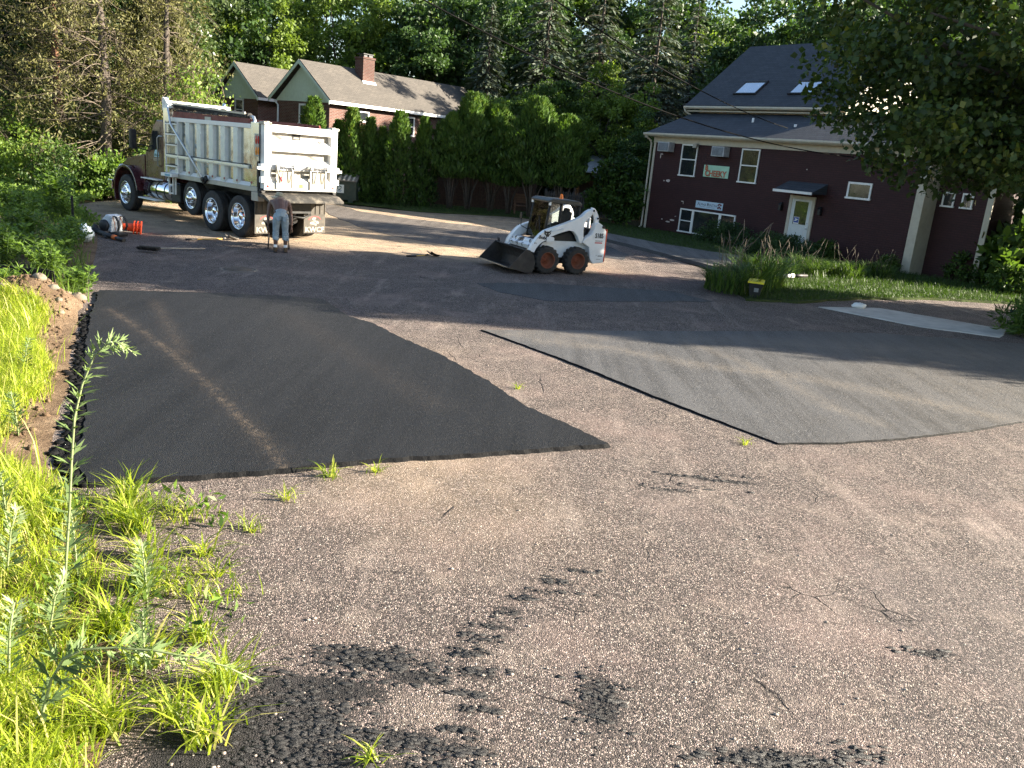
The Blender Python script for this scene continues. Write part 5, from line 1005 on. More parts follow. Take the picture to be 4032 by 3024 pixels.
# ---------------------------------------------------------------- the worker, bent over a wheelbarrow (local: x right, y away from camera, z up)
M_SKIN = simple('tanned_skin', (.12, .06, .042), .5, var=.1, scale=5, bmp=.05)
M_DENIM = simple('faded_denim', (.27, .33, .37), .85, var=.22, scale=7, bmp=.35, bscale=35, dirt=(.16, .17, .17), dirtamt=.5)
def worker():
    P = thing('person', 'shirtless worker in rolled pale jeans and sun hat bending over a wheelbarrow', 'person', (-6.33, 21.85, 0), radians(21))
    def rem(o, vox, it=4):
        r = o.modifiers.new('remesh', 'REMESH'); r.mode = 'VOXEL'; r.voxel_size = vox; r.use_smooth_shade = True
        s = o.modifiers.new('smooth', 'SMOOTH'); s.factor = .5; s.iterations = it
    b = MB()
    # torso: back rounded, bent forward at the hips
    b.tube([(0, -.01, .93), (0, .05, 1.04), (0, .15, 1.14), (0, .27, 1.22), (0, .38, 1.26), (0, .45, 1.27)], [.145, .135, .135, .15, .155, .10], 14)
    for s in (-1, 1):
        b.tube([(s * .07, .02, .98), (s * .085, .14, 1.13), (s * .115, .28, 1.21), (s * .14, .38, 1.245)], [.10, .092, .10, .10], 12)   # flanks and lats
        b.tube([(s * .10, .40, 1.255), (s * .20, .41, 1.235), (s * .245, .405, 1.17), (s * .268, .39, 1.06), (s * .285, .375, .95), (s * .292, .345, .88), (s * .296, .30, .76), (s * .298, .275, .66)], [.085, .078, .062, .052, .044, .045, .036, .026], 12)
        b.ball((s * .30, .265, .60), (.026, .042, .052)); 
        for k, (dy, ln) in enumerate(((-.030, .070), (-.010, .080), (.012, .076), (.032, .060))):   # fingers curled round the handle
            y = .265 + dy; b.tube([(s * .310, y, .565), (s * .325, y, .535), (s * .312, y, .505), (s * .288, y - .002, .500), (s * .275, y, .515 + .02 * (k == 3))], [.0105, .010, .0095, .009, .008], 7)
        b.tube([(s * .285, .240, .59), (s * .268, .228, .56), (s * .268, .236, .530), (s * .285, .245, .520)], [.012, .0115, .010, .009], 7)             # thumb
        b.tube([(s * .095, 0, .93), (s * .112, .03, .72), (s * .118, .05, .52), (s * .122, .02, .40), (s * .125, -.015, .28), (s * .126, -.02, .16), (s * .126, -.02, .08)], [.095, .085, .058, .056, .058, .040, .038], 12)
    b.tube([(0, .42, 1.27), (0, .53, 1.275), (0, .58, 1.26)], [.062, .056, .055], 10)
    b.ball((0, .655, 1.265), (.076, .105, .095), 14, 10); b.ball((0, .70, 1.20), (.055, .06, .06)); b.ball((0, .745, 1.185), (.016, .02, .026)); b.ball((0, .735, 1.145), (.026, .014, .010))
    for s in (-1, 1): b.ball((s * .078, .63, 1.255), (.012, .026, .034))
    body = b.build('body', M_SKIN, P); rem(body, .0085)
    for s in (-1, 1):
        e = MB(); e.ball((s * .032, .742, 1.222), (.012, .008, .009)); e.build('eye', simple('eye_dark', (.03, .02, .015), .2, bmp=0), body)
    h = MB(); h.ball((0, .635, 1.285), (.084, .10, .092), 14, 10); h.build('hair', simple('dark_hair', (.02, .014, .01), .6, bmp=.4), P)
    j = MB()
    j.tube([(0, -.035, .90), (0, -.015, .98), (0, .035, 1.055)], [.15, .148, .143], 16)
    for s in (-1, 1):
        j.tube([(s * .075, -.05, .93), (s * .085, -.04, .86)], [.105, .11], 12)
        j.tube([(s * .075, -.01, .98), (s * .095, .0, .86), (s * .108, .03, .72), (s * .117, .055, .56), (s * .12, .04, .48), (s * .124, .0, .36), (s * .126, -.01, .33)], [.10, .112, .098, .080, .078, .082, .076], 14)
        for k in range(5): z = .33 + k * .045; j.tube([(s * .122 + .076 * cos(a), .0 + .03 * (z - .33) + .078 * sin(a), z + .012 * sin(a * 2 + k)) for a in np.linspace(0, 2 * pi, 13)], .012, 6)
    jeans = j.build('jeans', M_DENIM, P); rem(jeans, .010, 3)
    for s in (-1, 1):
        w = MB(); w.prism([(s * .035, -.172, .93), (s * .125, -.165, .93), (s * .12, -.168, .83), (s * .08, -.172, .805), (s * .04, -.172, .83)], (0, -.008, 0)); w.build('back_pocket', simple('denim_pocket', (.22, .28, .33), .85, bmp=.3), jeans)
        w = MB(); w.tube([(s * .126, -.02, .08), (s * .126, -.02, .205)], [.047, .045], 12); w.build('sock', M_WHITE, P)
        w = MB(); w.ball((s * .128, -.015, .10), (.058, .068, .065)); w.ball((s * .132, .10, .045), (.052, .10, .045)); w.ball((s * .128, -.03, .045), (.050, .062, .045)); bt = w.build('boot', simple('brown_boot', (.10, .058, .028), .75, var=.3, bmp=.3), P); rem(bt, .008, 3)
        w = MB(); w.prism([(s * .13 + x, y, .001) for x, y in ((-.045, -.10), (.045, -.10), (.055, .08), (.04, .19), (-.04, .19), (-.05, .08))], (0, 0, .022)); w.build('boot_sole', M_RUB, bt)
    w = MB()
    w.tube([(.148 * cos(a), .045 + .138 * sin(a), 1.065 + .055 * sin(a) * .9) for a in np.linspace(0, 2 * pi, 25)], .020, 8); w.build('belt', M_DKMET, P)
    w = MB(); w.b2((-.012, -.12, .93), (.012, -.106, 1.03)); w.build('belt_loop', M_PALE, P)
    HM = Matrix.Translation((0.0, .615, 1.36)) @ Matrix.Rotation(radians(-4), 4, 'X') @ Matrix.Rotation(radians(12), 4, 'Y')
    hb = MB(); hb.lathe([(.10, .02), (.155, -.005), (.215, -.035), (.218, -.045), (.155, -.015), (.10, .008)], 28, HM, 0, True, lambda i, j_: 1 + .03 * sin(j_ * .9)); hb.lathe([(.108, .0), (.104, .06), (.092, .105), (.06, .135), (.0, .142)], 24, HM); hat = hb.build('sun_hat', simple('khaki_hat', (.34, .31, .22), .85, var=.15, scale=8, bmp=.3), P)
    hb = MB(); hb.lathe([(.1095, .015), (.1085, .045), (.106, .045), (.106, .015)], 24, HM); hb.build('hat_band', simple('hat_band', (.16, .14, .10), .8), hat)
worker()
def barrow():
    T = thing('wheelbarrow', 'black wheelbarrow full of hot mix standing in front of the bending worker', 'wheelbarrow', (-6.33, 21.85, 0), radians(21))
    t = MB(); lo_ = [(-.22, .72, .36), (.22, .72, .36), (.20, 1.15, .33), (-.20, 1.15, .33)]; hi_ = [(-.36, .42, .70), (.36, .42, .70), (.34, 1.42, .66), (-.34, 1.42, .66)]
    t.add(lo_ + hi_, [(0, 3, 2, 1), (0, 1, 5, 4), (1, 2, 6, 5), (2, 3, 7, 6), (3, 0, 4, 7)]); tr = t.build('tray', M_BLK, T); so = tr.modifiers.new('thick', 'SOLIDIFY'); so.thickness = .012
    t = MB(); t.tube([Vector(p) for p in hi_ + [hi_[0]]], .014, 7); t.build('tray_rim', M_BLK, tr)
    t = MB(); t.ball((0, .92, .62), (.29, .42, .13), 14, 8, jit=.12); t.build('hot_mix', M_ASPH, tr)
    for s in (-1, 1):
        t = MB(); t.tube([(s * .295, .12, .525), (s * .295, .30, .525), (s * .26, .60, .42), (s * .14, 1.25, .24), (s * .07, 1.50, .20)], .019, 8); t.build('handle', simple('handle_wood', (.14, .09, .05), .7), T)
        t = MB(); t.tube([(s * .25, .62, .42), (s * .27, .55, .02), (s * .25, .85, .02), (s * .21, .95, .33)], .016, 8); t.build('leg', M_BLK, T)
    t = MB(); t.lathe([(.09, -.04), (.17, -.045), (.20, -.02), (.20, .02), (.17, .045), (.09, .04)], 24, Matrix.Translation((0, 1.50, .20)) @ Matrix.Rotation(pi / 2, 4, 'Y')); t.tube([(-.1, 1.5, .2), (.1, 1.5, .2)], .012, 6); wh = t.build('wheel', M_RUB, T)
    t = MB(); t.lathe([(.02, .03), (.09, .02), (.09, -.02), (.02, -.03)], 16, Matrix.Translation((0, 1.50, .20)) @ Matrix.Rotation(pi / 2, 4, 'Y')); t.build('rim', M_GREY, wh)
barrow()

# ---------------------------------------------------------------- tools left on the ground
def blower():
    T = thing('leaf_blower', 'white backpack leaf blower with black hose and orange ring lying on the pavement', 'leaf blower', (-10.85, 22.2, 0), radians(-20))
    G = simple('blower_white', (.60, .63, .66), .45, var=.08, bmp=.05); O = simple('blower_orange', (.75, .17, .03), .45, bmp=.03); B = simple('blower_black', (.018, .018, .02), .5, bmp=.1)
    b = MB(); b.prism([(-.34, -.16, .12), (.02, -.16, .12), (.03, -.16, .50), (-.02, -.16, .56), (-.12, -.16, .54), (-.24, -.16, .42), (-.33, -.16, .22)], (0, .34, 0)); b.build('housing', G, T, .035)
    b = MB(); b.prism([(.03, -.18, .10), (.09, -.18, .10), (.12, -.18, .52), (.05, -.18, .55)], (0, .38, 0)); fr = b.build('frame', G, T, .02)
    b = MB()
    for k in range(6): b.ball((.075 + k * .005, -.182, .16 + k * .06), (.014, .004, .014))
    b.build('frame_holes', B, fr)
    b = MB(); b.lathe([(0, -.02), (.13, -.02), (.15, .0), (.15, .10), (.12, .13), (0, .13)], 20, Matrix.Translation((-.14, -.22, .26)) @ RY); b.build('fan_case', B, T)
    for y in (-.12, .12):
        b = MB(); pts = [(.10, y, .52), (.20, y * 1.1, .50), (.28, y * 1.15, .40), (.30, y * 1.1, .26), (.24, y, .14), (.12, y, .12)]
        for p_, q_ in zip(pts[:-1], pts[1:]): b.prism([Vector(p_) + Vector((0, -.03, 0)), Vector(p_) + Vector((0, .03, 0)), Vector(q_) + Vector((0, .03, 0)), Vector(q_) + Vector((0, -.03, 0))], (.025, 0, .012))
        st = b.build('strap', B, T); b = MB(); b.tube([(.12, y - .03, .50), (.20, y * 1.1 - .035, .36), (.2, y - .03, .16)], .009, 6); b.build('strap_piping', O, st)
    b = MB(); b.box((.14, 0, .06), (.36, .34, .10)); b.build('base', B, T, .03)
    b = MB(); n = 22; pts = [(-.30 + .012 * i, -.40 + .006 * sin(i), .16 - .003 * i) for i in range(n)]; b.tube([(-.32, -.30, .22)] + pts, [.075] + [.078 if i % 2 else .066 for i in range(n)], 14); b.build('hose', B, T)
    b = MB(); b.tube([(-.05, -.42, .10), (.30, -.52, .075), (.62, -.62, .065)], [.066, .06, .055], 14); b.tube([(.74, -.657, .06), (1.12, -.775, .05)], [.053, .046], 14); b.build('blow_tube', B, T)
    b = MB(); b.tube([(.60, -.614, .066), (.75, -.66, .062)], [.064, .060], 14); b.build('tube_ring', O, T)
    b = MB(); b.tube([(.25, -.55, .05), (.33, -.62, .03), (.42, -.66, .03)], .022, 7); b.ball((.25, -.57, .06), (.05, .03, .03)); b.build('throttle_grip', B, T)
blower()
def cones():
    OR = simple('cone_orange', (.85, .085, .02), .45, var=.08, bmp=.03)
    labels = ['orange traffic cone innermost of the three nested cones lying behind the leaf blower', 'orange traffic cone in the middle of the three nested cones lying down', 'orange traffic cone whose base is outermost of the three nested lying cones']
    for k in range(3):
        T = thing('traffic_cone', labels[k], 'traffic cone', (-10.66 + .085 * k, 22.95 + .02 * k, .155), radians(8), 'nested traffic cones lying on the pavement'); T.rotation_euler = (radians(16), radians(-84), radians(6))
        b = MB(); b.lathe([(.125, .02), (.032, .62), (.026, .63), (.022, .62), (.113, .02)], 24); b.build('cone_body', OR, T)
        b = MB(); pl = []
        for q in range(4):
            for d in (-.28, .28): a = pi / 4 + q * pi / 2 + d; pl.append((.205 * cos(a) / max(abs(cos(a)), abs(sin(a))) * .88, .205 * sin(a) / max(abs(cos(a)), abs(sin(a))) * .88, -.012))
        b.prism(pl, (0, 0, .034)); b.build('cone_base', OR, T, .006)
cones()
def shovel(name, label, a, b, z=.03, scoopcol=None):
    a = Vector((*a, .03)); b = Vector((*b, .05)); d = (b - a); Ln = d.length; T = thing(name, label, 'shovel', a, math.atan2(d.y, d.x), 'shovels lying on the pavement')
    m1 = MB(); m1.tube([(.30, 0, 0), (Ln - .42, 0, .01)], .018, 8); m1.build('shaft', simple('shovel_fibreglass', (.60, .36, .09), .45, var=.1, bmp=.02), T)
    m1 = MB(); m1.tube([(0, 0, 0), (.31, 0, 0)], .027, 10); m1.build('grip', M_DKMET, T)
    m1 = MB(); m1.tube([(Ln - .43, 0, .01), (Ln - .36, 0, .03), (Ln - .26, 0, .02)], [.022, .024, .012], 8); w_ = .13; n = 6
    vs = []; 
    for i in range(n + 1):
        x = Ln - .30 + .30 * i / n
        for jx in range(7): y = -w_ + 2 * w_ * jx / 6; vs.append((x, y * (.92 + .08 * i / n), .06 * (abs(y) / w_) ** 2.2 + .10 * (1 - i / n) ** 2 - .02))
    m1.add(vs, [(i * 7 + j, i * 7 + j + 1, (i + 1) * 7 + j + 1, (i + 1) * 7 + j) for i in range(n) for j in range(6)], 0, True); o = m1.build('blade', scoopcol or simple('shovel_steel', (.22, .20, .18), .5, .6, var=.3, bmp=.3, dirt=(.05, .045, .04), dirtamt=.8), T); so = o.modifiers.new('thick', 'SOLIDIFY'); so.thickness = .006
shovel('shovel', 'square shovel with yellow shaft lying beside the truck rear wheels', (-9.07, 22.5), (-8.05, 23.55))
shovel('shovel', 'shovel with black blade and yellow shaft lying at the shade edge near the loader', (-3.22, 23.23), (-2.45, 23.95), scoopcol=simple('black_blade', (.012, .012, .012), .6, .3, bmp=.2))
def broom():
    T = thing('push_broom', 'push broom with dark bristles lying on the shaded pavement', 'broom', (-8.86, 19.85, 0), radians(0))
    m1 = MB(); m1.box((0, 0, .10), (.50, .075, .06), rot=(radians(60), 0, 0)); m1.build('head', simple('broom_block', (.05, .04, .03), .8), T, .01)
    g = np.random.default_rng(8); m1 = MB()
    for _ in range(420):
        x = (g.random() - .5) * .48; y = (g.random() - .5) * .06; s_ = g.normal() * .02
        m1.add([(x - .004, y, .10), (x + .004, y, .10), (x + s_ + .003, y - .13 - .03 * g.random(), .05 + .09 * g.random()), (x + s_ - .003, y - .13 - .03 * g.random(), .04 + .09 * g.random())], [(0, 1, 2, 3)])
    m1.build('bristles', simple('dark_bristle', (.022, .02, .018), .9, bmp=0), T)
    m1 = MB(); m1.tube([(.05, .03, .10), (.86, 1.19, .03)], .014, 8); m1.build('handle', simple('broom_pole', (.38, .33, .26), .6), T)
broom()
def manhole():
    T = thing('manhole_cover', 'round iron manhole cover set in the shaded pavement behind the fresh patch', 'manhole cover', (-6.27, 18.45, 0))
    I = simple('worn_iron', (.13, .105, .085), .6, .4, var=.3, scale=9, bmp=.2); m1 = MB(); m1.lathe([(0, .008), (.335, .008), (.335, .003), (.345, .003), (.345, .012), (.40, .012), (.42, 0)], 40); m1.build('lid', I, T)
    m1 = MB()
    for i in range(-7, 8):
        for j in range(-7, 8):
            if (i * i + j * j) * .042 ** 2 < .30 ** 2: m1.box((i * .042, j * .042, .010), (.022, .022, .006))
    m1.build('lid_pattern', I, T)
manhole()
def smallthings():
    T = thing('storage_bin', 'small black bin with a yellow lid beside the tall grass clump', 'bin', (5.92, 21.25, .02), radians(-18))
    K = simple('bin_black', (.012, .012, .013), .5, bmp=.1); m1 = MB(); m1.add([(-.11, -.11, 0), (.11, -.11, 0), (.11, .11, 0), (-.11, .11, 0), (-.18, -.15, .38), (.18, -.15, .38), (.18, .15, .38), (-.18, .15, .38)], [(0, 3, 2, 1), (4, 5, 6, 7), (0, 1, 5, 4), (1, 2, 6, 5), (2, 3, 7, 6), (3, 0, 4, 7)]); m1.build('body', K, T, .01)
    m1 = MB(); m1.box((0, 0, .40), (.40, .34, .035)); lid = m1.build('lid', K, T, .008); m1 = MB(); m1.prism([(-.20, -.17, .4185), (.20, -.17, .4185), (.19, .16, .47), (-.19, .16, .47)], (0, 0, -.001)); m1.prism([(-.20, -.171, .385), (.20, -.171, .385), (.20, -.171, .43), (-.20, -.171, .43)], (0, -.006, 0)); m1.build('lid_top', simple('bin_yellow', (.75, .62, .03), .45, bmp=0), lid)
    m1 = MB(); m1.box((.03, -.135, .22), (.11, .004, .10), rot=(.1, 0, 0)); m1.build('label', M_GREY, T)
    T = thing('drain_pipe', 'short white pipe end with dark bands lying on the lawn', 'pipe', (7.7, 24.4, .22), radians(25))
    m1 = MB(); m1.tube([(-.22, 0, .06), (.16, 0, .10)], .06, 12); m1.build('pipe', M_WHITE, T); m1 = MB(); m1.tube([(-.12, 0, .07), (-.08, 0, .075)], .064, 12); m1.tube([(.02, 0, .085), (.06, 0, .09)], .064, 12); m1.tube([(.16, 0, .10), (.75, .1, .09)], .05, 10); m1.build('pipe_band', M_BLK, T)
    m1 = MB(); m1.ball((8.57, 21.19, .07), (.17, .10, .075), 12, 8, jit=.5, seed=3); m1.build('crumpled_paper', M_WHITE, None, label='crumpled white paper lying on the concrete apron', cat='litter')
    m1 = MB(); m1.ball((-10.62, 20.3, .24), (.20, .17, .19), 14, 9, jit=.3, seed=5); m1.ball((-10.66, 20.32, .42), (.07, .06, .08), 8, 6, jit=.3); m1.build('plastic_bag', simple('pale_plastic', (.62, .70, .74), .35, bmp=.4, bscale=14), None, label='pale crumpled plastic bag half hidden in the roadside weeds', cat='bag')
    T = thing('marker_post', 'thin black metal post standing in the weeds behind the plastic bag', 'post', (-11.6, 21.6, .02)); m1 = MB(); m1.b2((-.03, -.025, 0), (-.02, .025, .98)); m1.b2((-.019, -.006, 0), (.02, .006, .98)); m1.build('post', M_BLK, T)
    m1 = MB(); m1.lathe([(0, .02), (.02, .02), (.02, 0)], 8, Matrix.Translation((-.03, 0, .9)) @ Matrix.Rotation(-pi / 2, 4, 'Y')); m1.build('bolt', M_GREY, T)
    SW = simple('raw_stake_wood', (.45, .26, .13), .8, var=.25, bmp=.2)
    T = thing('wooden_stake', 'splintered raw wooden stake standing before the bramble thicket', 'stake', (-20.6, 34.8, .2)); m1 = MB(); m1.prism([(-.05, -.03, 0), (.04, -.03, 0), (.10, -.03, .85), (.02, -.03, 1.05), (-.0, -.03, .9)], (0, .06, 0)); m1.prism([(.06, -.02, 0), (.12, -.02, 0), (.26, -.02, .98), (.2, -.02, 1.0)], (0, .03, 0)); m1.build('stake', SW, T)
    # black silt fabric strip by the soil heap
    m1 = MB(); q = np.random.default_rng(9); pts = [(-7.75 - .22 * i, 13.75 + .03 * i + .04 * q.random()) for i in range(14)]
    for a, b in zip(pts[:-1], pts[1:]): m1.prism([(a[0], a[1], .1), (b[0], b[1], .1), (b[0], b[1] - .05, .46 + .03 * q.random()), (a[0], a[1] - .05, .46)], (0, .012, 0))
    m1.build('silt_fabric', simple('black_fabric', (.008, .008, .008), .9, bmp=.4, bscale=8), None, label='low strip of black silt fabric behind the soil heap', cat='fabric')
    # stones of the heap
    RK = simple('field_stone', (.19, .155, .115), .9, var=.3, scale=9, bmp=.7, bscale=22, dirt=(.16, .11, .07), dirtamt=.8)
    st = [(-7.05, 13.15, .17, 'large rounded tan stone at the far edge of the soil heap'), (-7.75, 12.35, .13, 'flat grey stone near the rear of the soil heap'), (-7.42, 12.75, .15, 'angular pale stone on top of the soil heap'), (-7.18, 12.70, .11, 'small square stone beside the angular stone on the soil heap'), (-7.0, 12.5, .085, 'small tan stone low on the pavement side of the soil heap'),
          (-8.1, 12.1, .12, 'grey stone in the grass at the left foot of the soil heap'), (-6.83, 12.25, .07, 'tiny brown stone at the edge of the fresh patch'), (-7.5, 12.2, .09, 'brown half buried stone at the near foot of the soil heap'), (-8.45, 12.45, .10, 'pale stone at the far left end of the soil heap'), (-7.3, 13.3, .10, 'darker stone behind the top of the soil heap')]
    for i, (x, y, r, lb) in enumerate(st):
        m1 = MB(); r *= .62; m1.ball((0, 0, 0), (r * 1.25, r, r * .72), 12, 8, jit=.32, seed=i + 20); o = m1.build('rock', RK, None, label=lb, cat='rock', group='stones on the soil heap'); o.location = (x, y, vz1(x, y) + r * .12); o.rotation_euler.z = i * 1.3
smallthings()
a_, b_ = (-3.09, 22.0, 6.39), (12.2, 32.62, 3.75)
SAG((-3.95, 21.4, 6.75), (12.0, 32.9, 4.0), .75, .020, 'thick black service cable sagging low across to the maroon building'); SAG((-1.0, 18.8, 6.75), (9.8, 34.4, 4.9), .35, .016, 'thinner black cable running higher to the maroon building roof')
# ---------------------------------------------------------------- foliage materials
LF_DK = leafmat('dark_green_leaf', (0.013, 0.031, 0.013), (0.058, 0.111, 0.029), .28)
LF_MD = leafmat('mid_green_leaf', (0.022, 0.049, 0.014), (0.101, 0.169, 0.032), .36)
LF_LT = leafmat('light_green_leaf', (0.047, 0.088, 0.016), (0.203, 0.284, 0.054), .42)
LF_OAK = leafmat('glossy_oak_leaf', (0.016, 0.031, 0.013), (0.078, 0.111, 0.039), .25, .3)
LF_MAP = leafmat('maple_leaf', (.012, .026, .009), (.055, .095, .02), .32, .45, (.13, .14, .02))
LF_SPR = leafmat('spruce_needle', (0.022, 0.036, 0.025), (0.119, 0.147, 0.101), .12, .6)
LF_ARB = leafmat('arborvitae_spray', (0.014, 0.035, 0.011), (0.088, 0.162, 0.030), .25, .5, (.12, .17, .03))
LF_OLV = leafmat('olive_needle', (0.036, 0.042, 0.014), (0.144, 0.138, 0.048), .2, .6)
LF_VIN = leafmat('vine_leaf', (.05, .10, .015), (.24, .34, .07), .42)
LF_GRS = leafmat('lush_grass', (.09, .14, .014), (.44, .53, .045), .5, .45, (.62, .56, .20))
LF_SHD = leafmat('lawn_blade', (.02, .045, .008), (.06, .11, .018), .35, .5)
LF_WED = leafmat('roadside_weed', (.04, .085, .014), (.17, .27, .045), .42, .5)
LF_MUG = leafmat('mugwort_leaf', (.05, .09, .035), (.21, .29, .11), .4, .5, (.48, .54, .34))
LF_DRY = leafmat('dry_seed_grass', (.08, .075, .04), (.25, .22, .13), .3, .7)
BARK = simple('grey_bark', (.075, .06, .048), .9, var=.35, scale=7, bmp=.6, bscale=18)
BARK_R = simple('reddish_pine_bark', (.21, .10, .06), .9, var=.35, scale=6, bmp=.6, bscale=14)
BARK_P = simple('pale_dead_wood', (.12, .095, .07), .85, var=.3, scale=12, bmp=.2)
TWIG = simple('brown_twig', (.13, .095, .07), .85, var=.3, scale=9, bmp=0)
STEM = simple('green_stem', (.10, .16, .05), .6, bmp=0)

def limbs(mb, g, H, tr, C, k=14, base=.35):
    """trunk with a slight lean and limbs reaching towards crown clusters"""
    top = np.array([g.normal() * .03 * H, g.normal() * .03 * H, H * .82]); n = 7
    tp = [top * (i / n) + np.array([g.normal() * .012 * H, g.normal() * .012 * H, 0]) * (i > 0) for i in range(n + 1)]
    tp[0][2] = -.25
    mb.tube([Vector(p) for p in tp], [tr * (1.25 if i == 0 else 1.0) * (1 - .82 * i / n) for i in range(n + 1)], 10)
    idx = g.choice(len(C), min(k, len(C)), replace=False)
    for i in idx:
        c = C[i]; z0 = min(max(c[2] - .25 * H, base * H), .75 * H) * (.75 + .3 * g.random()); f_ = z0 / (H * .82); p0 = top * f_; p0[2] = z0
        m_ = (p0 + c) / 2 + np.array([0, 0, -.03 * H]) + g.normal(size=3) * .03 * H; r0_ = tr * (1 - .8 * f_) * .55
        mb.tube([Vector(p0), Vector(m_), Vector(c)], [r0_, r0_ * .6, r0_ * .2], 6)
def crown_pts(g, H, R, zc, rz, n, inner=.35, top=1.0):
    d = randdirs(g, n); rad = inner + (1 - inner) * g.random((n, 1)) ** .5
    lump = 1 + .18 * np.sin(d[:, :1] * 5 + g.random() * 6) + .15 * np.sin(d[:, 1:2] * 6 + g.random() * 6)
    C = d * rad * lump * np.array([R, R, rz]); C[:, 2] += zc; return C
def decid(name, seed, H, R, mat, zc=None, rz=None, tr=.18, n=90, per=90, ls=.24, cr=(.14, .26), bark=None, asp=.6, up=.35, hang=.25):
    g = np.random.default_rng(seed); zc = zc or H * .62; rz = rz or H * .40
    C = crown_pts(g, H, R, zc, rz, n); Rr = R * (cr[0] + (cr[1] - cr[0]) * g.random(n))
    P, D, W, s, a, t = clusterleaves(g, C, Rr, per, ls, asp, up, .65, hang)
    crown = cards(name + '_crown', P, D, W, s, a, t, mat); mb = MB(); limbs(mb, g, H, tr, C); return mb.mesh(name + '_trunk', bark or BARK), crown
def spruce(name, seed, H, R, mat, droop=.35, bark=None, tiers=26, z0=.06, per=34, ls=.30):
    g = np.random.default_rng(seed); mb = MB(); mb.tube([(0, 0, -.2), (0, 0, H * .5), (0, 0, H)], [H * .018, H * .011, .015], 8)
    P = []; D = []; Tn = []; Sz = []
    for i in range(tiers):
        f_ = i / (tiers - 1); z = H * (z0 + (1 - z0) * f_) ; Lb = R * (1 - f_) ** .85 * (.8 + .35 * g.random()) + .15; nb = max(5, int(11 * (1 - f_) + 4)); off = g.random() * 6
        for k in range(nb):
            a = off + 2 * pi * k / nb + g.normal() * .18; d = np.array([cos(a), sin(a), 0]); LL = Lb * (.75 + .4 * g.random()); m = max(4, int(per * LL / R)); tt = g.random(m) ** .7
            if LL > .5: e = d * LL + np.array([0, 0, z - droop * LL * .9]); md = d * LL * .55 + np.array([0, 0, z - droop * LL * .25]); mb.tube([(0, 0, z), Vector(md), Vector(e)], [.02 + .01 * LL, .015, .006], 4, cap=False)
            px = d[None] * (tt * LL)[:, None]; zz = z - droop * LL * (tt ** 1.7) * .9; sw = (g.random(m) - .5) * .55 * LL * tt
            perp_ = np.array([-d[1], d[0], 0]); pp = px + perp_[None] * sw[:, None]; pp[:, 2] = zz + g.normal(size=m) * .05
            P.append(pp); dd = unit(d[None] * .9 + perp_[None] * (np.sign(sw) * .5)[:, None] + g.normal(size=(m, 3)) * .25 + np.array([0, 0, -.45])); D.append(dd); Tn.append(np.clip(.45 + .35 * (tt - .5) + g.normal(size=m) * .15, 0, 1)); Sz.append(ls * (.7 + .6 * g.random(m)))
    P = np.concatenate(P); D = np.concatenate(D); W = unit(np.cross(D, np.array([[0, 0, 1.]]) + g.normal(size=D.shape) * .35))
    return mb.mesh(name + '_trunk', bark or BARK), cards(name + '_crown', P, D, W, np.concatenate(Sz), .38, np.concatenate(Tn), mat, -.05)
def arbor(name, seed, H, R, mat=None, n=7000, tip=.35, ls=.20, z0=.0, lobes=5, rag=1.8):
    """columnar evergreen: upright flat sprays over a lumpy tapering column"""
    g = np.random.default_rng(seed); f_ = g.random(n) ** .85; th = g.random(n) * 2 * pi
    prof = np.minimum(1, (f_ + .06) / .16) ** .5 * np.clip((1.03 - f_) / (1.03 - tip), 0, 1) ** .62
    lump = 1 + rag * (.13 * np.sin(lobes * th + 5 * f_ + g.random() * 6) + .09 * np.sin(17 * f_ + 3 * th) + .07 * np.sin(31 * f_ - 5 * th + 2))
    r = R * prof * lump * (.62 + .40 * g.random(n) ** .5)
    P = np.stack([r * np.cos(th), r * np.sin(th), z0 + f_ * (H - z0)], 1)
    D = unit(np.stack([np.cos(th) * .45, np.sin(th) * .45, np.full(n, .9)], 1) + g.normal(size=(n, 3)) * .28); W = unit(np.stack([-np.sin(th), np.cos(th), np.zeros(n)], 1) + g.normal(size=(n, 3)) * .5)
    t = np.clip(.35 + .25 * (r / (R * prof * lump + 1e-6) - .8) * 2 + g.normal(size=n) * .16 + .3 * sm(f_, .5, .95), 0, 1)  # tint rises with height: sunlit tops put into the leaf colour
    mb = MB(); mb.tube([(0, 0, -.2), (0, 0, H * .55), (0, 0, H * .9)], [.09, .06, .02], 7)
    if z0 > .5:
        for k in range(9): a = k * .7 + g.random(); mb.tube([(.1 * cos(a), .1 * sin(a), 0), (.25 * cos(a), .25 * sin(a), z0 * .6), (.6 * R * cos(a), .6 * R * sin(a), z0 + .6)], [.06, .045, .02], 6)
    return mb.mesh(name + '_trunk', BARK), cards(name + '_crown', P, D, W, ls * (.55 + .95 * g.random(n) ** 1.5), .42, t, mat or LF_ARB, .08)
def shrub(name, seed, H, R, mat, n=46, per=80, ls=.13, asp=.55, stems=12, cr=(.2, .34), flat=.8):
    g = np.random.default_rng(seed); d = randdirs(g, n); d[:, 2] = np.abs(d[:, 2]); C = d * (.3 + .7 * g.random((n, 1)) ** .5) * np.array([R, R, H * .82]); C[:, 2] += H * .08
    P, D, W, s, a, t = clusterleaves(g, C, R * (cr[0] + (cr[1] - cr[0]) * g.random(n)), per, ls, asp, .5, flat, .1); P[:, 2] = np.maximum(P[:, 2], .02)
    mb = MB()
    for k in range(stems): c = C[g.integers(n)]; mb.tube([(g.normal() * .08 * R, g.normal() * .08 * R, -.05), Vector(c * np.array([.5, .5, .6])), Vector(c)], [.02, .014, .006], 5)
    return mb.mesh(name + '_stem', TWIG), cards(name + '_foliage', P, D, W, s, a, t, mat)
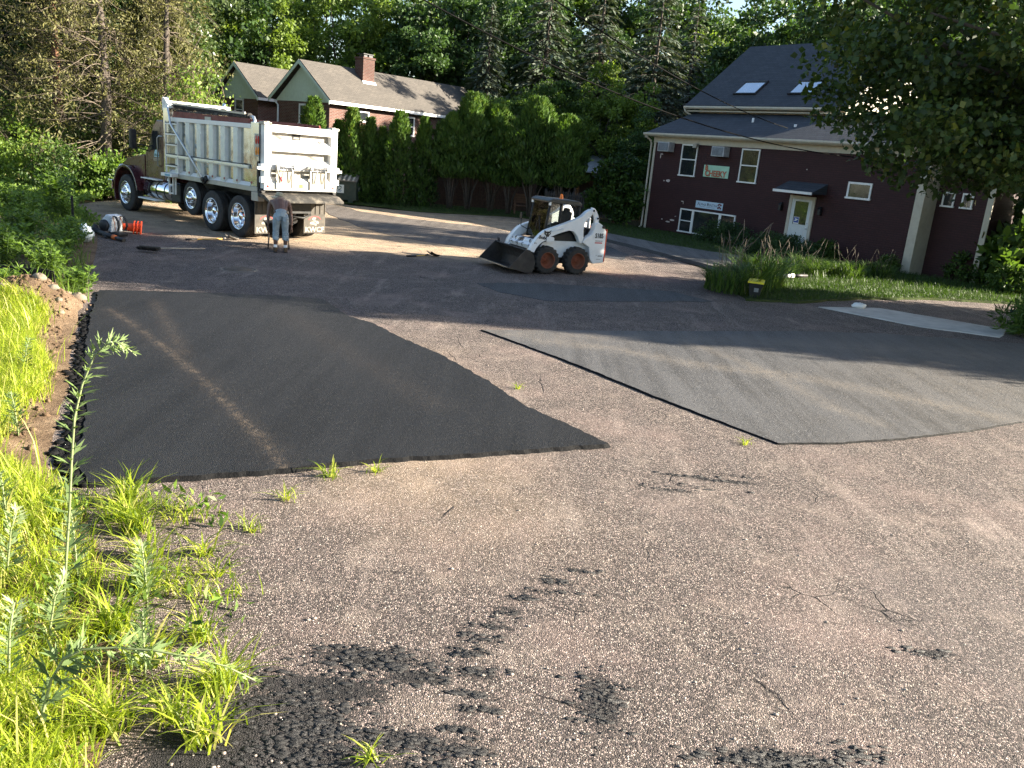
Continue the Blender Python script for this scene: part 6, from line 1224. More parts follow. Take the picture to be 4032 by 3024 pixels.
def deadpine(name, seed, H, tr, nb=110, top=.62, needles=9000, bark=None):
    """old conifer: bare crooked lower branches, thin olive needles outside"""
    g = np.random.default_rng(seed); mb = MB(); tk = MB(); tk.tube([(0, 0, -.3), (.02 * H, 0, H * .4), (.0, .015 * H, H)], [tr, tr * .75, tr * .25], 10); P = []
    for k in range(nb):
        z = H * (.08 + .9 * g.random()); a = g.random() * 2 * pi; Ln = (1.2 + 2.4 * g.random()) * (1.1 - .6 * z / H); p = np.array([0, 0, z]); d = np.array([cos(a), sin(a), -.15 + .25 * g.normal()]); pts = [p]
        for q in range(5): d = d + g.normal(size=3) * .22; d /= np.linalg.norm(d); p = p + d * Ln / 5; pts.append(p)
        mb.tube([Vector(x) for x in pts], [.028, .022, .017, .012, .008, .004], 4, cap=False)
        for q in range(4):
            b = pts[2 + g.integers(4)]; e = b + (d + g.normal(size=3) * .8) * Ln * .22; mb.tube([Vector(b), Vector((b + e) / 2 + g.normal(size=3) * .05), Vector(e)], [.009, .007, .003], 3, cap=False); P.append(e); P.append(pts[-1])
    P = np.array(P); idx = g.integers(0, len(P), needles); pp = P[idx] + g.normal(size=(needles, 3)) * .16; D = unit(g.normal(size=(needles, 3)) + np.array([0, 0, -.3])); 
    return tk.mesh(name + '_trunk', bark or BARK), mb.mesh(name + '_branches', BARK_P), cards(name + '_needles', pp, D, perp(g, D), .16 * (.6 + .8 * g.random(needles)), .3, np.clip(.5 + g.normal(size=needles) * .25, 0, 1), LF_OLV)
def plant(name, parts, label, cat, loc, rotz=0, scale=1, group=None):
    t = thing(name, label, cat, loc, rotz, group, scale)
    for nm, me in parts: link(nm, me, t)
    return t

# ---------------------------------------------------------------- templates
T_DEC = [decid('broad_tree', s, 12, 3.9, m, n=120, per=150, ls=.27) for s, m in ((1, LF_MD), (2, LF_DK), (3, LF_LT), (4, LF_MD))]
T_LIT = decid('feathery_tree', 5, 12, 3.4, LF_LT, n=140, per=130, ls=.24, rz=5.3, zc=7.0, asp=.5, hang=.6)
T_SPR = [spruce('spruce', 6, 14, 3.4, LF_SPR, .42, per=85, ls=.36), spruce('slim_spruce', 7, 12, 2.3, LF_SPR, .5, per=85, ls=.34), spruce('open_spruce', 8, 15, 4.2, LF_SPR, .30, tiers=26, per=85, ls=.36)]
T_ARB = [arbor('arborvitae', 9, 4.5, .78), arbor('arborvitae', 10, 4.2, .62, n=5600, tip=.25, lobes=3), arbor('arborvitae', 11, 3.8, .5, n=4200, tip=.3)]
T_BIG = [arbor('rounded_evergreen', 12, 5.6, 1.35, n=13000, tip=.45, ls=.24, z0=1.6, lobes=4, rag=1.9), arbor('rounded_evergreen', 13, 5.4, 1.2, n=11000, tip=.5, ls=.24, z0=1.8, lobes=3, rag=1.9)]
T_SHR = [shrub('shrub', 14, 2.2, 1.5, LF_MD), shrub('shrub', 15, 1.7, 1.3, LF_WED, ls=.15), shrub('shrub', 16, 2.6, 1.4, LF_VIN, n=60, ls=.12)]
T_PIN = deadpine('old_pine', 17, 11, .16, bark=BARK_R); T_PIN2 = deadpine('old_pine', 18, 10, .24, nb=130, needles=7000)
T_OAK = decid('oak', 19, 12, 4.3, LF_OAK, n=150, per=110, ls=.19, asp=.5, zc=7.8, rz=4.0, hang=.5, tr=.25)
def tree(kind, loc, label, rot=None, scale=1, group=None, name=None, cat='tree'):
    nm = {'dec': 'broadleaf_tree', 'lit': 'broadleaf_tree', 'spr': 'spruce_tree', 'oak': 'oak_tree'}.get(kind[:3], 'tree'); i = int(kind[3:] or 0)
    tp = {'dec': lambda: T_DEC[i], 'lit': lambda: T_LIT, 'spr': lambda: T_SPR[i], 'oak': lambda: T_OAK}[kind[:3]]()
    return plant(name or nm, (('trunk', tp[0]), ('crown', tp[1])), label, cat, loc, rnd.random() * 6 if rot is None else rot, scale, group)
BACK = [
 ('dec0', (22, 74, 0), 1.55, 'far tree closing the gap right of the sky opening over the ridge'), ('dec3', (26, 68, 0), 1.4, 'far tree over the maple side of the roof ridge'), ('dec1', (13.6, 52.4, 0), 1.08, 'dark tree at the rear left corner of the maroon building'),
 ('dec1', (-46, 70, 0), 1.7, 'far dark tree at the extreme left of the wood'),
 ('dec0', (-36, 78, 0), 1.7, 'far tree above the old pines'),
 ('dec1', (-28, 80, 0), 1.6, 'far tree above the oak'),
 ('dec3', (-20, 84, 0), 1.6, 'far tree behind the left bright feathery tree'),
 ('dec1', (-4, 84, 0), 1.75, 'far dark tree right of the sky gap'),
 ('dec0', (3, 88, 0), 1.8, 'far tree behind the broad spruce'),
 ('dec1', (10, 86, 0), 1.8, 'far dark tree behind the open spruce'),
 ('dec3', (27, 84, 0), 1.5, 'far tree over the right end of the ridge'),
 ('dec1', (36, 76, 0), 1.6, 'far tree behind the maple top'),
 ('dec0', (16.5, 86, 0), 1.45, 'far tree behind the blue grey spruces'),
 ('dec1', (-8.3, 61.5, 0), .92, 'dark broadleaf tree directly behind the right end of the brick house roof'),
 ('lit', (-14.6, 63, 0), 1.12, 'bright feathery green tree rising behind the brick chimney'),
 ('lit', (-18.6, 60.5, 0), 1.0, 'bright feathery tree over the valley between the two house roofs'),
 ('dec2', (-10.2, 64, 0), 1.05, 'light green tree just right of the chimney, before the sky gap'),
 ('dec1', (-5.6, 64, 0), 1.25, 'tall dark broadleaf tree between the sky gap and the slim spruce'),
 ('spr1', (-3.3, 56, 0), .98, 'slim grey green spruce with drooping tiers right of the brick house'),
 ('spr0', (.3, 61, 0), 1.15, 'broad dark spruce with long drooping boughs left of the middle of the wood'),
 ('dec3', (1.6, 54.5, 0), .62, 'small mid green tree filling the gap below the broad spruce'),
 ('dec0', (-1.6, 52.5, 0), .55, 'low mid green tree behind the rounded evergreens'),
 ('spr2', (4.0, 63, 0), 1.1, 'tall open spruce with sky showing through, behind the middle of the wood'),
 ('spr2', (7.2, 56.5, 0), .98, 'blue grey spruce with spreading boughs beside the maroon building roof'),
 ('spr0', (10.2, 61, 0), 1.0, 'blue grey spruce half hidden by the upper roof of the maroon building'),
 ('dec2', (4.6, 53, 0), .66, 'yellow green tree with a thin top between two spruces'),
 ('dec1', (6.4, 49.5, 0), .45, 'low dark tree in shade at the corner of the maroon building'),
 ('dec1', (-2.2, 70, 0), 1.35, 'dark tree at the back of the wood behind the slim spruce'),
 ('dec1', (8.3, 72, 0), 1.2, 'dark tree at the back of the wood behind the blue grey spruces'),
 ('dec0', (15.0, 62, 0), 1.05, 'sunlit green tree above the ridge near the skylights'),
 ('dec2', (13.0, 70, 0), 1.0, 'pale green tree against the sky left of the main roof ridge'),
 ('dec3', (20.5, 60, 0), 1.08, 'green tree above the right half of the main roof ridge'),
 ('dec0', (26.5, 55, 0), 1.1, 'green tree beyond the maple at the back of the maroon building'),
 ('dec1', (31, 48, 0), 1.1, 'dark tree beyond the maple at the right edge of the wood'),
 ('dec1', (20.5, 47.2, 0), 1.18, 'dark tree close behind the maroon building, hidden by the maple'),
 ('dec1', (-22.5, 60, 0), 1.2, 'dark broadleaf tree behind the left gable of the brick house'),
 ('dec0', (-23, 53.5, 0), .92, 'mid green tree left of the left gable'),
 ('dec1', (-27, 55, 0), 1.2, 'dark tree deep in the wood behind the dump truck cab'),
 ('dec0', (-31, 50, 0), 1.15, 'mid green tree deep in the wood above the bramble thicket'),
 ('dec1', (-37, 46, 0), 1.2, 'dark tree deep in the wood at the left edge'),
 ('dec1', (-26, 45, 0), 1.0, 'dark tree behind the old pines'),
 ('dec1', (-21.5, 43.5, 0), .9, 'dark tree between the old pines and the oak'),
]
for k, loc, sc, lb in BACK: tree(k, loc, lb, scale=sc, group='trees of the surrounding wood')
tree('oak', (-19.3, 43.6, 0), 'oak with glossy leaves whose low boughs hang before the left gable', rot=.4, scale=.98)
# oak bough reaching in front of the gable
def bough(label, pts, seed, mat, n, per, ls, name='oak_bough'):
    return None
for x, y, s_, r_, lb in ((-20.2, 36.4, 1.0, .3, 'old pine with reddish trunk and bare lower branches, left of its twin'), (-19.6, 36.0, .97, 2.4, 'old pine with reddish trunk and bare branches, right of its twin')):
    t = plant('pine_tree', (('trunk', T_PIN[0]), ('branches', T_PIN[1]), ('crown', T_PIN[2])), lb, 'tree', (x, y, 0), r_, s_, 'old pines left of the truck')
for x, y, s_, r_, lb in ((-17.0, 34.2, 1.0, 1.0, 'dead looking pine with thick dark trunk above the bramble thicket'), (-14.9, 35.6, .86, 3.2, 'tangled bare pine hung with vines behind the truck cab'), (-22.8, 34.5, 1.0, 4.4, 'bare branched pine at the left edge of the picture')):
    plant('pine_tree', (('trunk', T_PIN2[0]), ('branches', T_PIN2[1]), ('crown', T_PIN2[2])), lb, 'tree', (x, y, 0), r_, s_, 'old pines left of the truck')
# cedar, vines, brambles
ced = arbor('cedar', 31, 9.5, 1.7, LF_OLV, n=9000, tip=.2, ls=.26, z0=2.0); plant('cedar_tree', (('trunk', ced[0]), ('crown', ced[1])), 'olive green cedar between the tangled pine and the oak', 'tree', (-16.9, 39.3, 0), .5)
def vine(seed, H, R, n, ls):
    g = np.random.default_rng(seed); k = 16; a = g.random(k) * 2 * pi; P = []; mb = MB()
    for i in range(k):
        r = R * g.random() ** .5; x0, y0 = r * cos(a[i]), r * sin(a[i]); h = H * (.55 + .45 * g.random()); pts = [(x0 + .25 * sin(q * 1.7 + i), y0 + .2 * cos(q * 2.1 + i), h * q / 6) for q in range(7)]; mb.tube(pts, .014, 4, cap=False)
        m = n // k; f_ = g.random(m); idx = np.minimum(5, (f_ * 6).astype(int)); A = np.array(pts); fr = (f_ * 6 - idx)[:, None]; P.append(A[idx] * (1 - fr) + A[idx + 1] * fr + g.normal(size=(m, 3)) * np.array([.22, .22, .15]))
    P = np.concatenate(P); m = len(P); D = unit(g.normal(size=(m, 3)) * .6 + np.array([.2, -.3, -.75])); return mb.mesh('vine_stem', TWIG), cards('vine_leaves', P, D, perp(g, D), ls * (.7 + .6 * g.random(m)), .75, np.clip(.55 + g.normal(size=m) * .22, 0, 1), LF_VIN)
V1 = vine(33, 6.2, 1.3, 3600, .15)
for x, y, s_, lb in ((-13.9, 35.3, .95, 'pale green vine curtain climbing above the truck cab'), (-15.9, 36.6, .8, 'pale green vines on the trunk left of the cab'), (-13.9, 37.2, .75, 'pale vine column beside the truck tarp and the left gable')):
    plant('climbing_vine', (('stem', V1[0]), ('leaves', V1[1])), lb, 'vine', (x, y, 0), x, s_, 'vines on the trees behind the truck')
BR = [(-24.8, 33.5, 0, 1.25, 'large mid green bush at the far left of the thicket'), (-22.0, 31.6, 0, 1.15, 'mid green bush left of the raw wooden stake'), (-19.4, 32.6, 2, 1.0, 'pale leafy bush right behind the wooden stake'), (-17.6, 31.9, 0, .95, 'bush under the dead looking pine'), (-16.0, 32.6, 1, 1.05, 'bright weedy bush left of the truck bonnet'), (-14.6, 33.2, 0, .95, 'bush directly behind the truck bonnet'), (-13.0, 34.2, 1, .9, 'weedy bush behind the truck cab'), (-20.8, 34.8, 2, 1.4, 'tall pale bush behind the wooden stake'), (-18.4, 35.2, 0, 1.2, 'bush between the stake and the thick dark trunk'), (-25.5, 36, 2, 1.6, 'tall pale shrub at the left border of the thicket'), (-23.2, 30.0, 1, .9, 'low weedy bush at the left border by the verge'), (-11.2, 36.6, 0, 1.0, 'bush behind the front of the truck body'), (-21.6, 38.5, 0, 2.0, 'tall dark shrub below the twin pines'), (-17.5, 38.5, 0, 1.9, 'tall shrub in the gap behind the tangled pine'), (-15.8, 40.5, 0, 1.7, 'tall shrub left of the brick house corner'), (-26.5, 40, 0, 2.2, 'tall dark shrub deep at the left')]
for x, y, k, s_, lb in BR: tp = T_SHR[k]; plant('bush', (('stem', tp[0]), ('foliage', tp[1])), lb, 'bush', (x, y, 0), x * 3, s_, 'bushes of the thicket')
# ---------------------------------------------------------------- evergreens by the fence
AV = [(0, -10.4, 41.0, 1.06, 'columnar evergreen rising just right of the tailgate top'), (0, -8.85, 42.4, 1.0, 'columnar evergreen before the small house window'), (1, -8.0, 42.6, .98, 'slimmer columnar evergreen right of the small house window'), (2, -7.45, 42.9, .98, 'shortest columnar evergreen in the middle of the row'), (0, -6.55, 42.4, 1.01, 'tall twin topped columnar evergreen before the tall house window'), (1, -5.4, 42.9, 1.04, 'columnar evergreen at the right end of the house wall'), (1, -9.6, 42.8, .92, 'columnar evergreen half hidden by the tailgate')]
for k, x, y, s_, lb in AV:
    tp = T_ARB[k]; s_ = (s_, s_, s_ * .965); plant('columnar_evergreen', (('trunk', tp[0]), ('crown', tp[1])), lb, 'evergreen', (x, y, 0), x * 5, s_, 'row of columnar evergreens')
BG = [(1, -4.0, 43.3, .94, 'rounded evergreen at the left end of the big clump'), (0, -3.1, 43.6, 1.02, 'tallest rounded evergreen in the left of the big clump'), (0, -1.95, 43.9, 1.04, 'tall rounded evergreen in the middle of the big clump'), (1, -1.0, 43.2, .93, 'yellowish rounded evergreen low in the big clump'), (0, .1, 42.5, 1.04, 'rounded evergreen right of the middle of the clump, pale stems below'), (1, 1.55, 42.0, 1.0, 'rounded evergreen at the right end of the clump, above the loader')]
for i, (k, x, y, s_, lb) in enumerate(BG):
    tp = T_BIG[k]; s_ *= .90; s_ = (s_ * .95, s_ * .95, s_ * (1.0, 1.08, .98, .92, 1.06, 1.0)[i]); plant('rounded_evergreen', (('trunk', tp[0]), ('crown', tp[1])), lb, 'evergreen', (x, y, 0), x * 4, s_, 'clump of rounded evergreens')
bj = shrub('round_bush', 34, 4.1, 1.5, LF_ARB, n=90, per=90, ls=.2); plant('round_bush', (('stem', bj[0]), ('foliage', bj[1])), 'dark round evergreen bush beside the corner of the maroon building', 'bush', (4.5, 43.4, 0))
# clipped hedges by the wall
hb = shrub('clipped_bush', 35, 1.15, 1.25, LF_DK, n=120, per=70, ls=.075, cr=(.14, .2)); hbx = (('stem', hb[0]), ('foliage', hb[1]))
plant('clipped_bush', hbx, 'clipped dark bush below the triple window', 'bush', RBM @ Vector((6.4, -1.2, -.05)), -.9, (1.35, .8, 1.0)); plant('clipped_bush', hbx, 'clipped dark bush right of the first, hiding the foot of the pale door', 'bush', RBM @ Vector((9.9, -1.9, -.1)), -.9, (1.6, .9, .95))
ws = shrub('weedy_shrub', 36, 1.0, .8, LF_MD, n=30, per=50, ls=.14); wsx = (('stem', ws[0]), ('foliage', ws[1]))
for x, y, s_, lb in ((11.6, 33.0, .8, 'low weedy shrub along the wall right of the clipped bushes'), (13.3, 30.9, .6, 'low shrub left of the pale corner pier'), (15.8, 30.3, 1.0, 'shrub right of the pale corner pier'), (17.0, 29.3, 2.7, 'tall shrub in the shade at the foot of the ivy trunk'), (18.9, 29.8, 3.2, 'tallest dark shrub at the right border beside the ivy trunk'), (15.9, 27.6, .95, 'sunlit shrub at the right border by the ivy trunk')):
    plant('wall_shrub', wsx, lb, 'bush', (x, y, .1), x, s_, 'shrubs along the maroon wall')
sb = T_SHR[0]; plant('bush', (('stem', sb[0]), ('foliage', sb[1])), 'upright bush by the road beyond the right border of the lighter patch', 'bush', (17.6, 14.5, 0), 0, (.85, .85, 1.7))
lil = shrub('strappy_shrub', 37, 1.1, .8, LF_MD, n=34, per=60, ls=.26, asp=.2); plant('strappy_shrub', (('stem', lil[0]), ('foliage', lil[1])), 'narrow leaved shrub at the right end of the concrete apron', 'bush', (11.9, 19.3, .02), 0, .9)
for x, y, lb in ((17.7, 30.3, 'ivy covered tree trunk at the right border beyond the corner pier'),):
    iv = decid('ivy_tree', 38, 13.5, 3.3, LF_DK, n=150, per=120, ls=.2, tr=.5, zc=8.2, rz=4.8); g = np.random.default_rng(4); n = 1500; th = g.random(n) * 6.28; z = g.random(n) * 6.5; P = np.stack([.56 * np.cos(th), .56 * np.sin(th), z], 1); D = unit(np.stack([np.cos(th) * .5, np.sin(th) * .5, -.8 + 0 * z], 1) + g.normal(size=(n, 3)) * .3)
    plant('ivy_tree', (('trunk', iv[0]), ('crown', iv[1]), ('ivy', cards('ivy_leaves', P, D, perp(g, D), .16, .8, np.clip(.5 + g.normal(size=n) * .2, 0, 1), LF_DK))), lb, 'tree', (x, y, 0))
# big maple overhanging from the right, and the trees beyond it that shade the yard
g = np.random.default_rng(40)
def maple():
    H = 13.5; n = 500; d = randdirs(g, n); d = np.sign(d) * np.abs(d) ** .72; rad = .2 + .8 * g.random((n, 1)) ** .45; C = d * rad * np.array([5.8, 3.7, 4.6]) + np.array([-2.9, .7, 6.8]); lowb = 2.9 + .9 * g.random(n) + .9 * sm(-C[:, 0], 4.4, 7.5); C[:, 2] = np.where(C[:, 2] < lowb, lowb + 2.5 * g.random(n) ** 2, C[:, 2])
    P, D, W, s, a, t = clusterleaves(g, C, .55 + .5 * g.random(n), 125, .15, .8, .15, .5, .35); mb = MB(); limbs(mb, g, H, .30, C, 22, .42); t = np.clip(t - .1 + .15 * (g.random(len(t)) > .93), 0, 1)
    return mb.mesh('maple_trunk', BARK), cards('maple_crown', P, D, W, s, a, t, LF_MAP)
mp = maple(); plant('maple_tree', (('trunk', mp[0]), ('crown', mp[1])), 'large dark maple overhanging from the right in front of the maroon building', 'tree', (14.6, 19.2, 0))
for i, (x, y, lb) in enumerate(((22, 18.2, 'near tree right of the maple, first of the outer row'), (22.5, 21.2, 'tree right of the maple on the building side'), (28, 18.3, 'second tree of the outer row beyond the maple'), (28.5, 21.2, 'tree beyond the maple on the building side'), (35, 18.3, 'farthest tree of the outer row beyond the maple'), (35.5, 21.3, 'farthest tree beyond the maple on the building side'))):
    tree('dec1' if i % 2 else 'dec0', (x, y, 0), lb, scale=(.76, .70, 1.0 + .12 * (i // 2)), rot=i * 1.9, group='trees shading the yard from the right')

# ---------------------------------------------------------------- grass and weeds
def blades(name, P, h, w, mat, lean, seed, tint=None):
    """curved blades of two quads each"""
    g = np.random.default_rng(seed); n = len(P); a = g.random(n) * 2 * pi; h = np.broadcast_to(h, (n,)) * (.6 + .8 * g.random(n)); ln = lean * (.3 + g.random(n)) * h
    d = np.stack([np.cos(a), np.sin(a), 0 * a], 1); wv = np.stack([-np.sin(a), np.cos(a), 0 * a], 1) * (np.broadcast_to(w, (n,)) * (.7 + .6 * g.random(n)))[:, None] * .5
    def at_(f_): q = P + d * (ln * f_ ** 1.8)[:, None]; q[:, 2] += h * (f_ - .30 * lean * f_ ** 2.6); return q
    K = [at_(f_) for f_ in (0., .42, .76, 1.)]; wd = (1., .95, .6, .06); v = np.empty((n, 3, 4, 3))
    for k in range(3): v[:, k, 0] = K[k] - wv * wd[k]; v[:, k, 1] = K[k] + wv * wd[k]; v[:, k, 2] = K[k + 1] + wv * wd[k + 1]; v[:, k, 3] = K[k + 1] - wv * wd[k + 1]
    q_ = g.random(n); tt = np.where(q_ < .10, 1., np.where(q_ < .32, .12, np.clip(.5 + g.normal(size=n) * .22, 0, .9))) if tint is None else tint
    return rawquads(name, v.reshape(-1, 3), 3 * n, np.repeat(tt, 3), mat)
def scatter(poly, dens, seed, keep=None):
    g = np.random.default_rng(seed); A = np.array(poly); lo = A.min(0); hi = A.max(0); n = int(dens * (hi - lo).prod()); Q = lo + g.random((n, 2)) * (hi - lo); Q = Q[inpoly(Q, poly)]
    if keep is not None: Q = Q[g.random(len(Q)) < keep(Q)]
    return np.column_stack([Q, vz(Q)])
def stuff(name, me, label, cat): return link(name, me, label=label, cat=cat, kind='stuff')
# lush near grass: dense away from the pavement, bare soil along the edge
NV = [(-1.5, 2.4), (-1.95, 3.8), (-2.35, 4.6), (-2.8, 5.35), (-3.3, 6.05), (-3.75, 6.5), (-4.1, 6.95), (-4.42, 7.7), (-4.86, 8.71), (-5.91, 10.8), (-6.6, 12.2), (-11, 12.6), (-9, 8), (-6, 3.4), (-4, 2.0)]
def near_keep(Q):
    d = pdist(Q, VLINE); n = .5 + .5 * wav(Q, 1.7, 5); near = Q[:, 1] < 6.6
    k = np.where(near, sm(d, -.05, .35) * (.25 + .9 * sm(n, .25, .7)), sm(d + (n - .5) * .45, .22, .55))
    return np.clip(k, 0, 1) * (1 - np.exp(-(((Q[:, 0] + 7.5) / .8) ** 2 + ((Q[:, 1] - 12.7) / .5) ** 2)))
P = scatter(NV, 4600, 51, near_keep); stuff('lush_grass', blades('lush_grass', P, .18, .0075, LF_GRS, .75, 52), 'bright yellow green grass along the sunny verge', 'grass')
P = scatter(NV, 150, 53, lambda Q: near_keep(Q) * .8 + .05); stuff('tall_grass', blades('tall_grass', P, .42, .009, LF_GRS, .6, 54), 'longer sunlit grass blades standing out of the verge', 'grass')
MVP = [(-6.7, 12.9), (-7.66, 14.59), (-9.29, 18.1), (-11.0, 21.6), (-12.6, 24.6), (-15.5, 28.6), (-17.2, 31.8), (-30, 34), (-30, 14), (-11, 13)]
P = scatter(MVP, 150, 55, lambda Q: np.clip(.35 + .5 * wav(Q, .9, 9), .05, 1) * sm(pdist(Q, VLINE), .0, .25)); stuff('verge_grass', blades('verge_grass', P, .34, .016, LF_WED, .8, 56), 'long green grass and weeds on the shaded verge', 'grass')
def ground_leaves(poly, dens, seed, h, ls, mat, keep=None):
    P = scatter(poly, dens, seed, keep); g = np.random.default_rng(seed); n = len(P); P[:, 2] += h * g.random(n); D = unit(g.normal(size=(n, 3)) * .8 + np.array([0, 0, .5])); return cards('ground_leaves', P, D, perp(g, D), ls * (.6 + .8 * g.random(n)), .6, np.clip(.5 + g.normal(size=n) * .25, 0, 1), mat)
stuff('ground_cover', ground_leaves([(-12.0, 23.9), (-15.2, 28.3), (-15.8, 31.5), (-13.5, 36.2), (-16, 37), (-27, 33), (-24, 27)], 190, 57, .22, .12, LF_VIN), 'bright leafy ground cover between the pavement and the thicket', 'ground cover')
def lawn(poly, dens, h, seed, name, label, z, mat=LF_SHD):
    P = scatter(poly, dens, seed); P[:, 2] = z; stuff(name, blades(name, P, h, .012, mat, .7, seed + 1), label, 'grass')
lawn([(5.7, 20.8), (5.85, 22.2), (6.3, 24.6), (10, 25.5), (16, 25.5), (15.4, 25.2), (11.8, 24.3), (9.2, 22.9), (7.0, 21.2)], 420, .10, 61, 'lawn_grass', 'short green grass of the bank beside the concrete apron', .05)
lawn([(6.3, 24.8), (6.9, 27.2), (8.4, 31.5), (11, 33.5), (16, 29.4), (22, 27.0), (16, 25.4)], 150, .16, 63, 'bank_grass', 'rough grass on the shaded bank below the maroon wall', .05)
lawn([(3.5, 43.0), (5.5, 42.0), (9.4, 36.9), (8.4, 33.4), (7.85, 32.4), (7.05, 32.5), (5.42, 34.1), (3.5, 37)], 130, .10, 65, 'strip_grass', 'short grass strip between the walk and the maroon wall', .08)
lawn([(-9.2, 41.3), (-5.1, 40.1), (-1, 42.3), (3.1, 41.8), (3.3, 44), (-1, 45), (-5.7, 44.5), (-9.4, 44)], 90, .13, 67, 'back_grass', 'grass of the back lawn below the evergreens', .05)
# clump of tall ornamental grass beside the black bin, with seed heads
def tallclump(seed, n, R, H, seeds):
    g = np.random.default_rng(seed); r = R * g.random(n) ** .5; a = g.random(n) * 6.28; P = np.stack([r * np.cos(a), r * np.sin(a), 0 * r], 1); b = blades('grass_leaves', P, H, .018, LF_MD, .9, seed); mb = MB()
    for k in range(seeds):
        r = R * g.random() ** .5; a = g.random() * 6.28; x, y = r * cos(a), r * sin(a); h = H * (1.1 + .6 * g.random()); lx, ly = g.normal() * .18, g.normal() * .18; mb.tube([(x, y, 0), (x + lx * .4, y + ly * .4, h * .6), (x + lx, y + ly, h)], [.004, .0035, .002], 4, cap=False); mb.tube([(x + lx * .8, y + ly * .8, h * .86), (x + lx * .95, y + ly * .95, h * .97), (x + lx * 1.15, y + ly * 1.15, h * 1.08)], [.004, .009, .003], 5, cap=False)
    return b, mb.mesh('seed_heads', simple('seed_head_straw', (.13, .105, .08), .85, bmp=0))
TC = tallclump(71, 420, .55, .55, 9)
for x, y, s_, lb in ((5.5, 22.0, 1.0, 'clump of arching tall grass left of the black bin'), (6.1, 23.2, 1.25, 'clump of tall grass behind the black bin'), (7.0, 25.0, 1.1, 'clump of seeding grass at the end of the walk'), (7.9, 26.4, 1.15, 'clump of seeding grass before the pale door'), (9.2, 27.5, 1.1, 'clump of tall grass before the second clipped bush'), (10.6, 28.0, 1.0, 'clump of tall grass right of the second clipped bush'), (12.0, 28.6, .9, 'clump of tall grass left of the corner pier'), (7.2, 23.9, .7, 'short clump of tall grass beside the white pipe')):
    plant('tall_grass_clump', (('leaves', TC[0]), ('seed_heads', TC[1])), lb, 'grass clump', (x, y, .04), x * 2.3, s_ * (1.45 if y < 24 and x < 6.5 else 1.1), 'clumps of tall seeding grass')
# leafy weed clumps on the left verge
def weed(seed, H, R, ns, mat=LF_WED, ls=.10):
    g = np.random.default_rng(seed); mb = MB(); P = []; D = []
    for k in range(ns):
        a = g.random() * 6.28; r = R * g.random() ** .7; h = H * (.55 + .5 * g.random()); b = np.array([r * .35 * cos(a), r * .35 * sin(a), 0]); e = np.array([r * cos(a), r * sin(a), h]); md = (b + e) / 2 + np.array([0, 0, .12 * h]); mb.tube([Vector(b), Vector(md), Vector(e)], [.006, .005, .002], 4, cap=False)
        m = 30; f_ = np.sort(g.random(m))[:, None] ** .7; p = (1 - f_) ** 2 * b + 2 * f_ * (1 - f_) * md + f_ ** 2 * e; P.append(p); aa = g.random(m) * 6.28; D.append(unit(np.stack([np.cos(aa), np.sin(aa), .25 + .3 * g.random(m)], 1)))
    P = np.concatenate(P); D = np.concatenate(D); n = len(P); return mb.mesh('weed_stems', STEM), cards('weed_leaves', P, D, unit(np.cross(D, np.array([[0, 0, 1.]]) + g.normal(size=D.shape) * .3)), ls * (.6 + .8 * g.random(n)), .42, np.clip(.5 + g.normal(size=n) * .22, 0, 1), mat, .05)
WD = [weed(81, .75, .55, 34), weed(82, .55, .6, 30, ls=.12), weed(83, 1.15, .5, 26, ls=.13)]
g = np.random.default_rng(84)
WP = [(-7.6, 14.3, 1, .8, 'low weed clump just behind the soil heap'), (-8.1, 15.0, 0, .9, 'weed clump at the far corner of the fresh patch'), (-8.5, 15.9, 1, 1.0, 'bright weed clump by the pavement beyond the fresh patch'), (-9.3, 15.6, 0, 1.1, 'weed clump behind the one at the pavement edge'), (-8.95, 16.9, 0, .95, 'weed clump at the pavement edge level with the manhole'), (-9.9, 17.0, 1, 1.1, 'weed clump left of the manhole line'), (-9.5, 18.2, 0, 1.0, 'weed clump leaning over the pavement before the broom'), (-10.4, 18.4, 2, .8, 'taller weed clump before the plastic bag'), (-10.1, 19.4, 1, .9, 'weed clump right below the plastic bag'), (-11.3, 19.6, 0, 1.1, 'weed clump left of the plastic bag'), (-12.2, 21.2, 2, .9, 'tall weed clump left of the black post'), (-11.9, 22.6, 2, .8, 'tall weed clump behind the black post'), (-12.6, 23.5, 2, 1.2, 'dark tall weed clump at the shade edge'), (-13.3, 24.6, 2, 1.25, 'dark tall weed clump before the lit ground cover'), (-14.0, 23.4, 0, 1.2, 'weed clump in shade behind the black post'), (-11.6, 17.4, 0, 1.1, 'weed clump on the shaded bank at the left border'), (-12.8, 19.2, 1, 1.2, 'weed clump on the bank left of the bag'), (-10.6, 15.2, 1, 1.1, 'weed clump above the black silt fabric'), (-9.6, 14.2, 0, .9, 'weed clump left of the soil heap by the fabric'), (-13.8, 21.4, 0, 1.2, 'weed clump on the bank left of the post'), (-15.2, 25.4, 0, 1.1, 'weed clump at the upper left of the bank'), (-8.3, 13.4, 1, .7, 'small weed clump at the end of the silt fabric')]
for x, y, k, s_, lb in WP:
    x -= .45 * (y > 14.5); tp = WD[k]; plant('weed_clump', (('stems', tp[0]), ('leaves', tp[1])), lb, 'weeds', (x, y, vz1(x, y)), g.random() * 6, s_, 'weed clumps on the left verge')
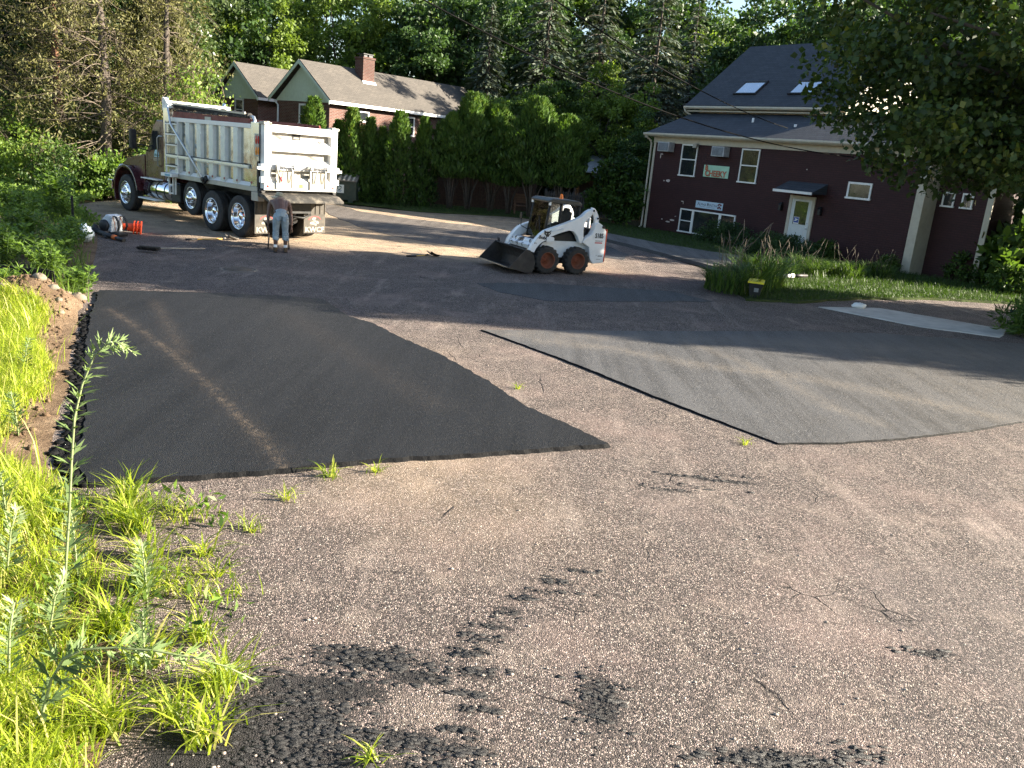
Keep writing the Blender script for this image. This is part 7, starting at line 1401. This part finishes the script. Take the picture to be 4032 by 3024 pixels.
# grass tufts in the cracks of the foreground pavement
def tuft(seed, n, h, w, lean=1.0): g = np.random.default_rng(seed); P = np.column_stack([g.normal(size=(n, 2)) * (.055 if n > 30 else .03), np.zeros(n)]); return blades('tuft_leaves', P, h, w, LF_GRS, lean, seed)
TU = [tuft(91, 60, .24, .012, 1.1), tuft(92, 26, .13, .010, 1.4), tuft(93, 110, .29, .012, .95)]
TP = [(-3.0, 6.22, 2, .9, 'tall bright tuft at the near left corner of the fresh patch'), (-1.82, 6.58, 1, .9, 'small straw coloured tuft in a crack before the dust streak'), (-1.58, 7.17, 1, 1.2, 'yellow tuft at the near edge of the fresh patch'), (-1.21, 7.38, 1, .9, 'tiny tuft right of the yellow one at the fresh patch edge'), (-1.92, 5.22, 1, 1.1, 'small star shaped tuft on bare pavement'), (-2.12, 5.5, 1, 1.4, 'flat yellow tuft left of the star shaped tuft'), (-1.9, 5.93, 1, .7, 'tiny green tuft in the middle of the cracked pavement'), (.09, 10.75, 1, .7, 'tiny yellow tuft in the strip between the two patches'), (2.76, 9.25, 1, .7, 'tiny yellow tuft at the corner of the lighter patch'), (-2.3, 4.95, 2, .9, 'bushy tuft at the pavement edge'), (-2.75, 5.75, 2, 1.0, 'bushy tuft left of the flat yellow tuft'), (-1.45, 4.0, 2, .85, 'bushy tuft nearest the black crumbs'), (-1.62, 3.72, 0, .9, 'tuft below the bushy one near the crumbs'), (-1.95, 4.2, 0, 1.0, 'tuft on bare soil left of the crumbs'), (-1.38, 3.58, 0, 1.0, 'tuft at the bottom edge beside the crumbs'), (-.54, 3.56, 1, .8, 'small tuft alone at the bottom edge'), (-2.5, 5.35, 0, 1.0, 'loose tuft between the soil and the flat yellow tuft'), (-1.75, 4.45, 0, .8, 'loose tuft above the soil gap'), (-2.9, 5.95, 0, 1.0, 'loose tuft close to the black shoulder'), (-1.9, 3.6, 2, .9, 'bushy tuft in the bottom corner'), (-2.25, 4.4, 2, 1.0, 'bushy tuft at the foot of the bent weed')]
for x, y, k, s_, lb in TP: o = link('grass_tuft', TU[k], None, 0, (x, y, .0 if x > -2.2 else .01), x * 7, s_, label=lb, cat='grass tuft', group='grass tufts in the pavement cracks')
CG = scatter([(-1.0, 3.3), (-1.3, 4.2), (-1.5, 5.2), (-2.0, 6.2), (-3.4, 6.4), (-3.2, 5.6), (-2.6, 4.6), (-2.1, 3.3)], 900, 95, lambda Q: sm(.5 + .5 * wav(Q, 5.5, 7), .52, .8) * sm(-Q[:, 0] - .16 * Q[:, 1] , .55, 1.2)); CG[:, 2] = .002
stuff('crack_grass', blades('crack_grass', CG, .15, .008, LF_GRS, 1.1, 96), 'thin yellow green grass creeping over the broken pavement edge', 'grass')
LW = scatter([(-1.1, 3.3), (-1.4, 4.2), (-1.7, 5.2), (-2.3, 6.2), (-3.6, 6.4), (-3.6, 4.0), (-2.6, 3.0)], 420, 97, lambda Q: sm(.5 + .5 * wav(Q, 4.2, 12), .45, .8) * sm(-Q[:, 0] - .16 * Q[:, 1] , .6, 1.2)); g = np.random.default_rng(98); n = len(LW); LW[:, 2] = .02 + .2 * g.random(n) ** 1.5; D = unit(g.normal(size=(n, 3)) * .7 + np.array([0, 0, .45]))
stuff('low_weeds', cards('low_weeds', LW, D, perp(g, D), .085 * (.5 + g.random(n)), .3, np.clip(.45 + g.normal(size=n) * .3, 0, 1), LF_WED), 'small lance leaved weeds mixed into the grass at the pavement edge', 'weeds')
# tall mugwort weeds in the near left corner
def mugwort(pts, seed, nl, L0, tipsilver=True):
    g = np.random.default_rng(seed); pts = np.array(pts); k = len(pts); mb = MB(); mb.tube([Vector(p) for p in pts], [.0075 * (1 - .7 * i / (k - 1)) + .001 for i in range(k)], 6)
    P = []; D = []; W = []; Sz = []; Tn = []
    for i in range(nl):
        f_ = .06 + .94 * (i / nl); q = f_ * (k - 1); a = int(min(k - 2, q)); p = pts[a] + (pts[a + 1] - pts[a]) * (q - a); t = pts[a + 1] - pts[a]; t = t / np.linalg.norm(t)
        ang = i * 2.4 + g.normal() * .3; u_ = np.cross(t, [0.3, .2, 1.]); u_ /= np.linalg.norm(u_) + 1e-9; v_ = np.cross(t, u_); d = u_ * cos(ang) + v_ * sin(ang); Ln = L0 * (1 - .55 * f_) * (.7 + .6 * g.random())
        main = d * .85 + t * .55 + np.array([0, 0, -.15 * g.random()]); main /= np.linalg.norm(main); w_ = np.cross(main, t); w_ /= np.linalg.norm(w_) + 1e-9
        for off, sc in ((0, 1.), (.25, .62), (-.25, .62), (.5, .4), (-.5, .4)):   # divided leaf
            if off and g.random() < .25: continue
            dd = main + w_ * off * 1.6; dd /= np.linalg.norm(dd); P.append(p + main * Ln * abs(off) * .7); D.append(dd); W.append(np.cross(dd, np.cross(main, w_))); Sz.append(Ln * sc); Tn.append(np.clip(.35 + .45 * f_ + g.normal() * .15, 0, 1))
    return mb.mesh('weed_stem', simple('mugwort_stem', (.20, .24, .11), .6, bmp=0)), cards('weed_leaves', np.array(P), np.array(D), unit(np.array(W)), np.array(Sz), .17, np.array(Tn), LF_MUG, .04)
def mug(label, pts, seed, nl, L0):
    b = np.array(pts[0]); a = mugwort(np.array(pts) - b, seed, nl, L0); return plant('tall_weed', (('stem', a[0]), ('leaves', a[1])), label, 'weed', tuple(b), 0, 1, 'tall weeds of the near verge')
mug('tall drooping weed with a hooked tip in front of the fresh patch', [(-2.664, 4.6, -.03), (-2.627, 4.62, .402), (-2.582, 4.6, .714), (-2.539, 4.57, 1.016), (-2.511, 4.58, 1.307), (-2.466, 4.6, 1.508), (-2.399, 4.62, 1.679), (-2.33, 4.62, 1.753), (-2.25, 4.6, 1.78), (-2.164, 4.58, 1.734)], 101, 100, .15)
mug('bent over weed with a pale silvery tip in the bottom corner', [(-2.218, 3.45, -.14), (-2.144, 3.46, .139), (-2.073, 3.45, .38), (-1.999, 3.44, .515), (-1.908, 3.45, .567), (-1.753, 3.46, .586), (-1.577, 3.45, .596), (-1.379, 3.44, .584), (-1.226, 3.45, .545), (-1.082, 3.46, .471)], 102, 74, .18)
MW = [(-3.1, 4.75, .6, 'straight weed at the left edge beside the tall drooping one'), (-2.75, 4.95, .5, 'shorter weed behind the tall drooping one'), (-2.5, 4.15, .5, 'bushy weed at the foot of the tall drooping one'), (-3.55, 5.5, .5, 'weed standing in the lush grass at the left border'), (-4.6, 7.4, .45, 'weed in the lush grass level with the middle of the fresh patch'), (-2.45, 3.7, .6, 'weed at the left border behind the bent over one'), (-5.6, 9.2, .5, 'thin weed in the lush grass near the soil heap'), (-2.2, 4.75, .45, 'small weed on bare soil right of the tall drooping one'), (-1.9, 4.05, .4, 'small weed left of the black crumbs')]
for i, (x, y, h, lb) in enumerate(MW):
    q = random.Random(i); dx, dy = q.uniform(-.12, .2) * h, q.uniform(-.1, .1) * h
    mug(lb, [(x, y, vz1(x, y) - .03), (x + dx * .2, y + dy * .2, h * .4), (x + dx * .5, y + dy * .5, h * .75), (x + dx, y + dy, h)], 110 + i, int(34 + 42 * h), .16)
